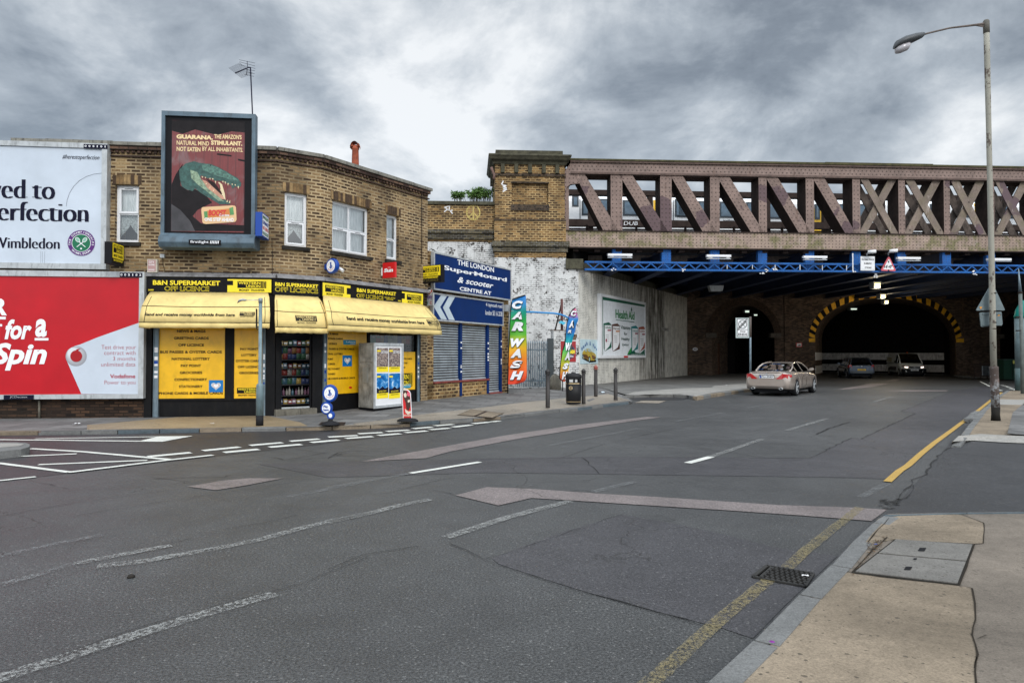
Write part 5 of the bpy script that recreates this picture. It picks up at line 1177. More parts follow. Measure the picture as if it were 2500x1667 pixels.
# burglar alarm box and junction box, cables on the wall
a, zt = fp(F1, 'A', 1208, 1252, .09); b, _ = fp(F1, 'A', 1280, 1252, .09); _, zb = fp(F1, 'A', 1208, 1362, .09)
t = thing('alarm_box', 'pale burglar alarm box on the bricks above the fascia', 'alarm box', F1.pt(a, zb, 0))
m_ = MB(); m_.fbox(F1, a, b+.03, zb, zt, 0, .09); m_.build('case', P('cream_plastic', (.5, .46, .38), .5, dirt=.3), t, bevel=.012)
m_ = MB(); m_.frect(F1, a+.015, b-.005, zb+.03, zt-.02, .092, 0); text(m_, 'CITY', mpf(F1, .094), a+.04, b-.04, zt-.1, zt-.05, 1); text(m_, 'ALARMS', mpf(F1, .094), a+.03, b-.03, zt-.16, zt-.12, 1); text(m_, '24 HOUR', mpf(F1, .094), a+.03, b-.03, zb+.05, zb+.09, 1)
m_.build('lettering', [P('alarm_pink', (.42, .25, .24), .5), M['letterwhite']], t)
m_ = MB(); c_ = F1.w('A', 1333, 1227, .05); s0, z0 = fp(F1, 'A', 1333, 1227, .05); m_.fbox(F1, s0-.05, s0+.05, z0-.045, z0+.045, 0, .08); tag(m_.build('junction_box', M['alulight'], bevel=.008), 'small grey junction box under the crocodile poster case', 'junction box')
m_ = MB()
for fr, c, pts in ((F1, 'A', [(1335, 1242), (1337, 1300), (1352, 1344)]), (F1, 'B', [(1345, 30), (1350, 50), (1500, 44), (1800, 52), (2100, 60), (2225, 90)]), (F2, 'C', [(232, 960), (236, 1100), (234, 1290)]), (F3, 'C', [(860, 1290), (1100, 1325), (1400, 1385), (1530, 1400)]), (F1, 'B', [(1820, 10), (1950, 18), (2110, 50)])):
    p_ = [fr.w(c, x, y, .02) for x, y in pts]
    if len(p_) > 1: m_.tube(jag(p_, 4, .008), .006, 5)
m_.tube([F3.w('C', 1556, y, .03) for y in (560, 800, 1170)], .012, 5)
tag(m_.build('wall_cables', M['black']), 'thin black cables clipped along the shop wall', 'cable', kind='stuff')
# ---- signs perpendicular to the right wing
def PF(s, d0=0, d1=1.0): return Fr(F3.pt(s, 0, d0).to_2d(), F3.pt(s, 0, d1).to_2d())
def hand(m_, fr, cx, cz, r, d, mi):
    "crossed fingers emblem"
    mp = mpf(fr, d)
    k = r
    m_.poly([fr.pt(cx+x*k, cz+y*k, d) for x, y in [(-.38, -.25), (-.05, -.48), (.28, -.42), (.42, -.2), (.40, .05), (.22, .12), (.05, .08), (-.12, .0), (-.2, -.12)]], mi)
    stroke(m_, mp, [(cx-.05*k, cz), (cx-.02*k, cz+.3*k), (cx-.12*k, cz+.62*k)], .17*k, mi, lift=.001); stroke(m_, mp, [(cx+.18*k, cz+.05*k), (cx+.05*k, cz+.35*k), (cx+.10*k, cz+.66*k)], .16*k, mi, lift=.002)
    for yy in (-.05, -.17, -.29): stroke(m_, mp, [(cx+.02*k, cz+yy*k), (cx+.36*k, cz+(yy+.02)*k)], .03*k, mi+1, lift=.003)
    arctext(m_, "The National Lottery", lambda x, y, l: fr.pt(x, y, d+.003+l), cx, cz, r*.78, 215, 345, r*.16, mi+2, inside=True, off=.0)
    stroke(m_, mp, [(cx-.72*k, cz+.05*k), (cx-.66*k, cz+.25*k), (cx-.5*k, cz+.48*k)], .0*k+.03*k, mi+2)
s0 = F3.sz('C', 690, 1190)[0]; pf = PF(s0)
cx, cz = pf.sz('C', 757, 1192); rz = (pf.sz('C', 757, 1125)[1]-pf.sz('C', 757, 1260)[1])/2
t = thing('lottery_sign', 'round blue-rimmed lottery sign sticking out high above the door awning', 'sign', F3.pt(s0, cz-rz, 0))
m_ = MB(); n = 28;
rw = [[pf.pt(cx+math.cos(k*2*math.pi/n)*r_, cz+math.sin(k*2*math.pi/n)*r_, d) for k in range(n)] for r_, d in ((rz*.9, -.11), (rz, -.09), (rz, .0), (rz*.93, .02))]; m_.grid(rw, 0, True, True, True); m_.build('rim', M['royal'], t)
m_ = MB(); m_.disc(pf.pt(cx, cz, .023), pf.t*rz*.78, az*rz*.78, 28, 3); hand(m_, pf, cx, cz, rz*.72, .028, 0); m_.build('face', [M['royal'], M['letterwhite'], M['red'], M['letterwhite']], t)
m_ = MB(); m_.fbox(pf, 0, cx-rz*.85, cz-.07, cz+.07, -.07, -.02); m_.build('bracket', M['royal'], t)
s0 = F3.sz('C', 1190, 1250)[0]; pf = PF(s0)
a, zt = pf.sz('C', 1209, 1166); b, _ = pf.sz('C', 1316, 1162); _, zb = pf.sz('C', 1209, 1300)
t = thing('newspaper_sign', 'square red newspaper sign sticking out from the bricks above the right-hand fascia', 'sign', F3.pt(s0, zb, 0))
m_ = MB(); m_.fbox(pf, a, b, zb, zt, -.08, 0); m_.build('box', M['red'], t, bevel=.02); m_ = MB(); m_.fbox(pf, .02, a, zb+.08, zt-.14, -.06, -.005); m_.build('bracket', M['white'], t)
m_ = MB(); text(m_, 'Sun', mpf(pf, .004), a+.09*(b-a)/.8, b-.1*(b-a)/.8, zb+(zt-zb)*.36, zb+(zt-zb)*.62, 0, off=.06, shear=.15); text(m_, 'THE', mpf(pf, .004), a+(b-a)*.45, a+(b-a)*.68, zb+(zt-zb)*.64, zb+(zt-zb)*.69, 0); m_.build('lettering', M['letterwhite'], t)
s0 = F3.L-.22; pf = PF(s0); a, zt = pf.sz('P', 250, 70); b, _ = pf.sz('P', 692, 45); _, zb = pf.sz('P', 690, 342); zt = pf.sz('P', 690, 38)[1]
t = thing('shop_sign', 'large black and yellow money transfer box sign jutting out in front of the navy sign', 'sign', F3.pt(s0, zb, 0))
m_ = MB(); m_.fbox(pf, a, b, zb, zt, -.17, 0); m_.build('box', M['black'], t, bevel=.01)
m_ = MB(); ya, _ = pf.sz('P', 292, 60); zy = pf.sz('P', 500, 240)[1]; m_.frect(pf, ya, b-.03, zy, zt-.02, .003, 0); H = zt-.02-zy
wuz(m_, pf, ya+.06, b-.09, zy+H*.36, zt-.07, .006); text(m_, 'MONEY TRANSFER', mpf(pf, .006), ya+.09, b-.12, zy+H*.08, zy+H*.24, 1, off=.02)
text(m_, 'B&N SUPERMARKET', mpf(pf, .006), ya+.07, b-.11, zy-.075, zy-.02, 0, off=.03); text(m_, 'OFF LICENCE', mpf(pf, .006), ya+.07, b-.11, zy-.17, zy-.095, 2, off=.0); m_.build('lettering', [M['signyellow'], M['letter'], P('dim_gold', (.16, .13, .03), .5)], t)
pf = PF(F3.L-.02, .0, 1); a, z1_ = pf.sz('P', 416, 430); b, _ = pf.sz('P', 556, 430); zt = pf.sz('P', 480, 580)[1]; zb = pf.sz('P', 480, 756)[1]; ztop = pf.sz('P', 490, 432)[1]
t = thing('payment_sign', 'grey payment sign with a red diamond hanging at the shop corner', 'sign', pf.pt(a, zb, 0))
m_ = MB(); m_.fbox(pf, a, b, zb, ztop-.18, -.05, 0, 0); m_.build('board', M['alulight'], t)
cx = (a+b)/2; zc_ = (ztop+zt)/2; h_ = (ztop-zt)/2; w_ = (b-a)/2*.98
m_ = MB()
for k_, mi in ((1, 0), (.9, 1)): m_.poly([pf.pt(cx-w_*k_, zc_, .004+.002*mi), pf.pt(cx, zc_-h_*k_, .004+.002*mi), pf.pt(cx+w_*k_, zc_, .004+.002*mi), pf.pt(cx, zc_+h_*k_, .004+.002*mi)], mi)
m_.poly([pf.pt(cx+w_*.88, zc_, .008), pf.pt(cx+w_*.44, zc_+h_*.44, .008), pf.pt(cx-w_*.44, zc_-h_*.44, .008), pf.pt(cx, zc_-h_*.88, .008)], 2)
text(m_, 'e', mpf(pf, .010), cx-w_*.42, cx+w_*.42, zc_-h_*.42, zc_+h_*.42, 0, off=.02, shear=.2); text(m_, 'epay', mpf(pf, .004), a+.05, b-.04, zb+(zt-zb)*.56, zb+(zt-zb)*.98, 3, off=.02)
text(m_, 'C', mpf(pf, .006), a+(b-a)*.58, b-.06, zb+.04, zb+(zt-zb)*.42, 2, off=.04); text(m_, 'Y', mpf(pf, .006), a+.05, a+(b-a)*.42, zb+.04, zb+(zt-zb)*.42, 4, off=.04)
m_.build('lettering', [M['letterwhite'], M['letter'], P('epay_red', (.4, .06, .03), .4, var=0), M['purple'], M['green']], t)
# cctv camera
t = thing('cctv_camera', 'white bullet security camera pointing right beside the round lottery sign', 'camera', F3.w('C', 808, 1215, 0))
c0, c1 = F3.w('C', 826, 1214, .3), F3.w('C', 860, 1236, .42); m_ = MB(); m_.tube([c0, c1], .045, 10); m_.build('housing', M['white'], t)
m_ = MB(); m_.tube([F3.w('C', 806, 1208, .0), F3.w('C', 830, 1220, .3)], .015, 6); m_.build('arm', M['alulight'], t)
# chimney pot with cowl, aerial
cp = AtY('C', 968, 285, 24.0); zt_ = AtY('C', 968, 95, 24).z; r_ = (AtY('C', 1001, 200, 24)-AtY('C', 939, 200, 24)).x/2; zb_ = cp.z-.3
t = thing('chimney_pot', 'tall terracotta chimney pot with a hooded top on the roof', 'chimney pot', (cp.x, cp.y, zb_)); H = zt_-zb_
m_ = MB(); m_.lathe((cp.x, cp.y, zb_), [(r_*1.05, 0), (r_*1.02, H*.3), (r_*.92, H*.72), (r_*1.05, H*.74), (r_*1.1, H*.78), (r_*.9, H*.80), (r_*.92, H*.86)], 18); m_.build('pot', M['terracotta'], t)
m_ = MB(); n = 9; x0 = cp.x
arcp = [(-r_*1.35+2.7*r_*i/n, H*(.86+.13*math.sin(math.pi*(i/n)**.9))+(-.05 if i in (0, n) else 0)) for i in range(n+1)]
m_.grid([[Vector((x0+x, cp.y-r_*1.1, zb_+z)) for x, z in arcp], [Vector((x0+x, cp.y+r_*1.1, zb_+z)) for x, z in arcp]], 0, True); m_.grid([[Vector((x0+x, cp.y-r_*1.1, zb_+z-.05)) for x, z in arcp], [Vector((x0+x, cp.y+r_*1.1, zb_+z-.05)) for x, z in arcp]], 0, True)
for sg_ in (-1, 1): m_.box(x0+sg_*r_*.85-.03, x0+sg_*r_*.85+.03, cp.y-.1, cp.y+.1, zb_+H*.82, zb_+H*.92)
m_.build('hood', M['terracotta'], t)
m_ = MB(); m_.box(cp.x-.5, cp.x+.5, cp.y-.4, cp.y+.4, 6.3, zb_+.02); m_.build('stack', M['stock'], t)
Y_ = 18.6; t = thing('tv_aerial', 'black television aerial on a leaning mast above the poster case', 'aerial', AtY('S', 760, 1700, Y_))
def s3(x, y, dy=0): return AtY('S', x, y, Y_+dy)
mt = MB(); mt.tube([s3(790, 2300), s3(748, 1430), s3(700, 345)], .018, 8); mt.build('mast', M['ink'], t)
m_ = MB(); m_.tube([s3(700, 345), s3(640, 350, -.0), s3(340, 480, -.9)], .016, 6)
for i in range(11):
    u_ = i/10; p_ = s3(600-260*u_, 365+112*u_, -.1-.75*u_); e = Vector((.13, .16, -.085))*(1-.1*u_); m_.tube([p_-e, p_+e], .0045, 4)
m_.build('boom', M['ink'], t)
m_ = MB(); m_.tube([s3(622, 195), s3(632, 330)], .008, 5); m_.tube([s3(625, 380), s3(604, 520)], .008, 5)
for (x0, y0, x1, y1) in ((430, 163, 810, 242), (436, 212, 810, 312), (436, 280, 815, 372), (560, 385, 808, 427), (600, 455, 800, 495), (560, 515, 785, 562)): m_.tube([s3(x0, y0, -.05), s3(x1, y1, .05)], .005, 4)
m_.build('reflector', M['ink'], t)
# - goods inside the doorway
gcol = [P('pack%d' % i, c, .35, var=.1) for i, c in enumerate([(.28, .05, .04), (.04, .06, .16), (.40, .28, .07), (.05, .13, .07), (.35, .33, .3), (.2, .09, .15), (.28, .14, .05), (.06, .14, .2)])]
rr = random.Random(21); D9 = -1.05
sa, sb = F2.sz('D', 305, 900, D9)[0]-.05, F2.sz('D', 575, 900, D9)[0]+.12
t = thing('shelf_unit', 'tall dark shelf unit of snacks just inside the shop door', 'shelf', F2.pt((sa+sb)/2, .2, D9))
ys = [735, 860, 935, 1000, 1078, 1175, 1250]
m_ = MB(); m_.fbox(F2, sa, sb, .2, 2.6, D9-.42, D9-.40); m_.build('back_panel', M['black'], t)
levels = []
for y in ys:
    z = F2.sz('D', 430, y, D9)[1]; levels.append(z); m_ = MB(); m_.fbox(F2, sa, sb, z-.025, z, D9-.4, D9); m_.build('shelf', P('shelf_grey', (.05, .05, .055), .5), t)
proto = {}
def packet(kind, mi):
    k = (kind, mi)
    if k not in proto:
        m_ = MB()
        if kind == 'bottle': m_.lathe((0, 0, 0), [(.032, 0), (.035, .02), (.035, .13), (.014, .17), (.014, .2), (.016, .2), (.016, .22)], 10)
        elif kind == 'packet':
            rws = [[Vector((x, d*(1-(abs(x)/.07)**2)*(.03), z)) for x in (-.07, -.04, 0, .04, .07)] for d, z in ((0, 0), (1, .02), (1.2, .08), (1, .14), (0, .165))]; m_.grid(rws, 0, True); m_.grid([[Vector((v.x, -v.y, v.z)) for v in r_] for r_ in rws], 0, True)
        else: m_.box(-.05, .05, -.03, .03, 0, .15); m_.box(-.035, .035, -.032, -.031, .05, .11, 1)
        proto[k] = m_.build(kind, [gcol[mi], M['letterwhite']]); return proto[k]
    o = proto[k].copy(); COL.objects.link(o); return o
GL = {'bottle': ('drinks bottle on the shelves inside the shop door', 'bottles on the shelves inside the shop door'), 'packet': ('shiny snack packet on the shelves inside the shop door', 'snack packets on the shelves inside the shop door'), 'carton': ('small printed carton on the shelves inside the shop door', 'cartons on the shelves inside the shop door')}
ang = math.atan2(F2.t.y, F2.t.x)
for li, z in enumerate(levels):
    kind = ['carton', 'packet', 'carton', 'packet', 'packet', 'bottle', 'carton'][li]
    s = sa+.08
    while s < sb-.06:
        for row in range(2):
            if kind == 'bottle' and row: continue
            o = packet(kind, rr.choice([0, 1, 2, 3, 4, 5, 6, 7, 2, 0]) if kind != 'bottle' else rr.choice([4, 4, 7, 5])); o.location = F2.pt(s+rr.uniform(-.01, .01), z+.002+row*(.16 if kind == 'packet' and li == 1 else 0), D9-.08-(0 if row == 0 else .0 if (kind == 'packet' and li == 1) else .14)); o.rotation_euler = (0, 0, ang+rr.uniform(-.15, .15)); o.scale = (1, 1, rr.uniform(.8, 1.15)*(.85 if kind == 'carton' else 1))
            tag(o, GL[kind][0], kind, GL[kind][1])
        s += .085 if kind == 'bottle' else .125
sl_ = bpy.data.lights.new('shop_light', 'AREA'); sl_.energy = 5; sl_.size = 1.0; sl_.color = (.9, .95, 1)
slo = bpy.data.objects.new('shop_ceiling_light', sl_); COL.objects.link(slo); slo.location = F2.pt(.6, 2.6, -.55); slo.rotation_euler = (math.radians(35)*1, 0, ang)
tag(slo, 'strip light on the ceiling just inside the shop door', 'ceiling light')
# - pavement furniture by the shop
def zpt(c, x, y, z): return G(c, x, y, z)
# poster cabinet
K0 = Vector((-3.74, 18.44)); K1 = Vector((-3.12, 19.5)); KF = Fr(K0, K1); Kd = Vector((-.50, .46)); Kb = K0+Kd*1.0
KS = Fr(Kb, K0)
zt = KF.sz('D', 1132, 712)[1]; zb = .17
t = thing('poster_cabinet', 'grey metal street cabinet with four posters on its bright end panel', 'cabinet', (K0.x, K0.y, zb))
m_ = MB(); bx = [K0, K1, K1+Kd, Kb]
m_.hexa([(p.x, p.y, zb+.07) for p in bx]+[(p.x, p.y, zt) for p in bx]); m_.build('body', P('scuffed_grey_metal', (.26, .25, .22), .6, .1, var=.45, dirt=.55, scale=3), t, bevel=.015)
m_ = MB(); k2 = [K0+(K1-K0)*.02+Kd*.03, K1-(K1-K0)*.02+Kd*.03, K1+Kd*.97, Kb+(K1-K0)*.02]; m_.hexa([(p.x, p.y, zb-.05) for p in k2]+[(p.x, p.y, zb+.07) for p in k2]); m_.build('plinth', M['black'], t)
for z0, z1 in ((zb+.12, zb+1.28), (zb+1.32, zt-.06)):
    m_ = MB(); m_.fbox(KS, .05, KS.L-.06, z0, z1, -.01, .008); m_.build('door', P('scuffed_grey_door', (.30, .29, .26), .6, .1, var=.5, dirt=.5, scale=4), t, bevel=.006)
m_ = MB(); m_.fbox(KS, .2, .45, zb+.75, zb+1.15, .0, .014); m_.build('vent_plate', M['alu'], t, bevel=.004)
L_ = KF.L; m_ = MB()
for a, b, c0, c1 in ((0, L_, zt-.07, zt), (0, L_, zb+.06, zb+.13), (0, .055, zb+.13, zt-.07), (L_-.06, L_, zb+.13, zt-.07)): m_.fbox(KF, a+.002, b-.002, c0, c1, -.005, .035)
m_.build('frame', M['alulight'], t, bevel=.006)
m_ = MB(); m_.frect(KF, .055, L_-.06, zb+.13, zt-.07, .006); pn = m_.build('panel', M['white'], t)
def mk_crowd():
    m, n, b = newmat('crowd_photo'); uv = n.new('ShaderNodeTexCoord').outputs['UV']
    v = n.new('ShaderNodeTexVoronoi', feature='F1', ins={'Scale': 38.0, 'Vector': uv}); c = n.ramp(n.new('ShaderNodeSeparateColor', ins={0: v.outputs['Color']}).outputs[0], [(0, (.05, .035, .05)), (.5, (.22, .16, .14)), (1, (.5, .42, .35))])
    n.set(b.inputs['Base Color'], c); b.inputs['Roughness'].default_value = .3; return m
def mk_bluep():
    m, n, b = newmat('blue_sky_photo'); uv = n.new('ShaderNodeTexCoord').outputs['UV']; v = n.noise(uv, 5, 5, .6, .6)
    n.set(b.inputs['Base Color'], n.ramp(v, [(.3, (.0, .03, .18)), (.5, (.0, .18, .5)), (.62, (.25, .5, .75)), (.7, (.8, .85, .9))])); b.inputs['Roughness'].default_value = .3; return m
crowd, bluep = mk_crowd(), mk_bluep()
for ci, (x0, x1) in enumerate(((1155, 1257), (1263, 1362))):
    for ri, (y0, ym, y1, yk) in enumerate(((757, 925, 972, 0), (984, 1158, 1206, 1))):
        a, z1 = KF.sz('D', x0, y0); b_, _ = KF.sz('D', x1, y0); zm = KF.sz('D', x0, ym)[1]; z0 = KF.sz('D', x0, y1)[1]
        m_ = MB(); m_.frect(KF, a, b_, zm, z1, .010, 0); m_.frect(KF, a, b_, z0, zm, .011, 1)
        m_.frect(KF, a+.01, a+(b_-a)*.33, z1-.2*(z1-zm), z1-.06, .013, 1)
        if yk: m_.poly([KF.pt(a, zm, .013), KF.pt(b_, zm, .013), KF.pt(b_, zm+.16, .013), KF.pt(a+(b_-a)*.7, zm+.12, .013), KF.pt(a+(b_-a)*.5, zm+.18, .013), KF.pt(a+(b_-a)*.2, zm+.11, .013), KF.pt(a, zm+.15, .013)], 2)
        if yk: text(m_, 'ON SALE NOW', mpf(KF, .015), a+.08, b_-.08, zm+.03, zm+.07, 1)
        else: text(m_, 'GUIDE TO THE WORLD', mpf(KF, .015), a+(b_-a)*.36, b_-.02, z1-.15, z1-.08, 3, off=.02)
        text(m_, 'ticketweekly', mpf(KF, .014), a+.07, b_-.07, z0+.08, z0+.14, 4, off=.0); m_.build('poster', [bluep if yk else crowd, M['signyellow'], M['ink'], M['letterwhite'], M['letter']], t)
# short lamp post
p = G('B', 2130, 1297, .12); Y_ = p.y
def B3(x, y, dy=0): return AtY('B', x, y, Y_+dy)
t = thing('lamp_post', 'short blue-grey street lamp post with a black foot in front of the left awning', 'lamp post', (p.x, p.y, .12))
r1 = (B3(2158, 1100)-B3(2099, 1100)).x/2; r0 = (B3(2147, 700)-B3(2120, 700)).x/2; zA, zB, zC = B3(2128, 1222).z, B3(2128, 962).z, B3(2133, 300).z; zD = B3(2133, 264).z
m_ = MB(); m_.lathe((p.x, p.y, 0), [(r1, .1), (r1, zA)], 18); m_.build('foot', M['rubber'], t)
m_ = MB(); m_.lathe((p.x, p.y, 0), [(r1, zA), (r1*.98, zB-.05), (r1*.85, zB-.015), (r0, zB+.01), (r0*1.02, zC)], 18); m_.build('column', P('lamp_post_paint', (.17, .24, .26), .5, .1, var=.25, dirt=.3), t)
m_ = MB(); m_.lathe((p.x, p.y, 0), [(r0*1.25, zC), (r0*1.25, zD), (r0*.5, zD+.01)], 16); m_.build('cap', M['alu'], t)
m_ = MB(); m_.tube([B3(2125, 278), B3(2040, 278), B3(2000, 284)], .009, 6); m_.build('arm', M['alulight'], t)
h0, h1, h2 = B3(2025, 278), B3(1990, 272), B3(1948, 300)
m_ = MB(); rws = []
for q_, w_, hh in ((h0, .01, .008), (B3(2010, 276), .045, .02), (B3(1985, 276), .07, .03), (B3(1962, 284), .06, .025), (h2, .02, .01)): rws.append([q_+Vector((0, math.cos(k*math.pi/4)*w_, math.sin(k*math.pi/4)*hh)) for k in range(8)])
m_.grid(rws, 0, True, True, True); m_.build('lamp_head', M['alulight'], t)
m_ = MB(); m_.hexa([B3(2098, 500, -.0), B3(2110, 530, .0), B3(2112, 530, .35), B3(2102, 505, .35), B3(2098, 345), B3(2110, 352), B3(2112, 352, .35), B3(2102, 347, .35)]); m_.tube([B3(2104, 500), B3(2128, 495)], .012, 6); m_.build('sign_plate', M['black'], t)
# lottery "Play here" pavement sign
p = G('D', 748, 1432, .13); Y_ = p.y
def D3(x, y, dy=0): return AtY('D', x, y, Y_+dy)
t = thing('pavement_sign', 'blue pavement sign of three stacked discs on a round black foot', 'pavement sign', (p.x, p.y, .13))
rB = (D3(833, 1425)-D3(665, 1425)).x/2
m_ = MB(); m_.lathe((p.x, p.y, .122), [(rB, 0), (rB, .02), (rB*.8, .05), (rB*.25, .085), (.05, .11), (.04, .14)], 24); m_.build('foot', M['rubber'], t)
m_ = MB(); m_.tube([D3(748, 1410), D3(748, 1378)], .035, 8); m_.build('stem', M['royal'], t)
FD_ = Fr((D3(600, 1200).x, Y_), (D3(700, 1200).x, Y_))
for (x, y, r_, word) in ((743, 1158, 66, 'hand'), (713, 1288, 50, 'play'), (750, 1353, 33, 'ball')):
    cx, cz = FD_.sz('D', x, y); R_ = (D3(x+r_, y)-D3(x, y)).x; n = 28; Ry = R_*(1.18 if word == 'hand' else 1.15)
    m_ = MB(); m_.grid([[FD_.pt(cx+math.cos(k*2*math.pi/n)*R_*f_, cz+math.sin(k*2*math.pi/n)*Ry*f_, d) for k in range(n)] for f_, d in ((.9, -.09), (1, -.07), (1, 0), (.9, .025))], 0, True, True, True); ds = m_.build('disc', M['royal'], t)
    m_ = MB()
    f_ = .72 if word != 'ball' else .5
    m_.disc(FD_.pt(cx, cz, .028), FD_.t*R_*f_, az*Ry*f_, 28, 0)
    if word == 'hand': hand(m_, FD_, cx, cz, R_*.72, .033, 1)
    if word == 'play':
        text(m_, 'Play', mpf(FD_, .033), cx-R_*.46, cx+R_*.34, cz-R_*.02, cz+R_*.52, 1, off=.04); text(m_, 'here', mpf(FD_, .033), cx-R_*.46, cx+R_*.46, cz-R_*.5, cz-R_*.06, 1, off=.04)
    m_.build('face', [M['letterwhite'], M['royal'], M['letterwhite'], M['red']], ds)
# ice cream pavement sign
p = G('D', 1430, 1400, .14); Y_ = p.y; FI = Fr((D3(1300, 1200).x, Y_+.0), (D3(1400, 1200).x+.0, Y_+.03))
t = thing('pavement_sign', 'narrow red pavement sign with a chocolate ice cream cone on an oval black foot', 'pavement sign', (p.x, p.y, .14))
rB = (D3(1525, 1398)-D3(1335, 1398)).x/2; m_ = MB(); n = 24
m_.grid([[Vector((p.x+math.cos(k*2*math.pi/n)*rB*f_, p.y+math.sin(k*2*math.pi/n)*rB*.62*f_, z)) for k in range(n)] for f_, z in ((1, .125), (1, .15), (.8, .185), (.3, .21))], 0, True, True, True); m_.build('foot', M['rubber'], t)
def fi(x, y, d): return FI.w('D', x, y, d)
m_ = MB(); m_.prism([fi(x, y, .02) for x, y in [(1390, 1382), (1380, 1160), (1385, 1135), (1405, 1120), (1430, 1125), (1448, 1138), (1458, 1160), (1470, 1395)]], FI.n*-.035); bd = m_.build('board', M['letterwhite'], t)
m_ = MB(); m_.poly([fi(x, y, .026) for x, y in [(1395, 1375), (1385, 1165), (1392, 1142), (1408, 1128), (1430, 1133), (1444, 1145), (1452, 1165), (1464, 1388)]], 0)
m_.poly([fi(x, y, .030) for x, y in [(1388, 1140), (1400, 1118), (1425, 1140), (1445, 1180), (1455, 1215), (1455, 1270), (1440, 1310), (1420, 1300), (1412, 1240), (1392, 1190)]], 1)
m_.poly([fi(x, y, .033) for x, y in [(1394, 1165), (1410, 1150), (1422, 1170), (1415, 1195), (1400, 1190)]], 2); m_.poly([fi(x, y, .033) for x, y in [(1430, 1220), (1448, 1212), (1452, 1232), (1432, 1240)]], 2)
m_.poly([fi(x, y, .033) for x, y in [(1405, 1290), (1418, 1305), (1440, 1318), (1458, 1312), (1458, 1335), (1430, 1345), (1410, 1325)]], 2); m_.poly([fi(x, y, .034) for x, y in [(1392, 1128), (1400, 1106), (1412, 1112), (1412, 1135)]], 2)
c_ = fi(1438, 1165, .034); m_.disc(c_, FI.t*.04, az*.05, 14, 3)
aI, zI = FI.sz('D', 1400, 1350, .03); bI, _ = FI.sz('D', 1460, 1350, .03); text(m_, 'Moments', mpf(FI, .036), aI, bI, zI-.03, zI+.02, 2, off=.02)
m_.build('ice_cream_print', [M['red'], P('chocolate', (.05, .015, .01), .4, var=.3), P('cream', (.7, .6, .48), .5, var=.1), P('logo_pink', (.7, .1, .15), .4)], bd)
# - shuttered workshop next door
t = thing('workshop_building', 'low brick motorcycle workshop with three grey roller shutters under navy signs', 'building', F4.pt(F4.L/2, .2))
zs1 = F4.sz('P', 1760, 1090)[1]; zTop = F4.sz('D', 1660, 235)[1]
e0 = F4.sz('D', 1655, 900)[0]; e1, e2 = F4.sz('D', 1888, 900)[0], F4.sz('D', 1906, 900)[0]; e3, e4 = F4.sz('D', 2128, 900)[0], F4.sz('D', 2144, 900)[0]; e5 = F4.sz('D', 2245, 900)[0]; e6 = F4.sz('D', 2258, 900)[0]; EL = F4.sz('D', 2318, 900)[0]
zsill = F4.sz('D', 1890, 1042)[1]
m_ = MB(); m_.fbox(F4, -.4, e4, 0, zsill-.06, -.3, .0); m_.fbox(F4, -.4, EL, zs1-.1, 5.05, -2.4, -.02); m_.fbox(F4, e6, EL, 0, 4.6, -.3, .02); m_.fbox(F4, -.5, e0+.02, 0, 4.6, -.3, .0)
m_.build('wall', M['tower'], t)
m_ = MB(); m_.fbox(F4, e0, e4, zsill-.06, zsill, -.2, .06); m_.fbox(F4, e4, e6, .2, .27, -.2, .05); m_.build('window_sill', P('oxide_red_sill', (.22, .04, .03), .7, var=.4), t)
m_ = MB()
for a, b in ((e1, e2), (e3, e4), (e5, e6)):
    m_ = MB(); m_.fbox(F4, a, b, .25, zs1+.05, -.12, .03)
    for k in range(5): z_ = rnd.uniform(1.0, 2.2); m_.fbox(F4, a+.02, b-.02, z_, z_+rnd.uniform(.04, .1), .03, .034, 1)
    m_.build('shutter_rail', [M['bluesign'], M['white']], t)
def shutter(a, b, z0, z1):
    n = int((z1-z0)/.085); rows = []
    for i in range(n*5+1):
        u = (i % 5)/5; d = -.08+.024*math.sin(math.pi*u)**.8; z = z0+(z1-z0)*i/(n*5); rows.append([F4.pt(a, z, d), F4.pt(b, z, d)])
    m2 = MB()
    for i in range(n): m2.grid(rows[i*5+1:i*5+5], 0, True); m2.grid(rows[i*5:i*5+2], 1, False); m2.grid(rows[i*5+4:i*5+6], 1, False)  # groove rows dark: dirt plus crease shade painted into the colour
    m2.fbox(F4, a, b, z0, z0+.06, -.09, -.03); return m2.build('roller_shutter', [M['shutter'], M['steeldark']], t)
M['shutter'] = P('galvanised_shutter', (.36, .41, .44), .45, .25, var=.3, dirt=.25, scale=2)
shutter(e0, e1, zsill, zs1+.05); shutter(e2, e3, zsill, zs1+.05); shutter(e4, e5, .27, zs1+.05)
m_ = MB(); m_.fbox(F4, -.1, EL, 0, 4.3, -.4, -.2); m_.build('dark_lining', M['sootblack'], t)
# dark gap behind signs
# signs
def bigsign(name, label, c, x0, y0, y1, x1, d):
    a, zt = F4.sz(c, x0, y0, d); _, zb = F4.sz(c, x0, y1, d); b, _ = F4.sz(c, x1, y0, d)
    t = thing(name, label, 'sign', F4.pt((a+b)/2, zb, 0))
    m_ = MB(); m_.fbox(F4, a, b, zb, zt, d-.1, d); bo = m_.build('panel', M['bluesign'], t)
    m_ = MB()
    for s0, s1, z0, z1 in ((a-.05, b+.05, zt, zt+.05), (a-.05, b+.05, zb-.05, zb), (a-.05, a, zb, zt), (b, b+.05, zb, zt)): m_.fbox(F4, s0, s1, z0, z1, d-.11, d+.02)
    m_.build('frame', M['alulight'], t); return t, (a, b, zb, zt)
DS = .22
t, (a, b, zb, zt) = bigsign('shop_sign', 'big upper navy sign with white slanted wording above the shutters', 'C', 1668, 1080, 1388, 2338, DS)
m_ = MB(); mp = mpf(F4, DS+.006)
ztq = zt; H = zt-zb; W_ = b-a
def fs(y, x, c='P'): return F4.sz(c, x, y, DS)
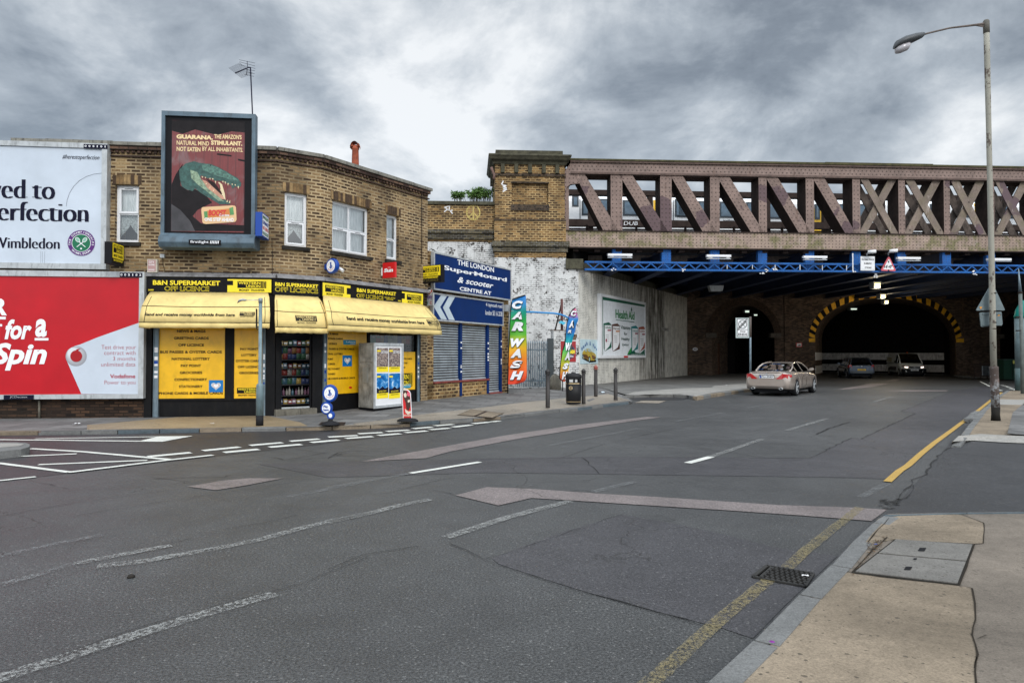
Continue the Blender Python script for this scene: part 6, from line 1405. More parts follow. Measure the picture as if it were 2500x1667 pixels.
for s_, x0, x1, yl0, yl1, kw in (("THE LONDON", 972, 1608, -50, 45, dict(off=.025)), ('SuperMotard', 728, 1828, 48, 152, dict(off=.02, serif=1)), ('& scooter', 972, 1600, 250, 352, dict(off=.02, shear=.3)), ('CENTRE AT', 1012, 1562, 425, 492, dict(off=.03))):
    q0, z1_ = fs(yl0, x0); _, z0_ = fs(yl1, x0); q1, _ = fs(yl0, x1); text(m_, s_, mp, q0, q1, z0_, z1_, 0, **kw)
m_.build('lettering', M['letterwhite'], t)
t, (a, b, zb, zt) = bigsign('shop_sign', 'lower navy sign with two pale chevrons and an address directly over the shutters', 'P', 562, 556, 990, 1762, .12)
m_ = MB(); d = .125
ch1 = [(690, 572), (795, 586), (672, 785), (786, 1000), (690, 1000), (555, 765)]
def cw(x, y): return F4.w('P', x, y, d)
m_.poly([cw(*p_) for p_ in [(690, 575), (795, 588), (675, 782), (795, 1000), (690, 990), (562, 770)]], 0); m_.poly([cw(*p_) for p_ in [(830, 594), (935, 606), (828, 795), (930, 1010), (825, 1001), (722, 788)]], 0)
mp = mpf(F4, d+.002)
for s_, x0, x1, yl0, yl1 in (('4 raymouth road', 1470, 1755, 700, 788), ('london SE 16 2DB', 1462, 1755, 832, 915)):
    q0, z1_ = F4.sz('P', x0, yl0, d); _, z0_ = F4.sz('P', x0, yl1, d); q1, _ = F4.sz('P', x1, yl0, d); text(m_, s_, mp, q0, q1, z0_, z1_, 1, off=.0)
m_.build('lettering', [M['arrow'], M['letterwhite']], t)
m_ = MB(); s0, z0 = F4.sz('P', 1800, 740, .15); s1, z1 = F4.sz('P', 1895, 865, .15); m_.fbox(F4, s0, s1, z1, z0, .02, .22); tag(m_.build('meter_box', M['alulight'], bevel=.01), 'small pale meter box on the narrow brick pier behind the car wash flag', 'box')
m_ = MB(); m_.tube([F4.w('P', 1875, 870, .16), F4.w('D', 2315, 1150, .16)], .022, 6); m_.tube([F4.w('P', 1905, 650, .16), F4.w('P', 1880, 760, .16)], .02, 6); tag(m_.build('conduit', M['alulight']), 'thin pale conduit running down the workshop pier', 'pipe')
# downpipe between the buildings
m_ = MB(); c_ = G('D', 1638, 1197, .24)
p0 = Vector((c_.x, c_.y, 0)); k_ = p0
m_.tube([Vector((k_.x, k_.y, 2.9)), Vector((k_.x, k_.y, .45)), Vector((k_.x+.03, k_.y-.08, .3))], .055, 10); m_.lathe((k_.x, k_.y, 1.35), [(.068, 0), (.068, .09)], 10)
tag(m_.build('downpipe', P('pipe_grey', (.20, .195, .19), .6, var=.4, dirt=.5)), 'grey downpipe in the gap between shop and shuttered workshop', 'pipe')
# - flags
def mk_rainbow(name, stops, axis=1):
    m, n, b = newmat(name); uv = n.new('ShaderNodeTexCoord').outputs['UV']; sp = n.new('ShaderNodeSeparateXYZ'); n.set(sp.inputs[0], uv)
    n.set(b.inputs['Base Color'], n.ramp(sp.outputs[1], stops)); b.inputs['Roughness'].default_value = .6
    b.inputs['Transmission Weight'].default_value = 0; return m
Y_ = 26.0
def flag(label, Y_, edges, stops, letters, seed):
    "edges: list of (y, xl, xr) in crop F from top to bottom"
    def P3(x, y, dy=0): return AtY('F', x, y, Y_+dy)
    base = P3(edges[-1][1]-5, edges[-1][0]+80)
    t = thing('feather_flag', label, 'flag', (base.x, base.y, .15), 'tall car wash feather flags')
    y0, y1 = edges[0][0], edges[-1][0]; nx = 10
    def edge(y):
        for (ya, la, ra), (yb, lb, rb) in zip(edges, edges[1:]):
            if ya <= y <= yb: k = (y-ya)/(yb-ya); return la+(lb-la)*k, ra+(rb-ra)*k
        return edges[-1][1:]
    def srf(u, v, lift=0):
        y = y0+(y1-y0)*v; l, r_ = edge(y)
        return P3(l+(r_-l)*u, y+ (0), -lift+.05*math.sin(u*5+v*7+seed)*u+.05*math.sin(v*16+u*3))
    m_ = MB(); N = 40; i0 = len(m_.v)
    for j in range(N+1):
        for i in range(nx+1): m_.v.append(srf(i/nx, j/N))
    for j in range(N):
        for i in range(nx):
            m_.f.append((i0+j*(nx+1)+i, i0+j*(nx+1)+i+1, i0+(j+1)*(nx+1)+i+1, i0+(j+1)*(nx+1)+i)); m_.m.append(0); m_.sm.append(True); m_.uv.append([(i/nx, 1-j/N), ((i+1)/nx, 1-j/N), ((i+1)/nx, 1-(j+1)/N), (i/nx, 1-(j+1)/N)])
    m_.build('cloth', mk_rainbow('flag_cloth_%d' % seed, stops), t)
    m_ = MB(); m_.tube([P3(edges[-1][1]-4, edges[-1][0]+90, .02)]+[P3(edge(y)[0]-3, y, .02) for y in range(int(y1), int(y0)-1, -30)]+[P3(edges[0][1], edges[0][0]-3, .02)], .022, 7); m_.build('pole', M['black'], t)
    for ch, xa, xb, ya, yb in letters:
        for mi, (ox, oy, lf) in enumerate(((5, 5, .055), (0, 0, .06))):
            m_ = MB();
            def mpx(x, y, l, ox=ox, oy=oy, lf=lf):
                yy = -y+oy; v = (yy-y0)/(y1-y0); lE, rE = edge(max(y0, min(y1, yy))); u = (x+ox-lE)/(max(8, rE-lE)); return srf(max(-.03, min(1.03, u)), max(0, min(1, v)), lf+l)
            text(m_, ch, mpx, xa, xb, -yb, -ya, 0, off=.07, shear=.3); m_.build('letter_shadow' if mi == 0 else 'letter', M['letter'] if mi == 0 else M['letterwhite'], t)
    return t, P3
stops = [(0, (.75, .04, .01)), (.10, (.80, .08, .012)), (.28, (.85, .22, .01)), (.40, (.85, .45, .01)), (.47, (.55, .5, .01)), (.56, (.10, .42, .02)), (.72, (.01, .36, .05)), (.82, (.0, .28, .22)), (.9, (.01, .22, .5)), (1, (.01, .16, .5))]
L1 = [('C', 392, 496, 212, 290), ('A', 386, 488, 318, 390), ('R', 386, 500, 414, 500), ('W', 378, 512, 572, 655), ('A', 376, 480, 672, 758), ('S', 372, 492, 783, 862), ('H', 372, 502, 885, 968)]
t, P3 = flag('tall rainbow car wash flag standing flat beside the navy signs', 26.0, [(163, 520, 525), (175, 455, 526), (190, 405, 526), (215, 390, 527), (300, 383, 528), (600, 368, 532), (900, 357, 534), (960, 355, 530), (985, 355, 510), (1002, 355, 470), (1010, 355, 440)], stops, L1, 1)
m_ = MB(); m_.tube([P3(475, 995), P3(492, 1100)], .006, 5); m_.tube([P3(380, 312), P3(490, 312)], .012, 5); m_.build('tie_rod', M['alulight'], t)
stops2 = [(0, (.6, .06, .02)), (.08, (.7, .15, .03)), (.2, (.65, .5, .03)), (.33, (.25, .5, .04)), (.45, (.02, .45, .12)), (.56, (.0, .35, .4)), (.68, (.01, .15, .5)), (.85, (.02, .22, .55)), (.93, (.6, .08, .3)), (1, (.75, .25, .35))]
L2 = [('C', 955, 1010, 305, 360), ('A', 935, 985, 400, 470), ('R', 925, 960, 490, 520), ('W', 905, 965, 612, 690), ('A', 895, 945, 700, 780), ('S', 875, 935, 808, 868), ('H', 868, 925, 890, 965)]
t, P3 = flag('twisted car wash flag curling above the litter bin', 28.5, [(282, 998, 1001), (300, 970, 1008), (345, 944, 1015), (380, 932, 1028), (400, 928, 1026), (440, 920, 1006), (490, 914, 1000), (560, 908, 978), (620, 900, 965), (700, 878, 950), (800, 862, 943), (900, 852, 930), (960, 850, 915), (985, 880, 900)], stops2, L2, 2)
# - litter bin, bollards, guard stone
p = G('F', 980, 1190, .15)
def X3(c, x, y, Y): return AtY(c, x, y, Y)
Yb = p.y; rb = (X3('F', 1055, 1050, Yb)-X3('F', 903, 1050, Yb)).x/2; zT = X3('F', 980, 905, Yb).z; z0 = .14; H = zT-z0
t = thing('litter_bin', 'black litter bin with open sides and a domed lid beside a bollard', 'litter bin', (p.x, p.y, z0))
def sq(r_, z, n=24, pw=3.2): return [Vector((p.x+r_*math.copysign(abs(math.cos(a))**(2/pw), math.cos(a)), p.y+r_*math.copysign(abs(math.sin(a))**(2/pw), math.sin(a)), z)) for a in [k*2*math.pi/n for k in range(n)]]
m_ = MB(); m_.grid([sq(rb*.9, z0), sq(rb*.9, z0+.03), sq(rb*.93, z0+.04), sq(rb*.98, z0+H*.68), sq(rb*.88, z0+H*.69), sq(rb*.84, z0+H*.5)], 0, True, True); m_.build('body', P('bin_black', (.014, .014, .015), .4, dirt=.15), t)
m_ = MB(); m_.grid([sq(rb*.985, z0+H*.655), sq(rb*.995, z0+H*.665), sq(rb*.985, z0+H*.675)], 0, True, True); m_.grid([sq(rb*.925, z0+.055), sq(rb*.935, z0+.06), sq(rb*.93, z0+.07)], 0, True, True); m_.build('gold_band', M['gold'], t)
m_ = MB()
for sx_, sy_ in ((-1, -1), (1, -1), (1, 1), (-1, 1)): m_.beam((p.x+sx_*rb*.74, p.y+sy_*rb*.74, z0+H*.66), (p.x+sx_*rb*.74, p.y+sy_*rb*.74, z0+H*.90), (rb*.16, 0, 0), (0, rb*.16, 0))
m_.box(p.x-rb*.12, p.x+rb*.12, p.y-rb*.97, p.y-rb*.85, z0+H*.66, z0+H*.9); m_.build('pillars', M['black'], t)
m_ = MB(); m_.grid([sq(rb*.9, z0+H*.80), sq(rb*1.0, z0+H*.84), sq(rb*1.02, z0+H*.9), sq(rb*.96, z0+H*.96), sq(rb*.6, z0+H*.995), sq(rb*.05, z0+H)], 0, True, True); m_.box(p.x-.07, p.x+.07, p.y-.07, p.y+.07, z0+H*.98, z0+H+.025); m_.build('lid', P('bin_lid', (.022, .022, .024), .35), t)
m_ = MB(); cE = Vector((p.x-rb*.42, p.y-rb*.985, z0+H*.52)); m_.disc(cE, Vector((.055, 0, 0)), Vector((0, 0, .055)), 18, 0); m_.disc(cE-Vector((0, .002, 0)), Vector((.045, 0, 0)), Vector((0, 0, .045)), 18, 1); text(m_, 'LITTER', lambda x, y, l: cE+Vector((x, -.004, y)), -.033, .033, -.012, .012, 0); m_.build('badge', [M['gold'], M['black']], t)
def bollard(c, x, y0, y1, hw, label, red=False, seed=0):
    p = G(c, x, y1-5, .13); Y = p.y; r_ = (AtY(c, x+hw, y1, Y)-AtY(c, x-hw, y1, Y)).x/2; h = AtY(c, x, y0, Y).z-.13
    t = thing('bollard', label, 'bollard', (p.x, p.y, .13), 'dark iron bollards on the pavement corner')
    m_ = MB(); m_.lathe((p.x, p.y, .12), [(r_*1.05, 0), (r_, .04), (r_*.92, h*.86)], 16); m_.build('post', P('bollard_iron_%d' % seed, (.035, .03, .028), .55, .2, var=.4, dirt=.3), t)
    m_ = MB(); m_.lathe((p.x, p.y, .13), [(r_*.9, h*.855), (r_*1.2, h*.865), (r_*1.2, h*.885), (r_*.95, h*.89), (r_*.95, h*.905), (r_*1.22, h*.91), (r_*1.22, h*.935), (r_*.8, h*.965), (r_*.3, h)], 16)
    m_.build('cap', P('bollard_red', (.3, .08, .06), .7, dirt=.5) if red else P('bollard_cap_%d' % seed, (.03, .027, .026), .55, .2, var=.4), t)
bollard('F', 734, 865, 1237, 21, 'rusty dark bollard standing alone nearest the shutters', seed=1)
bollard('F', 1077, 862, 1200, 19, 'dark bollard pressed against the litter bin', seed=2)
bollard('F', 1194, 828, 1128, 18, 'dark bollard with a faded red top', red=True, seed=3)
bollard('F', 1384, 853, 1165, 19, 'dark bollard at the kerb corner, farthest right of its group', seed=4)
# access covers in the pavement
for c, pts, label in (('D', [(1865, 1342), (1990, 1298), (2285, 1322), (2180, 1358)], 'double stone-filled access cover in the tan pavement near the dashed lines'), ('D', [(640, 1420), (670, 1398), (885, 1398), (870, 1422)], 'dark square drain cover under the lottery pavement sign')):
    P4 = [pz(G(c, x, y, .14)) for x, y in pts]; cen = sum(P4, Vector())/4; m_ = MB(); m_.poly(P4, 0)
    if 'double' in label:
        for e in ((0, .48), (.52, 1)):
            A_, B_, C_, D2 = P4; a1, a2 = A_.lerp(D2, e[0]+.02), A_.lerp(D2, e[1]-.02); b1, b2 = B_.lerp(C_, e[0]+.02), B_.lerp(C_, e[1]-.02)
            m_.poly([Vector((v.x, v.y, v.z+.003)) for v in (a1.lerp(b1, .05), a1.lerp(b1, .95), a2.lerp(b2, .95), a2.lerp(b2, .05))], 1)
    tag(m_.build('access_cover', [M['steeldark'], M['conc_tan']]), label, 'access cover')
# - viaduct: parapet wall, tower, abutment, arches
def zE(c, x, y, d=0, fr=None): return (fr or FB).sz(c, x, y, d)[1]
def sE(c, x, y=500, d=0, fr=None): return (fr or FB).sz(c, x, y, d)[0]
vw = thing('viaduct_wall', 'brown brick viaduct wall with painted peace sign, whitewashed below its ledge', 'wall', FB.pt(-6, 0, -.4))
wd = -.3; sl, sr = -10.5, sE('E', 243)
zc1, zc0 = zE('E', 100, 655, wd), zE('E', 100, 688, wd); zl1, zl0 = zE('E', 100, 948, wd), zE('E', 100, 1050, wd)
m_ = MB(); m_.fbox(FB, sl, sr+.1, zl0-.1, zc0, wd-.5, wd, 0); m_.fbox(FB, sl, sr+.1, 0, zl0-.02, wd-.5, wd-.03, 1); m_.build('wall', [M['tower'], M['whitebrick']], vw)
m_ = MB(); m_.fbox(FB, sl, sr, zc0, zc1, wd-.55, wd+.10); m_.build('coping', M['stonedark'], vw, bevel=.02)
m_ = MB(); m_.fbox(FB, sl, sr, zl0+.3, zl1, wd-.1, wd+.16); m_.fbox(FB, sl, sr, zl0, zl0+.3, wd-.1, wd+.09); m_.build('ledge', brick('ledge_brick', [(.2, (.03, .025, .018)), (.7, (.09, .075, .04)), (1, (.16, .13, .08))], (.2, .19, .17), soot=.5, bw=.26, rh=.1, ms=.014, streak=.5), vw)
gp = P('gold_graffiti', (.55, .42, .12), .6, var=.4)
m_ = MB(); cx, cz = FB.sz('C', 2010, 720, wd+.006); R_ = .33; mp = mpf(FB, wd+.008)
stroke(m_, mp, [(cx+R_*math.cos(k*.3491), cz+R_*1.12*math.sin(k*.3491)) for k in range(18)], .07, 0, True)
stroke(m_, mp, [(cx, cz+R_*1.0), (cx, cz-R_*1.0)], .06, lift=.001); stroke(m_, mp, [(cx, cz), (cx-R_*.7, cz-R_*.75)], .06, lift=.002); stroke(m_, mp, [(cx, cz), (cx+R_*.7, cz-R_*.75)], .06, lift=.003)
m_.build('peace_sign', gp, vw)
m_ = MB()
for pts in ([(1790, 665), (1755, 675), (1785, 690), (1755, 712)], [(1800, 665), (1795, 700)], [(1825, 700), (1805, 705), (1825, 728)]): stroke(m_, mp, [FB.sz('C', x, y, wd+.01) for x, y in pts], .05)
m_.build('white_scrawl', M['white'], vw)
tw = thing('bridge_tower', 'square brown brick bridge tower with heavy stone cornice and whitewashed foot', 'tower', FB.pt(-1.7, 0, -1))
S0, S1 = sE('E', 250), sE('E', 978); TD = -3.2
zt_ = zE('E', 600, 120); z1 = zE('E', 600, 188); z2 = zE('E', 600, 268); zst1, zst0 = zE('E', 600, 362), zE('E', 600, 388); zp1, zp0 = zE('E', 600, 460), zE('E', 600, 683); zb1 = zE('E', 600, 850); zg1, zg0 = zE('E', 600, 1070), zE('E', 600, 1178); zw = zE('E', 600, 1238)
pa_, pb_ = sE('E', 425), sE('E', 805)
m_ = MB(); holewall(m_, FB, S0, S1, zb1, z2, [(pa_, pb_, zp0, zp1)], rev=.16); m_.frect(FB, pa_, pb_, zp0, zp1, -.16)
side = [Fr(FB.pt(S0, 0, TD).to_2d(), FB.pt(S0, 0).to_2d()), Fr(FB.pt(S1, 0).to_2d(), FB.pt(S1, 0, TD).to_2d())]
for sf in side: holewall(m_, sf, 0, sf.L, zw, z2, [])
m_.fbox(FB, S0-.03, S1+.05, zg1-.05, zb1, TD, .06); m_.fbox(FB, S0-.02, S1+.06, zw, zg0, TD, .03)
m_.build('wall', M['tower'], tw)
m_ = MB(); m_.fbox(FB, S0-.04, S1+.06, 0, zw, TD, .03); m_.build('whitewashed_base', M['whitebrick'], tw)
m_ = MB(); m_.fbox(FB, S0-.16, S1+.22, zg0+.25, zg1, TD-.1, .22); m_.fbox(FB, S0-.09, S1+.14, zg0, zg0+.25, TD-.05, .12); m_.build('ledge', M['ledge'] if 'ledge' in M else brick('ledge_brick_tower', [(.2, (.03, .026, .018)), (.7, (.10, .085, .05)), (1, (.18, .15, .09))], (.22, .21, .19), soot=.45, bw=.26, rh=.1, ms=.014, streak=.5), tw)
m_ = MB(); m_.fbox(FB, S0-.05, S1+.05, zst0, zst1, TD, .06); m_.fbox(FB, S0-.05, S1+.05, zb1-.03, zb1+.05, TD, .09); m_.fbox(FB, pa_-.05, pb_+.05, zp0-.30, zp0, -.1, .05); m_.fbox(FB, pa_-.04, pb_+.04, zp1, zp1+.07, -.1, .04); m_.build('string_course', brick('string_brick', [(.2, (.02, .015, .012)), (1, (.12, .08, .05))], (.12, .1, .08), soot=.4, bw=.12, rh=.1), tw)
m_ = MB()
for x in (330, 472, 614, 758, 898): a = sE('E', x-19); b = sE('E', x+19); m_.fbox(FB, a, b, zst1+.02, z2, -.1, .16)
for k in range(4): m_.fbox(side[0], .4+k*.8, .6+k*.8, zst1+.02, z2, -.1, .16)
m_.build('corbels', M['stonedark'], tw, bevel=.02)
m_ = MB()
# moulded cornice: stepped profile swept round the front and sides
ca, cb = sE('E', 180), sE('E', 1040);
prof = [(z2, .10), (z2+.12, .16), (z2+.2, .30), (z2+.30, .36), (z1-.02, .42), (z1+.05, .40), (z1+.09, .2)]
ov = S0-ca
rws = []
for z, d in prof:
    k = d/.42; rws.append([FB.pt(S0-ov*k, z, TD-.3*k), FB.pt(S0-ov*k, z, d), FB.pt(S1+(cb-S1)*k, z, d), FB.pt(S1+(cb-S1)*k, z, TD-.3*k)])
m_.grid(rws, 0, False, True, True); m_.fbox(FB, sE('E', 256), sE('E', 958), z1+.06, zt_, TD+.2, .05)
m_.build('cornice', M['stonedark'], tw)
m_ = MB(); c_ = FB.pt(S0-.12, 0, -.3); m_.tube([FB.w('E', 210, 292, .1), FB.w('E', 222, 330, .05), FB.w('E', 243, 370, .02), FB.w('E', 236, 420, .02)], .07, 8); m_.build('rainwater_pipe', P('pipe_mauve', (.2, .12, .1), .7, dirt=.4), tw)
m_ = MB(); mp = mpf(FB, .008)
for pts in ([(335, 440), (320, 470)], [(330, 480), (365, 485), (335, 500), (368, 508)], [(340, 520), (370, 525)], [(335, 545), (358, 532)]): stroke(m_, mp, [FB.sz('E', x, y, .01) for x, y in pts], .06)
m_.build('white_scrawl', M['white'], tw)
# abutment
FAu = lambda c, x: FA.w(c, x, 800).dot(FA.t)
M['abutbrick'] = brick('grimy_white_brick', [(.2, (.06, .045, .035)), (.8, (.2, .15, .1))], (.05, .04, .03), paint=(.82, .80, .73), peel=(.60, .68), soot=.0, bw=.25, rh=.085, ms=.011, streak=.25, scale_soot=.35, band=[(FAu('F', 1690), FAu('F', 1865), -1, 0, .95), (FAu('F', 1130), FAu('F', 2100), 4.6, 6.3, .8), (FAu('F', 1050), FAu('F', 1700), -.6, -.5, .18), (FAu('F', 1600), FAu('F', 1720), -1, 0, .6)])
ab = thing('bridge_abutment', 'long stained white brick abutment wall running back under the bridge', 'wall', (8, 43, .1))
za = 6.05; zk1, zk0 = zE('E', 1100, 1252), zE('E', 1100, 1356)
kx = FB.sz('F', 1030, 800)[0]
m_ = MB(); m_.fbox(FB, S1+.05, kx, 0, zk0, -1.5, -.0); m_.build('corner_pier', M['whitebrick'], ab)
m_ = MB(); m_.fbox(FB, S1+.04, kx+.22, zk0, zk1, -1.6, .12); m_.build('cap_stone', M['stonedark'], ab, bevel=.06)
m_ = MB(); m_.fbox(FA, .06, FA.L, 0, za, -1.0, 0); m_.build('wall', M['abutbrick'], ab)
m_ = MB(); m_.fbox(FA, 0, FA.L, za, za+.35, -1.2, .12); m_.build('bearing_shelf', M['stonedark'], ab)
# fill between abutment and deck so no sky shows
m_ = MB(); m_.prism([FB.pt(S1, za+.3, -1.6), FA.pt(0, za+.3, -.3), FA.pt(FA.L, za+.3, -.3), Vector((2, 54, za+.3))], (0, 0, 1.0)); m_.build('backing', M['sootblack'], ab)
# back wall with three arches
bw = thing('arched_viaduct_wall', 'sooty brick wall with road and footway arches at the back under the bridge', 'viaduct', (20, 54, 0))
def at_ground(c, x): return FW.sz(c, x, 800)[0]
ac1, ar1, sp1 = at_ground('H', 707), 2.45, 3.05
l2, r2_ = at_ground('H', 1455), FW.sz('J', 792, 800)[0]; ac2, ar2, sp2, rise2 = (l2+r2_)/2, (r2_-l2)/2, 2.95, 3.15
l3 = FW.sz('T', 268, 800)[0]; ar3 = 2.6; ac3 = l3+ar3; sp3 = 3.0
archs = [(ac1, ar1, sp1, 2.45, 1.0), (ac2, ar2, sp2, rise2, 1.12), (ac3, ar3, sp3, 2.6, 1.0)]
def open_z(s):
    for c, a, sp, rs, pw in archs:
        if abs(s-c) < a: return sp+rs*(1-abs((s-c)/a)**(2*pw))**.5
    return 0
ss = sorted(set([i*.5 for i in range(0, 100)]+[c+a*math.cos(k*math.pi/36)*(.99999 if k in (0, 36) else 1) for c, a, *_ in archs for k in range(37)]+[c+sg*a*1.00001 for c, a, *_ in archs for sg in (-1, 1)]))
ZW = 7.4
m_ = MB()
for a, b in zip(ss, ss[1:]):
    za_, zb__ = (open_z(a+1e-6), open_z(b-1e-6)); m_.face([FW.pt(a, za_), FW.pt(b, zb__), FW.pt(b, ZW), FW.pt(a, ZW)], 0)
m_.build('wall', M['darkbrick'], bw)
bdir = Vector((math.sin(math.radians(29)), math.cos(math.radians(29)), 0))
for i, (c, a, sp, rs, pw) in enumerate(archs):
    dep = (5.6, 6.0, 6)[i]
    prof = [(c-a, 0), (c-a, sp)]+[(c-a*math.cos(k*math.pi/24), open_z(c-a*math.cos(k*math.pi/24))) for k in range(1, 24)]+[(c+a, sp), (c+a, 0)]
    m_ = MB()
    for k_ in range(2):
        A_ = [FW.pt(s, z)+bdir*(dep*k_/2) for s, z in prof]; B_ = [FW.pt(s, z)+bdir*(dep*(k_+1)/2) for s, z in prof]; m_.grid([A_, B_], 0, True)
    m_.build('arch_vault', M['darkbrick'], bw)
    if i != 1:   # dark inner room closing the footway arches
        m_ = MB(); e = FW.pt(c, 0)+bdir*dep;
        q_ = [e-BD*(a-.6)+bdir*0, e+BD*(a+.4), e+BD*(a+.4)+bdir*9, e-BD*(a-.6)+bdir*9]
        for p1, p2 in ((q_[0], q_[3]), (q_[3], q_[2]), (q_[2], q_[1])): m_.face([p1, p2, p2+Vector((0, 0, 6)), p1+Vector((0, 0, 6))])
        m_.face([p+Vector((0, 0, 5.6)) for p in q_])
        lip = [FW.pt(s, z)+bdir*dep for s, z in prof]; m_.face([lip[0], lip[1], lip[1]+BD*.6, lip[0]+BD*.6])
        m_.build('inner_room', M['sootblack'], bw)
# impost stones, ring of voussoirs, pilasters
m_ = MB()
for s, z in ((ac1-ar1-.1, sp1), (ac1+ar1+.1, sp1), (ac3-ar3-.1, sp3)): m_.fbox(FW, s-.42, s+.42, z-.05, z+.30, -.3, .07)
m_.build('impost_stones', P('soot_stone', (.10, .085, .07), .9, var=.4, dirt=.4), bw)
m_ = MB()
for c, a, sp, rs, pw in (archs[0], archs[2]):
    pr1 = [(c-(a+.02)*math.cos(k*math.pi/32), sp+(rs+.02)*math.sin(k*math.pi/32)) for k in range(33)]; pr2 = [(c-(a+.55)*math.cos(k*math.pi/32), sp+(rs+.55)*math.sin(k*math.pi/32)) for k in range(33)]
    m_.grid([[FW.pt(s, z, .03) for s, z in pr1], [FW.pt(s, z, .03) for s, z in pr2]], 0, False); m_.grid([[FW.pt(s, z, .03) for s, z in pr2], [FW.pt(s, z, 0) for s, z in pr2]], 0, False)
m_.build('arch_ring', brick('ring_brick', [(.2, (.03, .018, .013)), (1, (.12, .07, .045))], (.06, .045, .035), soot=.5, bw=.1, rh=.075, ms=.01), bw)
m_ = MB()
for s0, s1 in ((ac1+ar1+.75, ac1+ar1+1.1), (r2_+.62, r2_+1.0)): m_.fbox(FW, s0, s1, 0, ZW-.2, 0, .12)
m_.fbox(FW, r2_, r2_+.6, 0, sp2, 0, .10); m_.build('pilasters', M['darkbrick'], bw)
m_ = MB(); nS = 41
for k in range(nS):
    t0, t1 = math.pi*k/nS, math.pi*(k+1)/nS
    def rp(t, r_, sk=0):
        tt = t+sk; cs, sn = math.cos(tt), math.sin(max(0, min(math.pi, tt))); x = abs(cs)**(1/1.12)*math.copysign(1, cs); return FW.pt(ac2-(ar2+r_)*x, sp2+(rise2+r_)*sn, .02)
    sk = .05*(1 if k < nS/2 else -1)
    m_.face([rp(t0, .02), rp(t1, .02), rp(t1, .5, sk), rp(t0, .5, sk)], k % 2)
m_.frect(FW, l2-.5, l2, sp2-.28, sp2, .024, 0); m_.frect(FW, r2_, r2_+.65, sp2-.3, sp2, .105, 0)
m_.build('warning_stripes', [P('warning_yellow', (.95, .48, .02), .7, var=.3, dirt=.3, scale=3), P('warning_black', (.012, .011, .011), .8)], bw)
# white bands on the jamb and tunnel wall
bandm = P('tunnel_white_band', (.80, .78, .76), .8, var=.35, dirt=.5, scale=3)
JF = Fr(FW.pt(l2, 0).to_2d(), (FW.pt(l2, 0)+bdir*6).to_2d())
m_ = MB()
for z0, z1_ in ((1.25, 1.87), (.18, .82)): m_.fbox(JF, .0, 6, z0, z1_, 0, .02)
m_.build('white_bands', bandm, bw)
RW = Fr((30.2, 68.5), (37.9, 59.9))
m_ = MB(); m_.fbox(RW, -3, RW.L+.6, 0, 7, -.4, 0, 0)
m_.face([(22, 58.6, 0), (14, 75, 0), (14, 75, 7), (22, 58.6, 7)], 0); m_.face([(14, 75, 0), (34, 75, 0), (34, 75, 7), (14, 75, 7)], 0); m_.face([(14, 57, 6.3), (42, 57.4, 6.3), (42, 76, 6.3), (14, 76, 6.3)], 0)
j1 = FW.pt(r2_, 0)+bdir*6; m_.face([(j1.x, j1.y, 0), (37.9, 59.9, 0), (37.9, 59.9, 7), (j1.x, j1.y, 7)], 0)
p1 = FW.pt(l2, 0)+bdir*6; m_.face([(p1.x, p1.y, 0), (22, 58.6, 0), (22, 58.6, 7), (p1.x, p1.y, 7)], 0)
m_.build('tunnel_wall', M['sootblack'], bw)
m_ = MB()
for z0, z1_ in ((1.22, 1.85), (.15, .78)): m_.fbox(RW, -2, RW.L, z0, z1_, 0, .02)
m_.build('white_bands', bandm, bw)
# solid mass above and behind so daylight does not leak in
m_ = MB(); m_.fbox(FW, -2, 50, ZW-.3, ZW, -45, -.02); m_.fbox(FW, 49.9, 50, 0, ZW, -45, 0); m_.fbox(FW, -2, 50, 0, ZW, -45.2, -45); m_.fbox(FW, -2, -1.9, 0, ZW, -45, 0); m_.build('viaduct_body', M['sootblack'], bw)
m_ = MB(); RA = Fr((45, 52), (31.5, 28)); m_.face([(46, 54, 0), (33, 31, 0), (33, 31, 7.2), (46, 54, 7.2)]); m_.build('far_abutment', M['darkbrick'], bw)
sw = MB(); q0 = FW.pt(ac1-ar1, 0)+bdir*1.9; sf = Fr(q0.to_2d(), (q0+bdir*1.2).to_2d()); sw.fbox(sf, 0, .6, 0, 2.6, 0, .02, 0); sw.fbox(sf, .18, .42, 0, 2.7, .021, .03, 1); sw.build('blocked_slit', [P('orange_brick_edge', (.2, .09, .05), .9, var=.5), M['sootblack']], bw)
# small plates
t = thing('wall_plate', 'small white oval number plate on the dark pier beside the white abutment', 'sign', FW.w('H', 202, 737, .02))
m_ = MB(); c_ = FW.w('H', 202, 737, .03); m_.disc(c_, FW.t*.20, az*.125, 20, 0); text(m_, '843', lambda x, y, l: c_+FW.t*x+az*y+FW.n*.004, -.12, .12, -.06, .06, 1, off=.03); m_.build('plate', [M['white'], M['letter']], t)
t = thing('wall_notice', 'small pale notice on the pier between the two arches', 'sign', FW.w('H', 1287, 692, .02))
a, z1_ = FW.sz('H', 1257, 670, .03); b, _ = FW.sz('H', 1316, 670, .03); _, z0 = FW.sz('H', 1257, 714, .03); m_ = MB(); m_.fbox(FW, a, b, z0, z1_, 0, .03, 0); m_.frect(FW, a+.04, b-.04, z0+.04, z1_-.04, .033, 1); m_.poly([FW.pt(a+.1, z0+.08, .036), FW.pt(b-.1, z0+.08, .036), FW.pt(b-.12, z0+.18, .036), FW.pt((a+b)/2, z0+.16, .036), FW.pt(a+.16, z0+.14, .036)], 2); m_.build('plate', [M['red'], M['white'], M['letter']], t)
t = thing('street_sign', 'narrow dirty white street nameplate high on the stained abutment wall', 'sign', FA.w('F', 1860, 486, .02))
